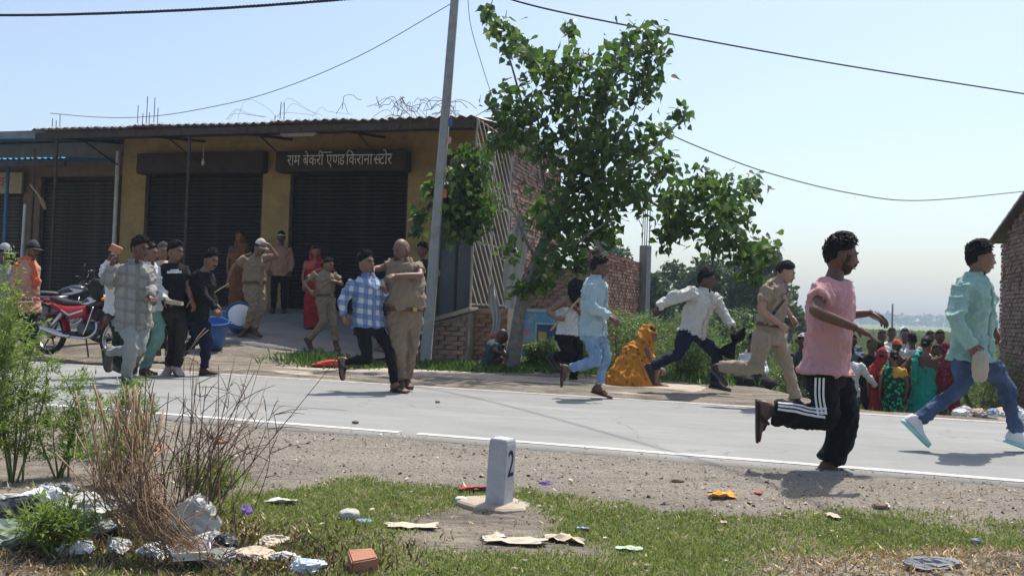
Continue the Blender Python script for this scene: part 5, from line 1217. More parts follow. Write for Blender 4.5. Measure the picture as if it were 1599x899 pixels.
cloth_sheet('black_cloth', [dx(600, 480), dx(625, 470), dx(655, 455), dx(695, 418), dx(705, 480), dx(685, 520), dx(640, 540), dx(632, 570), dx(630, 650), dx(585, 640), dx(510, 588), dx(560, 555), dx(615, 530)], BLK, 'black cloth fluttering from the hand of the white shirted runner', 'cloth', 10.95)
# boy in light blue shirt
person('boy in pale blue shirt and rolled faded jeans running in sandals', 10.2, OE, dict(hd=(362, 102), nk=(340, 165), sa=(302, 212, -.16), sb=(368, 206, .16), ea=(312, 335, -.22), eb=(350, 330, .22), wa=(425, 398, -.2), wb=(410, 385, .18), ha=(505, 445, -.18), hb=(450, 400, .18), pa=(298, 455, -.09), pb=(348, 455, .09), ka=(342, 648, -.1), kb=(398, 628, .06), aa=(175, 700, -.06), ab=(352, 800, .05), ta=(138, 800, -.05), tb=(435, 868, .04)),
   look=(1, -.05, -.05), skin=DARK, hair='flop', top=dict(m=SKYB, pm=cloth('pale_blue_seam', (.24, .33, .36)), hem=.1, e=.026, collar=1, amp=.009), bottom=dict(m=DENIML, cuff=.05, loose=.01, amp=.006, len=.9), feet=('sandal', LEATH), curl=(.5, .6), k=.97)
# masked man in vest
def mask_hat(c):
    Dd, Fh = SPH; q = ~((Dd[:, 1] > .75) & (np.abs(Dd[:, 2] - .06) < .16)); H = head_fn(Dd) * c['hk'] * 1.14 @ np.array(c['HM']).T + np.array(c['hd']); g = G(); g.add(H, Fh)
    g.tube([c['HT'](0, -.02, -.04), c['HT'](0.01, .0, -.13), c['HT'](.02, .04, -.22)], (.085, .08, .045), 12, round_=True, sub=3); garment('head_cloth', g, BLK, c['root'], .012, .006, 77)
person('man in white vest with a black cloth round his head running with a stick', 12.4, OE, dict(hd=(222, 225), nk=(180, 290), sa=(145, 305, -.16), sb=(230, 312, .14), ea=(58, 365, -.2), eb=(262, 372, .05), wa=(112, 402, -.3), wb=(222, 345, -.12), ha=(150, 398, -.32), hb=(212, 318, -.2), pa=(138, 478, -.08), pb=(198, 480, .08), ka=(195, 628, -.1), kb=(238, 615, .06), aa=(92, 622, -.04), ab=(205, 752, .05), ta=(112, 695, -.04), tb=(272, 785, .03)),
   look=(.95, .25, -.25), skin=(.2, .105, .07), hair=None, top=dict(m=WHITEC, type='vest', hem=.05, e=.016, name='vest', amp=.006), bottom=dict(m=BLK, cuff=.058, loose=.02, amp=.007), feet=('shoe', DKLEATH), curl=(1.3, 1.2), hat=mask_hat)
WOOD = mat('pale_wood_stick', (.36, .25, .15), .8, .2, 12); BAMB = mat('bamboo_stick', (.42, .32, .19), .6, .2, 12)
def stick(name, a, b, r, m, label):
    g = G(); d = b - a; g.tube([(0, 0, 0), d * .5 + Vector((0, 0, .004)), d], (r, r * .95, r * .85), 8, round_=True); return tag(g.build(name, m, None, True, a), label, 'stick')
stick('wooden_stick', W(840 + 78 / 3.747, 390 + 468 / 3.747, 12.05), W(840 + 243 / 3.747, 390 + 285 / 3.747, 12.15), .016, WOOD, 'short wooden stick held by the masked man')
# held boy in checked shirt
BCHK = checks('blue_white_checks', (.47, .5, .55), [(.115, .52, .1, (.06, .125, .28), .66), (.115, .08, .75, (.1, .17, .34), .5)], 1, 1, 1)
person('boy in blue and white checked shirt being grabbed by a policeman', 10.1, OF, dict(hd=(182, 162), nk=(192, 232), sa=(112, 268, -.1), sb=(248, 262, .08), ea=(58, 360, -.16), eb=(282, 350, .12), wa=(58, 448, -.16), wb=(288, 318, .0), ha=(75, 495, -.18), hb=(280, 285, -.05), pa=(155, 490, -.07), pb=(228, 486, .06), ka=(195, 690, -.12), kb=(308, 645, .0), aa=(72, 702, -.02), ab=(340, 822, .02), ta=(55, 800, -.02), tb=(420, 876, -.1)),
   look=(.8, -.55, .12), hup=(-.15, 0, 1), skin=MID, hair='thick', top=dict(m=BCHK, pm=cloth('blue_seam', (.16, .22, .34)), hem=.06, e=.026, collar=1, amp=.007), bottom=dict(m=BLK, cuff=.045, loose=.006, amp=.004), feet=('sandal', mat('olive_sandal', (.05, .05, .03), .7)), curl=(1.1, 1.2), k=.97)
# heavy policeman
person('heavy bald policeman in khaki gripping the checked shirt boy by the collar', 10.3, OF, dict(hd=(378, 92), nk=(402, 150), sa=(330, 170, -.02), sb=(470, 178, .02), ea=(255, 190, -.05), eb=(482, 230, -.22), wa=(222, 192, -.12), wb=(330, 232, -.36), ha=(200, 205, -.15), hb=(280, 258, -.42), pa=(348, 448, -.05), pb=(440, 448, .05), ka=(358, 615, -.12), kb=(430, 612, .02), aa=(368, 798, -.02), ab=(398, 785, .12), ta=(378, 862, -.2), tb=(425, 848, -.05)),
   look=(-.62, -.75, -.22), skin=(.18, .098, .068), hair='bald', hairm=GREYH, beard='moustache', belly=.055, top=dict(m=KHAKI, type='half', hem=.0, e=.024, collar=1, belt=LEATH, amp=.008), bottom=dict(m=KHAKI, cuff=.075, loose=.026, amp=.009), feet=('shoe', LEATH), curl=(1.0, 1.5), k=1.06, wk=1.1, extra=uniform_bits)
# policeman with cane and policewoman
person('policeman in khaki with one arm raised to his cap and a cane', 15.2, OG, dict(hd=(288, 142), nk=(252, 200), sa=(188, 215, -.1), sb=(318, 212, .1), ea=(108, 268, -.12), eb=(408, 205, -.02), wa=(68, 370, -.1), wb=(352, 118, -.08), ha=(52, 415, -.1), hb=(305, 100, -.1), pa=(212, 400, -.07), pb=(280, 400, .07), ka=(245, 558, -.1), kb=(302, 540, -.02), aa=(195, 685, .0), ab=(248, 690, .02), ta=(155, 735, .0), tb=(292, 742, -.05)),
   look=(.8, -.5, -.3), skin=MID, hair='short', beard='moustache', top=dict(m=KHAKI, type='half', hem=.0, e=.022, collar=1, belt=LEATH, amp=.007), bottom=dict(m=KHAKI, cuff=.066, loose=.018, amp=.008), feet=('shoe', LEATH), curl=(1.3, .5), hat=cap_hat(mat('pale_khaki_cap', (.5, .45, .37), .85), True, sz=1.04), extra=uniform_bits, belly=.03)
stick('cane', W(340 + 75 / 4.385, 355 + 385 / 4.385, 15.05), W(340 - 45 / 4.385, 355 + 462 / 4.385, 15.0), .011, BAMB, 'thin cane in the policeman\'s lowered hand')
person('policewoman in khaki uniform running right beside the checked shirt boy', 14.9, OG, dict(hd=(756, 258), nk=(732, 305), sa=(668, 320, -.09), sb=(800, 318, .08), ea=(592, 385, -.14), eb=(852, 390, .06), wa=(638, 440, -.22), wb=(815, 372, -.06), ha=(672, 468, -.24), hb=(792, 362, -.1), pa=(705, 485, -.08), pb=(768, 485, .07), ka=(728, 638, -.06), kb=(785, 612, .0), aa=(632, 762, .02), ab=(808, 775, .02), ta=(645, 832, .0), tb=(828, 850, -.08)),
   look=(.88, -.42, -.12), skin=(.2, .11, .075), hair='bun', top=dict(m=KHAKI, type='half', hem=.0, e=.02, collar=1, belt=LEATH, amp=.007), bottom=dict(m=KHAKI, cuff=.062, loose=.014, amp=.007), feet=('shoe', LEATH), curl=(.8, 1.0), extra=uniform_bits, k=.93)
# the group on the left
GCHK = checks('grey_faint_checks', (.29, .285, .26), [(.13, .3, .0, (.17, .168, .15), .6), (.13, .06, .6, (.2, .2, .18), .5)], 1, 1, 1)
PALEJ = cloth('pale_grey_jeans', (.26, .28, .265), .1); GREENP = cloth('sea_green_trousers', (.15, .28, .23), .12)
person('boy in grey checked shirt and pale jeans raising a brick', 9.9, OH, dict(hd=(283, 105), nk=(256, 178), sa=(182, 210, -.06), sb=(322, 212, .08), ea=(98, 305, -.16), eb=(345, 322, .02), wa=(122, 190, -.18), wb=(338, 372, -.12), ha=(142, 130, -.18), hb=(372, 402, -.2), pa=(200, 482, -.06), pb=(282, 482, .06), ka=(238, 645, -.14), kb=(280, 662, .0), aa=(205, 812, .0), ab=(118, 682, .16), ta=(258, 862, -.1), tb=(108, 775, .14)),
   look=(.88, -.45, -.05), skin=DARK, hair='thick', top=dict(m=GCHK, pm=cloth('grey_seam', (.2, .2, .18)), hem=.12, e=.032, collar=1, amp=.01), bottom=dict(m=PALEJ, cuff=.058, loose=.014, amp=.008), feet=('shoe', mat('grey_shoe', (.09, .085, .075), .8), SOLE), curl=(1.1, .6))
def brickthing(name, c, R, label, mt, sz=(.2, .1, .07)):
    g = G(); g.box((0, 0, 0), sz, R, jit=.006); return tag(bevel(g.build(name, mt, None, False, c), .006), label, 'brick')
BRK = mat('loose_brick', (.36, .17, .11), .9, .25, 12, .5, 60); BRKG = mat('dusty_brick', (.4, .35, .28), .9, .2, 12, .5, 60)
brickthing('brick', W(140 + 146 / 3.595, 360 + 104 / 3.595, 9.62), Matrix.Rotation(.5, 3, 'Y') @ Matrix.Rotation(.4, 3, 'Z'), 'broken red brick raised in the hand of the boy in grey checks', BRK, (.12, .09, .08))
person('boy in white shirt and sea green trousers carrying a dusty slab', 11.1, OH, dict(hd=(338, 128), nk=(336, 195), sa=(290, 225, -.08), sb=(380, 228, .08), ea=(285, 335, -.05), eb=(395, 335, .0), wa=(330, 400, -.1), wb=(428, 388, -.12), ha=(350, 430, -.1), hb=(470, 405, -.15), pa=(320, 440, -.07), pb=(378, 440, .07), ka=(312, 610, .05), kb=(385, 600, -.08), aa=(262, 720, .2), ab=(305, 772, .0), ta=(245, 790, .2), tb=(378, 808, -.1)),
   look=(.95, -.25, -.05), skin=MID, hair='short', top=dict(m=WHITEC, hem=.03, e=.026, collar=1, amp=.009), bottom=dict(m=GREENP, cuff=.06, loose=.016, amp=.007), feet=('shoe', LEATH), curl=(.8, 1.0))
brickthing('brick', W(140 + 476 / 3.595, 360 + 405 / 3.595, 10.86), Matrix.Rotation(.12, 3, 'Y'), 'flat dusty slab held out by the boy in sea green trousers', BRKG, (.2, .085, .05))
person('bending man in white shirt half hidden behind the boy in grey checks', 10.7, OH, dict(hd=(225, 232), nk=(190, 262), sa=(140, 280, -.05), sb=(235, 285, .12), ea=(75, 240, .0), eb=(250, 360, .1), wa=(112, 165, .02), wb=(230, 420, .0), ha=(128, 130, .0), hb=(240, 450, 0), pa=(140, 430, .0), pb=(190, 430, .12), ka=(165, 590, .0), kb=(220, 600, .1), aa=(150, 740, .1), ab=(200, 740, .2), ta=(190, 785, .0), tb=(240, 785, .1)),
   look=(.9, -.3, -.3), skin=DARK, hair='short', top=dict(m=WHITEC, hem=.05, e=.024, amp=.008), bottom=dict(m=cloth('bottle_green', (.02, .035, .028)), cuff=.06), feet=('shoe', DKLEATH), curl=(1.2, .6))
CHAR = cloth('charcoal_jeans', (.035, .031, .03))
def tee_print(c):
    sh = [o for o in c['root'].children if o.name.startswith('t_shirt')][0]; f = c['up'].cross(c['s1']); m_ = lerp(c['hc'], c['nk'], .78)
    for dz, w in ((.0, .03), (.026, .016)):
        snap_strip(c, 'chest_print', WHITEC, sh, [([m_ + c['s1'] * (.09 if dz == 0 else .05) + c['up'] * dz, m_ + c['up'] * dz, m_ - c['s1'] * (.085 if dz == 0 else .05) + c['up'] * dz], f, 0)], w, .005)
    tr = [o for o in c['root'].children if o.name.startswith('trousers')][0]; D = c['D']
    snap_strip(c, 'side_stripe', cloth('cream_tape', (.5, .46, .38)), tr, [([lerp(D['pa'], D['ka'], .35) + Vector((-.05, 0, 0)), D['ka'] + Vector((-.04, 0, 0)), lerp(D['ka'], D['aa'], .9) + Vector((-.03, 0, 0))], Vector((-.6, -.8, 0)), 0)], .028)
person('boy in black t-shirt with a white chest print and dark jeans', 11.25, OH, dict(hd=(482, 120), nk=(466, 182), sa=(412, 215, -.06), sb=(528, 212, .06), ea=(398, 320, .1), eb=(552, 318, .02), wa=(415, 405, .1), wb=(572, 392, -.06), ha=(430, 440, .05), hb=(596, 455, -.08), pa=(440, 428, -.07), pb=(502, 428, .07), ka=(470, 580, .0), kb=(515, 568, -.1), aa=(448, 755, .12), ab=(492, 762, .02), ta=(425, 800, .05), tb=(512, 808, -.1)),
   look=(.92, -.4, -.05), skin=MID, hair='flop', top=dict(m=BLK, type='tee', hem=.06, e=.026, name='t_shirt', amp=.006), bottom=dict(m=CHAR, cuff=.06, loose=.012, amp=.006), feet=('shoe', mat('pale_pink_shoe', (.42, .34, .31), .7), SOLE), curl=(.6, .5), extra=tee_print)
person('boy in black shirt and navy trousers lunging right beside the blue tub', 11.4, OH, dict(hd=(680, 168), nk=(648, 225), sa=(602, 258, -.12), sb=(668, 248, .1), ea=(640, 358, -.2), eb=(668, 345, .15), wa=(705, 440, -.2), wb=(715, 420, .1), ha=(742, 488, -.2), hb=(740, 450, .1), pa=(572, 468, -.08), pb=(620, 472, .08), ka=(600, 610, -.02), kb=(660, 602, .0), aa=(490, 702, .1), ab=(642, 768, .04), ta=(455, 765, .12), tb=(728, 806, -.02)),
   look=(.85, -.5, -.2), skin=MID, hair='thick', beard='moustache', top=dict(m=BLK, hem=.08, e=.022, amp=.006), bottom=dict(m=NAVY, cuff=.056, loose=.014, amp=.007), feet=('shoe', LEATH), curl=(1.0, .8))
person('man in tan shirt standing behind the boy in black t-shirt', 13.0, OH, dict(hd=(412, 118), nk=(408, 168), sa=(358, 192, 0), sb=(458, 192, 0), ea=(350, 285, .0), eb=(466, 285, .0), wa=(358, 360, -.1), wb=(460, 360, -.1), ha=(360, 395, -.1), hb=(458, 395, -.1), pa=(382, 370, 0), pb=(432, 370, 0), ka=(382, 520, 0), kb=(436, 520, 0), aa=(384, 660, .05), ab=(438, 660, .05), ta=(378, 700, -.15), tb=(444, 700, -.15)),
   look=(.6, -.8, 0), skin=MID, hair='short', hairm=GREYH, top=dict(m=cloth('tan_shirting', (.45, .33, .25)), hem=.1), bottom=dict(m=CHAR), feet=('shoe', LEATH), vox=.017)
# man with orange scarf
ORSH = cloth('salmon_shirting', (.46, .25, .175), .08); SCARF = cloth('orange_red_scarf', (.58, .12, .06), .1)
def scarf_extra(c):
    T = c['D']; nk = c['nk']; up = c['up']; g = G(); f = c['up'].cross(c['s1']); P = []
    for j in range(13): a = 2 * math.pi * j / 12; P.append(nk + up * (.005 + .02 * math.sin(a)) + c['s1'] * .085 * math.cos(a) + f * .085 * math.sin(a))
    g.tube(P, .036, 8); g.tube([nk + f * .09 + c['s1'] * .05, nk + f * .15 + c['s1'] * .02 - up * .12, nk + f * .17 - up * .27, nk + f * .16 - up * .42], (.04, .05, .055, .06), 10, flat=.5, sub=4); g.tube([nk - f * .03 + c['s1'] * .08, nk + c['s1'] * .17 - up * .06, nk - f * .05 + c['s1'] * .19 - up * .25], (.03, .035, .03), 10, flat=.5, sub=4)
    garment('scarf', g, SCARF, c['root'], .012, .008, 31)
person('man in salmon shirt with an orange scarf and dark cap', 13.6, OI, dict(hd=(218, 92), nk=(182, 150), sa=(98, 198, -.13), sb=(210, 192, .13), ea=(72, 318, -.2), eb=(220, 300, .18), wa=(160, 408, -.25), wb=(235, 395, .1), ha=(212, 450, -.28), hb=(245, 430, .08), pa=(150, 455, -.08), pb=(215, 455, .08), ka=(155, 610, -.1), kb=(235, 605, .02), aa=(175, 765, .0), ab=(222, 755, .08), ta=(240, 800, -.1), tb=(285, 790, .0)),
   look=(.96, -.25, -.1), skin=DARK, hair='short', beard='moustache', top=dict(m=ORSH, hem=.12, e=.026, amp=.008), bottom=dict(m=cloth('dark_grey_trousers', (.03, .034, .034)), cuff=.065, loose=.018), feet=('shoe', DKLEATH), curl=(1.1, .8), hat=cap_hat(mat('dark_cap', (.04, .042, .045), .8)), extra=scarf_extra)
stick('lathi', W(-14, 474.5, 13.3), W(50, 471.5, 13.3), .017, BAMB, 'bamboo stick gripped by the man with the orange scarf')
person('person in a grey cap at the left edge behind the weeds', 13.4, OI, dict(hd=(28, 118), nk=(20, 175), sa=(-45, 210, -.05), sb=(70, 210, .1), ea=(-65, 320, -.05), eb=(75, 320, .1), wa=(-50, 420, -.1), wb=(60, 410, 0), ha=(-45, 460, -.1), hb=(50, 450, -.05), pa=(-20, 460, -.05), pb=(50, 460, .05), ka=(-20, 620, -.05), kb=(50, 620, .05), aa=(-20, 770, 0), ab=(50, 770, .05), ta=(0, 815, -.15), tb=(70, 815, -.1)),
   look=(.9, -.4, -.1), skin=DARK, hair='short', top=dict(m=cloth('grey_shirting', (.25, .25, .24)), hem=.12), bottom=dict(m=CHAR), feet=('shoe', DKLEATH), hat=cap_hat(mat('grey_cap', (.25, .25, .26), .7), True, sz=1.08), vox=.017)
# crouching man by the tree
person('crouching bald man in a faded blue t-shirt beside the tree trunk', 14.0, OL, dict(hd=(405, 408), nk=(345, 462), sa=(325, 520, -.14), sb=(385, 505, .12), ea=(320, 585, -.28), eb=(420, 590, .1), wa=(430, 628, -.2), wb=(455, 620, .0), ha=(485, 635, -.18), hb=(500, 615, .0), pa=(205, 740, -.09), pb=(265, 740, .09), ka=(395, 665, -.12), kb=(415, 660, .12), aa=(300, 790, -.1), ab=(320, 785, .1), ta=(400, 805, -.1), tb=(420, 800, .1)),
   look=(.95, .2, -.25), skin=(.1, .052, .037), hair='bald', hairm=GREYH, top=dict(m=print_cloth('faded_blue_print', (.055, .075, .085), (.22, .25, .25), 7, .22), type='tee', hem=.12, e=.022, name='t_shirt'), bottom=dict(m=NAVY, cuff=.06), feet=('sandal', DKLEATH), k=.9, vox=.014)
# man behind the pole
person('person behind the leaning pole with an arm showing on its right', 15.4, OF, dict(hd=(492, 92), nk=(495, 138), sa=(452, 158, 0), sb=(540, 158, .05), ea=(450, 230, .1), eb=(582, 215, 0), wa=(470, 285, -.05), wb=(560, 255, -.12), ha=(490, 300, -.1), hb=(545, 275, -.15), pa=(474, 300, 0), pb=(518, 300, .0), ka=(474, 425, 0), kb=(520, 425, 0), aa=(474, 545, .05), ab=(520, 545, .05), ta=(480, 580, -.15), tb=(526, 580, -.15)),
   look=(-.5, -.8, 0), skin=MID, hair='thick', top=dict(m=CHAR, type='tee', hem=.1), bottom=dict(m=CHAR), feet=('shoe', DKLEATH), vox=.017)

# ------------------------------------------------------------------ standing people and women in saris
def stand(px, ytop, Y, gr, ang, arms='down', lean=0, py_root=None):
    t = W(px, ytop, Y); H = t.z - gr; k = H / 1.72; F = Vector((math.cos(ang), math.sin(ang), 0)); Rr = Vector((math.sin(ang), -math.cos(ang), 0)); o = Vector((t.x, t.y, gr)); U = Vector((0, 0, 1))
    P = lambda r, f, z: o + (Rr * r + F * (f + lean * z) + U * z) * k
    J = dict(hd=P(0, .03, 1.60), nk=P(0, -.01, 1.43), sa=P(.18, 0, 1.385), sb=P(-.18, 0, 1.385), pa=P(.09, 0, .92), pb=P(-.09, 0, .92), ka=P(.1, .03, .49), kb=P(-.1, .02, .49), aa=P(.11, 0, .085), ab=P(-.11, -.02, .085), ta=P(.14, .19, .01), tb=P(-.14, .17, .01))
    A = {'down': ((.24, .0, 1.1), (.23, .08, .87), (.22, .12, .72)), 'hip': ((.38, -.05, 1.15), (.2, .08, .98), (.13, .14, .95)), 'fwd': ((.24, .1, 1.12), (.16, .33, 1.05), (.1, .48, 1.08)), 'cross': ((.25, .05, 1.12), (.02, .2, 1.12), (-.12, .2, 1.14)), 'side': ((.34, .02, 1.15), (.5, .12, .98), (.6, .2, .95)), 'up': ((.3, .1, 1.25), (.15, .22, 1.45), (.08, .2, 1.58))}
    aa = arms if isinstance(arms, tuple) else (arms, arms)
    for c, nm, s in (('a', aa[0], 1), ('b', aa[1], -1)):
        e, w, h = A[nm]; J['e' + c] = P(e[0] * s, e[1], e[2]); J['w' + c] = P(w[0] * s, w[1], w[2]); J['h' + c] = P(h[0] * s, h[1], h[2])
    return J, k, F
def sari_extra(m, veil=True, pallu=None, spread=.30):
    def f(c):
        k = c['k']; U = Vector((0, 0, 1)); D = c['D']; base = (D['aa'] + D['ab']) / 2; hc = c['hc']; fw = c['up'].cross(c['s0']); sd = c['s0']; g = G(); rings = []
        for u in np.linspace(0, 1, 9):
            cc = lerp(Vector((hc.x, hc.y, -.0)) * .4 + Vector((base.x, base.y, 0)) * .6 + U * .01, hc + c['up'] * .1 * k, u); w = (.17 + (spread - .17) * (1 - u) ** 1.1) * k; d = w * (.8 + .08 * (1 - u)); n = 28
            rings.append([cc + sd * (math.cos(a) * w * (1 + .05 * (1 - u) * math.sin(9 * a + u))) + fw * (math.sin(a) * d * (1 + .06 * (1 - u) * math.sin(11 * a))) for a in [2 * math.pi * j / n for j in range(n)]])
        g.loft(rings); g.loft(rings_torso(c['hc'], c['nk'], c['s0'], c['s1'], fw, (-.1, .1, .3, .5, .62), .03 * k, 0, 0, k))
        nk, up = c['nk'], c['up']; f1 = up.cross(c['s1'])
        g.tube([hc + c['s0'] * .12 * k + f1 * .1 * k, lerp(hc, nk, .55) + f1 * .14 * k, lerp(hc, nk, .92) - c['s1'] * .11 * k + f1 * .08 * k, nk - c['s1'] * .13 * k - up * .01, lerp(hc, nk, .75) - c['s1'] * .13 * k - f1 * .12 * k, lerp(hc, nk, .2) - c['s1'] * .12 * k - f1 * .15 * k], [.05 * k, .09 * k, .085 * k, .07 * k, .085 * k, .07 * k], 12, flat=.55, sub=4, round_=True)
        if veil:
            hd, hf, hu = c['hd'], c['hf'], c['hu']; g.ell(hd - hf * .03 * k + hu * .015 * k, (.098 * k, .105 * k, .128 * k), c['HM'], 20, 14); g.tube([hd - hf * .055 * k, nk - hf * .06 * k, lerp(hc, nk, .8) - f1 * .07 * k], (.105 * k, .125 * k, .17 * k), 14, sub=3, flat=.8, hint=c['s1'])
        garment('sari', g, m, c['root'], .017, .01, int(abs(c['root0'].x) * 100) % 97, sc3=(11, 11, 5))
    return f
def man(px, ytop, Y, gr, ang, top, bottom, label, arms='down', skin=DARK, hair='short', ttype='shirt', lod=1, hat=None, group='crowd of onlookers in the field', hem=.14, vox=.02, look=None, extra=None, belly=0):
    J, k, F = stand(px, ytop, Y, gr, ang, arms); person(label, JW=J, k=k, look=look or tuple(F), skin=skin, hair=hair, top=dict(m=top, type=ttype, hem=hem, e=.026, amp=.008), bottom=dict(m=bottom, loose=.016), feet=('sandal', DKLEATH), lod=lod, vox=vox, hat=hat, group=group, ground=gr, extra=extra, belly=belly)
def woman(px, ytop, Y, gr, ang, sari, blouse, label, veil=True, arms='down', skin=MID, group='crowd of onlookers in the field', lod=1, hair='bun', spread=.3):
    J, k, F = stand(px, ytop, Y, gr, ang, arms); person(label, JW=J, k=k, look=tuple(F), skin=skin, hair=hair, top=dict(m=blouse, type='half', sl=.5, hem=.0, e=.016, name='blouse', amp=.004), feet=('sandal', DKLEATH), lod=lod, vox=.02, group=group, ground=gr, extra=sari_extra(sari, veil, spread=spread), wk=.95)
LG = -1.06; BACK = R_(80); FRONT = R_(-95)
REDS = print_cloth('red_sari', (.3, .022, .024), (.22, .03, .03), 30, .4); TEALS = cloth('teal_sari', (.012, .27, .21), .15); GREENS = print_cloth('green_print_sari', (.012, .045, .03), (.03, .36, .16), 15, .42); MAROON = print_cloth('maroon_sari', (.16, .02, .035), (.3, .06, .05), 14, .3); YELB = cloth('yellow_blouse', (.65, .34, .05)); GOLDS = print_cloth('orange_shawl_cloth', (.48, .2, .03), (.26, .08, .02), 11, .26)
DKG = cloth('dark_grey_cotton', (.045, .045, .045)); GREYT = cloth('grey_trousers', (.09, .095, .1)); BROWNC = cloth('brown_cotton', (.12, .07, .05)); BLUEC = cloth('slate_cotton', (.12, .16, .2)); REDC = cloth('brick_red_cotton', (.38, .1, .07))
man(1327, 539, 15.6, LG, BACK, WHITEC, GREYT, 'man in white shirt seen from behind pointing right in the crowd', ('side', 'down'))
man(1330, 522, 16.8, LG, FRONT, BLUEC, DKG, 'man in slate shirt facing the road beside the white shirted man', 'cross')
man(1361, 529, 16.2, LG, FRONT, BLK, CHAR, 'man in black shirt standing between the white shirt and red sari', 'down')
man(1374, 533, 17.2, LG, R_(100), WHITEC, GREYT, 'man in white behind the woman in the red sari')
woman(1377, 545, 15.8, LG, R_(60), REDS, REDC, 'woman in red sari with covered head in the crowd')
woman(1397, 548, 15.5, LG, BACK, GREENS, YELB, 'woman in green patterned sari with yellow blouse seen from behind', veil=False, spread=.28)
man(1377, 516, 20, LG, FRONT, WHITEC, GREYT, 'man in white shirt at the back of the crowd left of the post')
man(1392, 512, 21, LG, FRONT, WHITEC, GREYT, 'man in pale shirt at the back of the crowd below the post')
woman(1412, 513, 19.5, LG, FRONT, WHITEC, WHITEC, 'person wrapped in white cloth at the back of the crowd')
man(1400, 530, 17.2, LG, FRONT, BROWNC, DKG, 'man with an orange head cloth behind the green sari', hat=band_hat(SCARF, .2, .98, 1.15))
man(1425, 520, 17.6, LG, BACK, WHITEC, GREYT, 'broad man in white t-shirt seen from behind in the crowd', ttype='tee', arms='hip')
woman(1446, 526, 15.6, LG, R_(50), TEALS, BROWNC, 'woman in teal sari with a hand on her hip', veil=False, arms=('down', 'hip'), spread=.36)
man(1452, 517, 19.5, LG, FRONT, CREAMC, DKG, 'man in cream shirt at the back of the crowd behind the teal sari')
man(1467, 516, 18.6, LG, FRONT, REDC, GREYT, 'man in brick red shirt at the back right of the crowd')
woman(1479, 536, 15.5, LG, R_(100), MAROON, BROWNC, 'woman in maroon sari at the right end of the crowd', veil=True, spread=.32)
man(1462, 538, 16.6, LG, FRONT, cloth('grey_blue_cotton', (.2, .24, .25)), GREYT, 'man in grey blue shirt between the teal and maroon saris', 'cross')
man(1243, 529, 15.8, LG, R_(-60), CREAMC, GREYT, 'man in cream shirt left of the pink runner')
man(1253, 521, 15.0, LG, R_(-70), DKG, DKG, 'tall man in dark grey with a white skullcap', hat=band_hat(WHITEC, .42, .999, 1.13))
man(1327, 514, 19, LG, FRONT, BLUEC, GREYT, 'man at the back of the crowd above the white shirted man')
# on the shop forecourt
man(440, 362, 18.4, FL, R_(-85), cloth('peach_shirting', (.36, .19, .13)), BLK, 'man in peach shirt with white headband standing at the shutter', 'down', hat=band_hat(WHITEC, .18, .5, 1.12), group='people on the shop forecourt', vox=.016, lod=0)
woman(493, 385, 16.8, .5, R_(-70), REDS, REDC, 'woman in red sari standing behind the policewoman', group='people on the shop forecourt', spread=.2)
woman(376, 362, 18.5, .75, R_(-80), cloth('rust_orange_sari', (.2, .075, .025)), BROWNC, 'woman in rust orange sari standing in the shade by the shutter', group='people on the shop forecourt', spread=.2)
# seated woman in the orange shawl
def shawl_extra(c):
    g = G(); k = c['k']; rings = []
    for z, w, d, ox in ((0.0, .34, .36, -.06), (.1, .33, .34, -.05), (.25, .27, .28, -.02), (.4, .22, .2, .0), (.5, .19, .15, .02), (.56, .11, .11, .04)):
        rings.append([Vector((ox + math.cos(a) * w * (1 + .06 * math.sin(5 * a + z * 9)), math.sin(a) * d, z)) for a in [2 * math.pi * j / 22 for j in range(22)]])
    g.loft(rings); g.ell(c['hd'] - c['hf'] * .035 + Vector((0, 0, .015)), (.102, .108, .125), c['HM'], 20, 14); g.tube([c['hd'] - c['hf'] * .05, c['nk'] - c['hf'] * .03], (.105, .13), 12); garment('shawl', g, GOLDS, c['root'], .014, .012, 5, sc3=(9, 9, 6))
q0 = W(1003, 604, 11.9); gq = float(gz(q0.x, q0.y)); Pq = lambda x, y, z: Vector((q0.x + x, 11.9 + y, gq + z))
person('woman seated on the roadside wrapped in an orange patterned shawl', JW=dict(hd=Pq(.08, 0, .66), nk=Pq(.03, 0, .52), sa=Pq(.03, -.15, .47), sb=Pq(.03, .15, .47), ea=Pq(.1, -.18, .25), eb=Pq(.1, .18, .25), wa=Pq(.22, -.08, .22), wb=Pq(.22, .08, .22), ha=Pq(.28, -.05, .2), hb=Pq(.28, .05, .2), pa=Pq(-.1, -.09, .12), pb=Pq(-.1, .09, .12), ka=Pq(.18, -.1, .3), kb=Pq(.18, .1, .3), aa=Pq(.15, -.1, .06), ab=Pq(.15, .1, .06), ta=Pq(.3, -.1, .01), tb=Pq(.3, .1, .01)),
   look=(.9, -.2, -.1), skin=MID, hair='short', feet=('bare',), k=.9, ground=gq, extra=shawl_extra, vox=.016)
q1 = W(1172, 590, 13.4); g1 = float(gz(q1.x, q1.y)); Pr = lambda x, y, z: Vector((q1.x + x, 13.4 + y, g1 + z)); hz_ = W(1172, 532, 13.4).z - g1
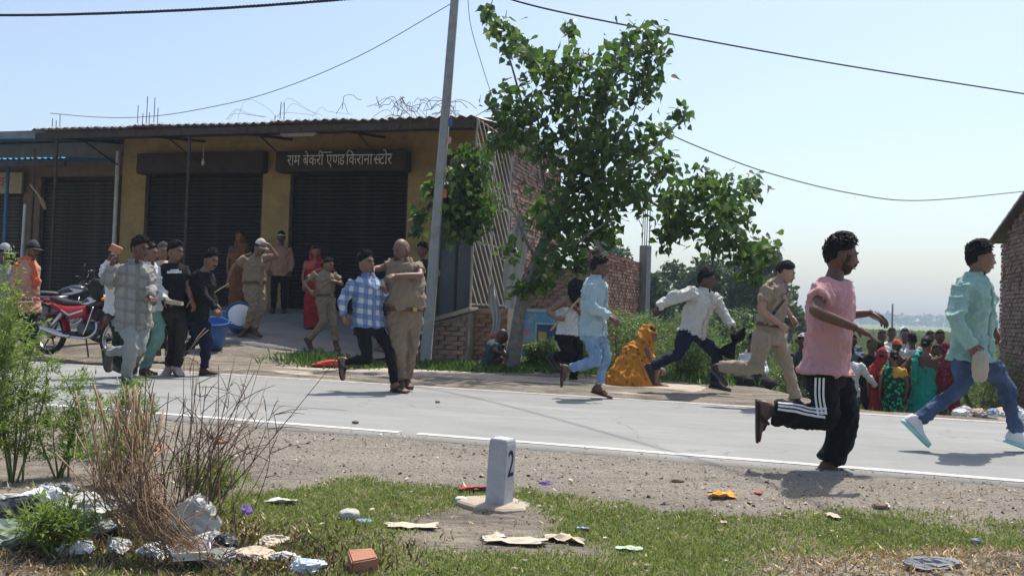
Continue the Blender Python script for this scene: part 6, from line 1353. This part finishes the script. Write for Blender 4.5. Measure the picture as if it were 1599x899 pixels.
person('person in white sitting low behind the running policeman', JW=dict(hd=Pr(.03, 0, hz_), nk=Pr(0, 0, hz_ - .15), sa=Pr(-.15, -.1, hz_ - .2), sb=Pr(.15, .1, hz_ - .2), ea=Pr(-.2, -.15, hz_ - .42), eb=Pr(.2, -.05, hz_ - .42), wa=Pr(-.08, -.3, hz_ - .45), wb=Pr(.1, -.28, hz_ - .45), ha=Pr(-.02, -.36, hz_ - .45), hb=Pr(.05, -.36, hz_ - .45), pa=Pr(-.1, .1, .12), pb=Pr(.1, .12, .12), ka=Pr(-.14, -.22, .4), kb=Pr(.14, -.2, .4), aa=Pr(-.14, -.12, .07), ab=Pr(.14, -.1, .07), ta=Pr(-.15, -.3, .01), tb=Pr(.15, -.3, .01)),
   look=(.2, -1, -.1), skin=DARK, hair='short', top=dict(m=WHITEC, hem=.08, e=.03), bottom=dict(m=GREYT), feet=('bare',), ground=g1, k=.95, vox=.018, lod=1)
# ------------------------------------------------------------------ motorcycles
TYRE = mat('tyre_rubber', (.022, .021, .02), .85, .2, 12, dirt=(.1, .085, .065), dsc=6); CHROME = mat('chrome', (.55, .55, .56), .22, .05, metal=.95); BIKER = mat('red_bike_paint', (.42, .02, .022), .3, .1, 5, spec=.5); BIKEK = mat('black_bike_paint', (.018, .018, .02), .35, .1, 5, spec=.5); SEATM = mat('seat_vinyl', (.03, .03, .032), .55, .15, 8); ENG = mat('engine_alloy', (.1, .1, .1), .5, .3, 14, 0, 60, .6); DECAL = mat('silver_decal', (.6, .6, .6), .4, .08); LENS = mat('lamp_lens', (.55, .55, .52), .15, .05)
def motorcycle(loc, rz, label, paint, second):
    """local x forwards, z up; 1.28 m wheelbase"""
    r = empty('motorcycle', loc, rz, label, 'motorcycle', 'motorcycles parked by the road'); RX = Matrix.Rotation(R_(90), 3, 'X')
    for x in (-.64, .64):
        w = empty('wheel', (x, 0, .3), parent=r); g = G(); n = 28; rings = []
        for k in range(n + 1):
            a = 2 * math.pi * k / n; c = Vector((math.cos(a), 0, math.sin(a))); rings.append([c * (.262 + .042 * math.cos(b)) + Vector((0, .042 * math.sin(b), 0)) for b in [2 * math.pi * j / 10 for j in range(10)]])
        g.loft(rings, cap=False); g.build('tyre', TYRE, w, True)
        g = G(); g.lathe([(.225, -.03), (.236, -.034), (.228, 0), (.236, .034), (.225, .03), (.22, 0), (.225, -.03)], (0, 0, 0), RX, 28); g.build('rim', CHROME, w, True)
        g = G(); g.lathe([(.0, -.06), (.05, -.06), (.06, -.03), (.06, .03), (.05, .06), (0, .06)], (0, 0, 0), RX, 16); g.build('hub', ENG, w, True)
        for k in range(6):
            a = k * math.pi / 3; g = G(); g.tube([(.04 * math.cos(a), 0, .04 * math.sin(a)), (.226 * math.cos(a), 0, .226 * math.sin(a))], (.016, .01), 6); g.build('spoke', ENG, w)
    g = G(); g.loft([[Vector((x, y * w, z0 + zz * h)) for y, zz in ((-1, .1), (-.8, .7), (-.4, 1), (.4, 1), (.8, .7), (1, .1), (.7, -.1), (-.7, -.1))] for x, z0, w, h in ((-.08, .74, .07, .06), (.02, .73, .12, .14), (.15, .72, .15, .2), (.28, .74, .15, .2), (.36, .78, .1, .13), (.4, .8, .05, .06))]); tk = bevel(g.build('fuel_tank', BIKEK if not second else paint, r, True), .008)
    for s in (-1, 1):
        g = G(); g.add([(.12, s * .155, .86), (.34, s * .155, .84), (.2, s * .162, .8), (.0, s * .13, .76), (.3, s * .157, .8), (.16, s * .165, .75)], [(0, 1, 4, 2), (2, 4, 5, 3)]); g.build('decal', DECAL, tk)
        g = G(); g.loft([[Vector((x, s * (y + .0), z)) for y, z in ((.1, zl), (.15, zl), (.165, (zl + zh) / 2), (.15, zh), (.1, zh))] for x, zl, zh in ((.12, .6, .74), (-.1, .54, .72), (-.3, .6, .72), (-.55, .7, .76))]); sp = g.build('side_panel', paint, r, True)
        g = G(); g.add([(.1, s * .17, .68), (-.16, s * .172, .6), (-.5, s * .155, .745), (-.5, s * .155, .73), (-.16, s * .172, .575), (.1, s * .17, .65)], [(0, 1, 4, 5), (1, 2, 3, 4)]); g.build('decal', DECAL, sp)
        g = G(); g.tube([(.5, s * .09, .78), (.64, s * .09, .3)], .022, 8); g.build('fork_leg', CHROME, r, True)
        g = G(); g.tube([(-.35, s * .12, .62), (-.6, s * .12, .33)], (.03, .025), 8); g.build('shock_absorber', CHROME, r, True)
        g = G(); g.tube([(.38, s * .05, .95), (.33, s * .16, 1.03), (.26, s * .34, 1.02)], .012, 6, sub=3); g.tube([(.285, s * .27, 1.022), (.235, s * .38, 1.017)], .019, 8); g.build('handlebar', BIKEK, r, True)
        g = G(); g.tube([(.33, s * .22, 1.03), (.36, s * .3, 1.17)], .006, 5); g.ell((.355, s * .33, 1.2), (.015, .055, .035)); g.build('mirror', BIKEK, r, True)
        g = G(); g.ell((.46, s * .17, .84), (.03, .03, .022)); g.build('indicator', mat('amber_lens', (.6, .25, .03), .3), r, True)
        g = G(); g.tube([(-.12, s * .14, .32), (-.12, s * .26, .31)], .014, 6); g.build('footpeg', SEATM, r)
    g = G(); g.loft([[Vector((x, y * w, z + h * q)) for y, q in ((-1, 0), (-.9, .6), (-.5, 1), (.5, 1), (.9, .6), (1, 0))] for x, z, w, h in ((.0, .74, .09, .05), (-.1, .74, .13, .07), (-.3, .74, .14, .075), (-.5, .77, .12, .08), (-.68, .82, .09, .06))]); g.build('seat', SEATM, r, True)
    g = G(); g.loft([[Vector((x, y * w, z + q * h)) for y, q in ((-1, 0), (-.7, 1), (.7, 1), (1, 0))] for x, z, w, h in ((-.45, .7, .1, .06), (-.7, .78, .09, .05), (-.85, .8, .05, .03))]); tl = g.build('tail', paint, r, True)
    g = G(); g.ell((-.87, 0, .8), (.02, .05, .03)); g.build('tail_lamp', mat('red_lens', (.4, .01, .01), .2), r, True)
    for x0, nm, a0, a1 in ((.64, 'front_mudguard', -.6, 1.5), (-.64, 'rear_mudguard', -1.2, .9)):
        g = G(); rings = []
        for k in range(12):
            a = a0 + (a1 - a0) * k / 11 + math.pi / 2 - .3; c = Vector((math.cos(a), 0, math.sin(a))); rings.append([Vector((x0, 0, .3)) + c * (.335 - .02 * abs(b)) + Vector((0, b * .065, 0)) for b in (-1, -.6, 0, .6, 1)] + [Vector((x0, 0, .3)) + c * (.328 - .02 * abs(b)) + Vector((0, b * .06, 0)) for b in (1, .6, 0, -.6, -1)])
        g.loft(rings); g.build(nm, paint, r, True)
    g = G(); g.box((.08, 0, .42), (.28, .2, .2)); bevel(g.build('crankcase', ENG, r, True), .04)
    g = G(); g.lathe([(.085, 0), (.085, .03), (.06, .045), (0, .045)], (.08, -.1, .4), Matrix.Rotation(R_(90), 3, 'X'), 16); g.build('clutch_cover', ENG, r, True)
    cy = empty('cylinder', (.2, 0, .56), parent=r)
    for k in range(6): g = G(); g.box((.012 * k, 0, .03 * k), (.15, .15, .013), Matrix.Rotation(.35, 3, 'Y')); g.build('fin', ENG, cy)
    g = G(); g.tube([(.42, 0, .9), (.3, 0, .68), (.3, 0, .35), (.05, 0, .3), (-.3, 0, .35), (-.45, 0, .68), (-.1, 0, .7), (.35, 0, .8)], .02, 8, sub=3); g.build('frame_tube', BIKEK, r, True)
    g = G(); g.tube([(.28, -.07, .52), (.33, -.1, .38), (.2, -.13, .27), (-.15, -.15, .28)], .02, 8, sub=4); g.tube([(-.1, -.15, .28), (-.35, -.16, .31), (-.78, -.17, .42)], (.03, .045, .042), 10, sub=3); g.build('exhaust', CHROME, r, True)
    g = G(); g.box((-.32, .1, .33), (.6, .02, .09)); g.build('chain_cover', BIKEK, r)
    g = G(); g.tube([(-.64, .09, .3), (-.05, .09, .34)], .02, 6); g.tube([(-.64, -.09, .3), (-.05, -.09, .34)], .02, 6); g.build('swing_arm', BIKEK, r)
    g = G(); g.ell((.49, 0, .84), (.085, .1, .1), None, 14, 10); hl = g.build('headlamp', BIKEK, r, True); g = G(); g.ell((.545, 0, .83), (.035, .08, .075), None, 14, 10); g.build('lens', LENS, hl, True)
    g = G(); g.box((.5, 0, .96), (.02, .17, .15), Matrix.Rotation(-.5, 3, 'Y')); bevel(g.build('visor', paint, r, True), .015)
    g = G(); g.tube([(-.05, .1, .28), (-.12, .26, .01)], .012, 6); g.build('side_stand', BIKEK, r)
    g = G(); g.tube([(.28, -.16, .72), (.26, -.2, .45), (.2, -.2, .3)], .011, 6, sub=3); g.build('crash_guard', CHROME, r, True)
    r.rotation_euler = (R_(-7), 0, rz); return r
b0 = W(128, 556, 13.2); motorcycle((b0.x, 13.15, float(gz(b0.x, 13.15)) + .06), R_(-22), 'red and black motorcycle with silver stripes parked by the road', BIKER, False)
b1 = W(86, 535, 14.4); motorcycle((b1.x, 14.5, float(gz(b1.x, 14.5)) + .06), R_(20), 'dark motorcycle parked behind the red one', mat('dark_blue_bike_paint', (.03, .035, .05), .35, .1), True)
lump('jacket', W(150, 450, 12.95), (.11, .09, .16), cloth('dark_jacket', (.03, .035, .033)), 'dark jacket slung over the red motorcycle\'s handlebar', 'jacket', 5, .25)
# ------------------------------------------------------------------ tubs on the forecourt
TUB = mat('blue_plastic', (.03, .12, .36), .4, .12, 5, spec=.4); LID = mat('white_plastic', (.6, .62, .64), .5, .08)
def tub(px, py, Y, rad, h, label, tilt=(0, 0), lid=False):
    p = W(px, py, Y); p.z = float(gz(p.x, p.y)) + .05; o = empty('plastic_tub', p, 0, label, 'tub', 'blue tubs on the forecourt'); o.rotation_euler = (tilt[0], tilt[1], .4)
    g = G(); g.lathe([(0, .01), (rad * .78, .0), (rad * .9, h * .5), (rad, h), (rad * 1.06, h), (rad * 1.06, h - .03), (rad * 1.0, h - .03), (rad * .97, h - .02), (rad * .87, h * .5), (rad * .74, .03), (0, .03)], n=28); g.build('bucket', TUB, o, True)
    for s in (-1, 1): g = G(); g.tube([(s * rad * 1.04, -.07, h - .02), (s * (rad * 1.04 + .05), -.05, h - .03), (s * (rad * 1.04 + .05), .05, h - .03), (s * rad * 1.04, .07, h - .02)], .012, 6, sub=3); g.build('handle', TUB, o, True)
    if lid: g = G(); g.lathe([(0, h + .012), (rad * .82, h + .01), (rad * .9, h - .01), (rad * .8, h - .012), (0, h - .01)], n=26); g.build('lid', LID, o, True)
    return o
tub(332, 497, 14.2, .24, .42, 'blue plastic tub behind the boy in black shirt', (R_(14), 0)); t2 = tub(372, 511, 15.6, .24, .34, 'blue tub tipped on its side showing a white base beside the policeman', (R_(62), 0), True); t2.location.z += .14

# ------------------------------------------------------------------ litter
def paper(name, px, py, sz, mt, label, cat='litter', seed=0, crumple=.35, rz=None, group=None, lift=.012):
    p = gp(px, py); rr = np.random.default_rng(seed + int(px)); n = 7; V = []; ny_ = 6; a = rr.uniform(0, 6.3) if rz is None else rz
    for j in range(ny_ + 1):
        for i in range(n + 1):
            x, y = (i / n - .5) * sz[0], (j / ny_ - .5) * sz[1]; e = 1 + .25 * rr.normal() * (i in (0, n) or j in (0, ny_)) * .5
            V.append((x * e, y * e, 0))
    V = np.array(V); s_ = max(sz); V[:, 2] = lift + np.abs(fbm(np.column_stack([V[:, 0] / s_ * 3.1, V[:, 1] / s_ * 3.1, V[:, 0] * 0 + seed]), seed + 1, 3)) * crumple * s_ * .6
    c, s = math.cos(a), math.sin(a); V = np.column_stack([V[:, 0] * c - V[:, 1] * s, V[:, 0] * s + V[:, 1] * c, V[:, 2]])
    q = n + 1; Fa = [(j * q + i, j * q + i + 1, (j + 1) * q + i + 1, (j + 1) * q + i) for j in range(ny_) for i in range(n)]
    top_ = len(V); V = np.vstack([V, V - np.array([0, 0, .003])]); Fa = Fa + [tuple(top_ + i for i in reversed(f)) for f in Fa]
    return tag(mesh_obj(name, V, Fa, mt, loc=p, smooth=False), label, cat, group)
PW = mat('white_paper', (.62, .61, .58), .8, .1, 9, dirt=(.42, .38, .32), dsc=12); PC = mat('cream_scrap', (.5, .43, .33), .85, .15, 9); PR = mat('crimson_rag', (.5, .03, .09), .85, .15, 9); PO = mat('orange_wrapper', (.72, .3, .03), .5, .12, 9); PP_ = mat('purple_wrapper', (.16, .1, .26), .5, .2, 9); PT = mat('torn_carton', (.46, .38, .28), .85, .2, 9); PB = mat('blue_film', (.2, .28, .42), .45, .15, 9); RED = mat('red_rag', (.5, .06, .05), .85, .15, 9); GRS = mat('pale_stone', (.42, .4, .36), .9, .2, 9); BAGP = mat('dusty_polythene', (.42, .41, .38), .45, .18, 9, .3, 30); BAGD = mat('grey_polythene', (.2, .21, .2), .45, .25, 9, .3, 30); BAGK = mat('black_polythene', (.035, .036, .04), .35, .2, 9); BAGW = mat('white_polythene', (.68, .69, .7), .45, .08, 9); BAGG = mat('green_polythene', (.2, .24, .19), .45, .25, 9)
def pile(name, px, py, sz, mt, label, seed, amp=.35, cat='litter', rz=0, group=None, dz=.55, freq=2.6):
    p = gp(px, py); p.z += sz[2] * dz
    if amp < .3: return lump(name, p, sz, mt, label, cat, seed, amp, 30, 20, Matrix.Rotation(rz, 3, 'Z'), freq, group, sq=.8)
    return crumple(name, p, sz, mt, label, cat, seed, rz, group)
def crumple(name, p, sz, mt, label, cat, seed, rz=0, group=None, n=16):
    """a crushed bag or sheet: a ball cut by many flats, with sharp folds"""
    rr = np.random.default_rng(seed); D_, F_ = sph(34, 22); V = D_ * (1 + .25 * vnoise(D_ * 2 + seed, seed)[:, None])
    for _ in range(n):
        d = rr.normal(size=3); d /= np.linalg.norm(d); h = rr.uniform(.35, .85); V = V - d * (np.maximum(0, V @ d - h) * rr.uniform(.7, 1.25))[:, None]
    V += (1 - np.abs(vnoise(D_ * 4.3 + seed, seed + 1)))[:, None] ** 3 * .16 * D_ + vnoise(D_ * 9 + seed, seed + 2)[:, None] * .05 * D_
    V = V * np.array(sz) * 1.25 @ np.array(Matrix.Rotation(rz, 3, 'Z')).T; return tag(mesh_obj(name, V, F_, mt, loc=p, smooth=False), label, cat, group)
paper('rag', 740, 766, (.17, .07), PR, 'crimson rag lying left of the milestone', 'rag', 1, .5, .1)
pile('stone', 720, 784, (.035, .03, .022), mat('white_stone', (.6, .6, .57), .8), 'small white stone left of the milestone\'s footing', 2, .15, 'stone')
paper('wrapper', 1128, 777, (.15, .08), PO, 'orange wrapper on the dirt before the grass', 'wrapper', 3, .5, .1)
pile('wrapper', 852, 756, (.04, .025, .018), PP_, 'dark purple wrapper right of the milestone', 4, .3, 'wrapper')
paper('wrapper', 1184, 772, (.05, .03), RED, 'tiny red scrap right of the orange wrapper', 'wrapper', 5)
paper('paper_scrap', 441, 786, (.16, .07), PW, 'white crumpled paper on the grass near its left end', 'paper', 6, .4, -.1)
pile('stone', 545, 808, (.055, .045, .03), GRS, 'round pale stone on the grass', 7, .12, 'stone')
pile('wrapper', 572, 815, (.04, .03, .012), PB, 'bluish film beside the round stone', 8, .4, 'wrapper')
paper('paper_scrap', 646, 824, (.26, .1), PC, 'flat buff paper on the bare patch left of the milestone', 'paper', 9, .12, .0)
paper('carton_piece', 805, 848, (.28, .12), PC, 'torn cream card pieces on the bare patch', 'carton', 10, .3, -.15)
paper('carton_piece', 880, 845, (.2, .1), PT, 'torn brown carton in the grass below the milestone', 'carton', 11, .4, -.3)
paper('carton_piece', 770, 842, (.12, .06), PW, 'small pale carton flap left of the torn cards', 'carton', 22, .3, .4)
paper('leaf_packet', 982, 860, (.12, .05), mat('pale_green_packet', (.42, .52, .36), .7), 'pale green packet lying in the grass', 'packet', 12, .3, -.2)
paper('wrapper', 910, 828, (.06, .03), PB, 'small bluish wrapper in the grass right of the milestone', 'wrapper', 13)
paper('wrapper', 1130, 818, (.05, .03), PT, 'small brown scrap in the middle of the grass', 'wrapper', 14)
pile('stone', 1058, 752, (.04, .02, .012), mat('brown_clod', (.2, .14, .1), .9), 'flat brown clod on the gravel', 15, .2, 'stone')
pile('stone', 1375, 793, (.045, .03, .02), MC['brown_clod'], 'brown clod near the far end of the grass', 16, .2, 'stone')
pile('stone', 1525, 850, (.03, .025, .02), mat('grey_stone', (.22, .22, .23), .9), 'small grey stone on the dry mound', 17, .2, 'stone')
pile('rubble_lump', 1462, 885, (.1, .06, .03), MC['grey_stone'], 'grey rubble lump on the dry mound at bottom right', 18, .35, 'rubble')
paper('wrapper', 1385, 742 + 50, (.08, .03), PW, 'pale scrap on the dirt near the right edge', 'wrapper', 19)
paper('wrapper', 1300, 808, (.1, .05), PC, 'cream scrap at the edge of the grass on the right', 'wrapper', 20, .3)
paper('wrapper', 670, 683, (.04, .02), BAGK, 'tiny dark scrap on the road', 'wrapper', 21) if False else None
for i, (px, py) in enumerate(((555, 659), (683, 627))):
    p = WZ(px, py, .012); lump('stone', p, (.028, .02, .014), MC['brown_clod'], ('dark pebble on the road near the white line', 'dark pebble in the middle of the road')[i], 'stone', 30 + i, .25, 12, 8)
crumple('red_cloth', gp(510, 574) + Vector((0, 0, .05)), (.26, .12, .05), RED, 'red cloth dropped on the dirt at the far roadside', 'cloth', 23, .1)
# the brick and the heap at bottom left
bp = gp(566, 890); brickthing('brick', bp + Vector((0, 0, .03)), Matrix.Rotation(.35, 3, 'Z') @ Matrix.Rotation(.12, 3, 'X'), 'broken red brick at the bottom edge of the grass', BRK, (.105, .11, .075))
pile('plastic_bag', 70, 800, (.13, .07, .07), BAGW, 'white plastic sheet on top of the rubbish heap', 41, .4, 'plastic', -.4); pile('plastic_bag', 28, 815, (.13, .08, .07), BAGK, 'black plastic sheet at the left of the rubbish heap', 42, .4, 'plastic', -.4); pile('plastic_bag', 20, 850, (.15, .1, .055), BAGG, 'grey green polythene bag at the left edge', 43, .4, 'plastic')
pile('plastic_bag', 120, 815, (.14, .1, .07), BAGP, 'pale crumpled bag in the middle of the heap', 44, .45, 'plastic', .3); pile('plastic_bag', 148, 838, (.09, .07, .06), BAGD, 'grey crumpled bag left of the dry stalks', 45, .45, 'plastic'); pile('plastic_bag', 292, 845, (.13, .1, .13), BAGP, 'large dusty polythene bag behind the bent stalks', 46, .4, 'plastic', .2, dz=.7); pile('plastic_bag', 318, 820, (.09, .06, .08), mat('clear_polythene', (.5, .49, .46), .4, .15), 'clear polythene bag among the dry stalks', 47, .45, 'plastic')
pile('plastic_bag', 350, 860, (.07, .06, .05), BAGK, 'black polythene knot right of the dusty bag', 48, .45, 'plastic'); pile('plastic_bag', 345, 880, (.09, .06, .04), BAGD, 'flattened grey bag at the bottom edge', 49, .45, 'plastic'); pile('plastic_bag', 470, 890, (.08, .05, .035), mat('pale_blue_polythene', (.5, .56, .62), .4, .15), 'pale blue polythene scrap left of the broken brick', 50, .45, 'plastic', .3)
pile('plastic_bag', 210, 800, (.1, .07, .06), BAGP, 'dusty bag caught under the bent stalks', 51, .45, 'plastic'); pile('plastic_bag', 95, 770, (.12, .08, .05), BAGD, 'grey sheet behind the rubbish heap', 52, .45, 'plastic'); pile('plastic_bag', 240, 868, (.08, .06, .04), BAGW, 'small white scrap under the bent stalks', 53, .45, 'plastic')
pile('wrapper', 172, 742, (.035, .03, .03), mat('yellow_wrapper', (.75, .5, .04), .5), 'yellow and orange wrapper hanging in the weeds', 54, .4, 'wrapper', dz=1.6); pile('wrapper', 384, 806, (.03, .025, .035), mat('violet_wrapper', (.2, .12, .4), .5), 'violet wrapper at the left end of the grass', 55, .4, 'wrapper')
for i, (px, py, sz_, mt_, lb) in enumerate(((10, 790, .1, BAGP, 'dusty bag at the far left of the rubbish heap'), (105, 790, .09, PC, 'buff card lump on the rubbish heap'), (165, 800, .08, BAGD, 'dark grey film behind the bent stalks'), (185, 858, .07, BAGP, 'small dusty bag in front of the bent stalks'), (120, 862, .06, BAGW, 'tiny white film in the weeds at the bottom left'), (270, 800, .08, BAGG, 'greenish film among the upright stalks'), (330, 850, .07, BAGP, 'pale film right of the large dusty bag'), (390, 870, .07, PT, 'brown carton crushed at the edge of the heap'), (420, 850, .06, PC, 'buff paper at the edge of the dry litter'), (300, 868, .06, BAGD, 'dark film under the large dusty bag'), (440, 872, .05, PW, 'white paper in the dry litter left of the brick'))):
    pile('litter', px, py, (sz_ * 1.3, sz_, sz_ * .5), mt_, lb, 110 + i, .45, 'litter', i * .9)
LITT = leaf_mat('brown_litter', (.17, .115, .07), .45, .1)
def litter_d(x, y): return np.exp(-((x + 1.35) / .55) ** 2 - ((y - 3.95) / .35) ** 2) + .6 * np.exp(-((x + .95) / .35) ** 2 - ((y - 3.75) / .2) ** 2)
blades('leaf_litter', 26000, (-3, 0, 3.2, 4.8), litter_d, (.02, .06), LITT, 'brown dead leaves and grass under the dry stalks', 'litter', flat=1.8, width=.6)
q = gp(296, 886); bx = empty('paper_box', q + Vector((0, 0, .02)), .35, 'open white card box at the bottom edge', 'box'); BOXW = mat('white_card', (.72, .72, .7), .7, .05)
g = G(); g.box((0, 0, .025), (.13, .1, .004)); g.build('base', BOXW, bx)
for c, s_, R in (((0, .05, .05), (.13, .004, .06), Matrix.Rotation(-.3, 3, 'X')), ((0, -.05, .04), (.13, .004, .04), Matrix.Rotation(.5, 3, 'X')), ((.066, 0, .045), (.004, .1, .05), Matrix.Rotation(.4, 3, 'Y')), ((-.066, 0, .045), (.004, .1, .05), Matrix.Rotation(-.4, 3, 'Y'))): g = G(); g.box(c, s_, R); g.build('flap', BOXW, bx)
for i, (px, py, lb) in enumerate(((246, 703, 'red brick chip on the dirt behind the stalks'), (342, 692, 'dark red cloth scrap behind the stalks'))): pile('brick_chip', px, py, (.055, .035, .02), BRK, lb, 60 + i, .3, 'rubble')
# fine litter, pebbles and clods nobody could count
rr = np.random.default_rng(17); n = 24000; x = rr.uniform(-3.6, 4.2, n); y = rr.uniform(3.1, 7.2, n); s_, t_ = toST(x, y); kk = (t_ < 6.35) & (rr.uniform(size=n) < .18 + .75 * sst(4.5, 5.1, t_)); x, y = x[kk], y[kk]; n = len(x)
T6 = np.array([(0, 0, .6), (.6, 0, 0), (0, .6, .1), (-.55, .1, .0), (.1, -.6, 0), (0, 0, -.3)]); F6 = [(0, 1, 2), (0, 2, 3), (0, 3, 4), (0, 4, 1)]
V, Fa = scatter(np.column_stack([x, y, gz(x, y)]), rand_rot(n, 0, .4, rr), rr.gamma(1.5, .0042, n) + .003, (T6, F6)); PEB = leaf_mat('pebble', (.23, .2, .165), .55, 0, (.46, .43, .38), .9)
tag(mesh_obj('gravel', V, Fa, PEB, smooth=False), 'loose gravel and clods on the near shoulder', 'gravel', kind='stuff')
n = 170; x = rr.uniform(-2.4, 4, n); y = rr.uniform(3.3, 5.6, n); d_ = rr.normal(size=(n, 3)) * np.array([1, 1, .15]); d_ /= np.linalg.norm(d_, axis=1, keepdims=True); z_ = np.tile([0, 0, 1.], (n, 1)) + rr.normal(size=(n, 3)) * .35; z_ -= d_ * (z_ * d_).sum(1, keepdims=True); z_ /= np.linalg.norm(z_, axis=1, keepdims=True)
V, Fa = scatter(np.column_stack([x, y, gz(x, y) + .012]), np.stack([np.cross(d_, z_), d_, z_], 2), rr.uniform(.012, .04, n), OVAL); tag(mesh_obj('dry_leaves', V, Fa, leaf_mat('dead_leaf', (.4, .3, .18), .4, .1, (.62, .58, .5)), smooth=False), 'scattered dead leaves and paper bits on the verge', 'leaves', kind='stuff')
# rubbish heap below the brick building
for i, (mt_, lb) in enumerate(((BAGW, 'white bag at the left end of the rubbish heap below the barn'), (GRS, 'pale stone in the left part of the rubbish heap'), (BAGP, 'dusty polythene bag in the rubbish heap behind the striding man'), (PC, 'cream card lump in the rubbish heap'), (RED, 'small red rag in the middle of the rubbish heap'), (BAGD, 'dark grey bag in the rubbish heap'), (PB, 'bluish film in the rubbish heap'), (PT, 'brown carton lump in the rubbish heap'), (BAGP, 'pale bag between the striding man\'s legs in the rubbish heap'), (BRK, 'broken brick in the rubbish heap'), (BAGW, 'white scrap at the right end of the rubbish heap'), (BAGD, 'grey sheet at the far right of the rubbish heap'))):
    px = 1498 + i * 9; Y_ = 9.75 + .5 * ((i * 7) % 5) / 5; p = W(px, 646 + (i % 3) * 4 - i * .2, Y_); s = .06 + .05 * ((i * 5) % 3) / 2
    crumple('rubbish', p, (s * 1.4, s, s * .8), mt_, lb, 'rubbish', 70 + i, i * .7, 'rubbish heap on the right')
p = W(1555, 668, 10.0); lump('rubbish_mound', Vector((p.x, p.y, -.42)), (.75, .5, .42), TAN, 'earth mound under the rubbish by the brick building', 'mound', 9, .2, 40, 20)
p = W(1180, 598, 12.6); p.z = float(gz(p.x, p.y)) + .08; lump('cloth_bundle', p, (.3, .16, .13), cloth('dark_bundle', (.035, .035, .035)), 'dark bundle on the bank behind the running policeman', 'bundle', 91, .35, 26, 16)
# broom hooked on the awning post, on the left
bq = W(60, 308, 18.0); br_ = empty('broom', bq, 0, 'old broom hung slantwise on a post under the awning', 'broom'); g = G(); g.tube([(-.18, 0, .25), (.02, 0, .02)], .014, 6); g.build('handle', WOOD, br_); g = G(); g.tube([(.0, 0, .04), (.1, 0, -.12), (.15, 0, -.24)], (.02, .05, .03), 8); g.build('bristles', mat('rust_bristle', (.28, .14, .1), .9, .3, 20), br_)

# ------------------------------------------------------------------ the air
hz = G(); hz.b2((-1000, -70, -2.3), (1400, 1000, 30)); hm_ = bpy.data.materials.new('thin_haze'); hm_.use_nodes = True; nt_ = hm_.node_tree; nt_.nodes.clear(); ou_ = nt_.nodes.new('ShaderNodeOutputMaterial'); pv = nt_.nodes.new('ShaderNodeVolumePrincipled')
pv.inputs['Color'].default_value = (.68, .84, 1, 1); pv.inputs['Density'].default_value = .0008; pv.inputs['Anisotropy'].default_value = .3; nt_.links.new(pv.outputs[0], ou_.inputs['Volume'])
hzo = tag(hz.build('haze', hm_), 'thin pale summer haze over the whole place', 'haze', kind='stuff')
bpy.data.scenes.remove(_tmp)
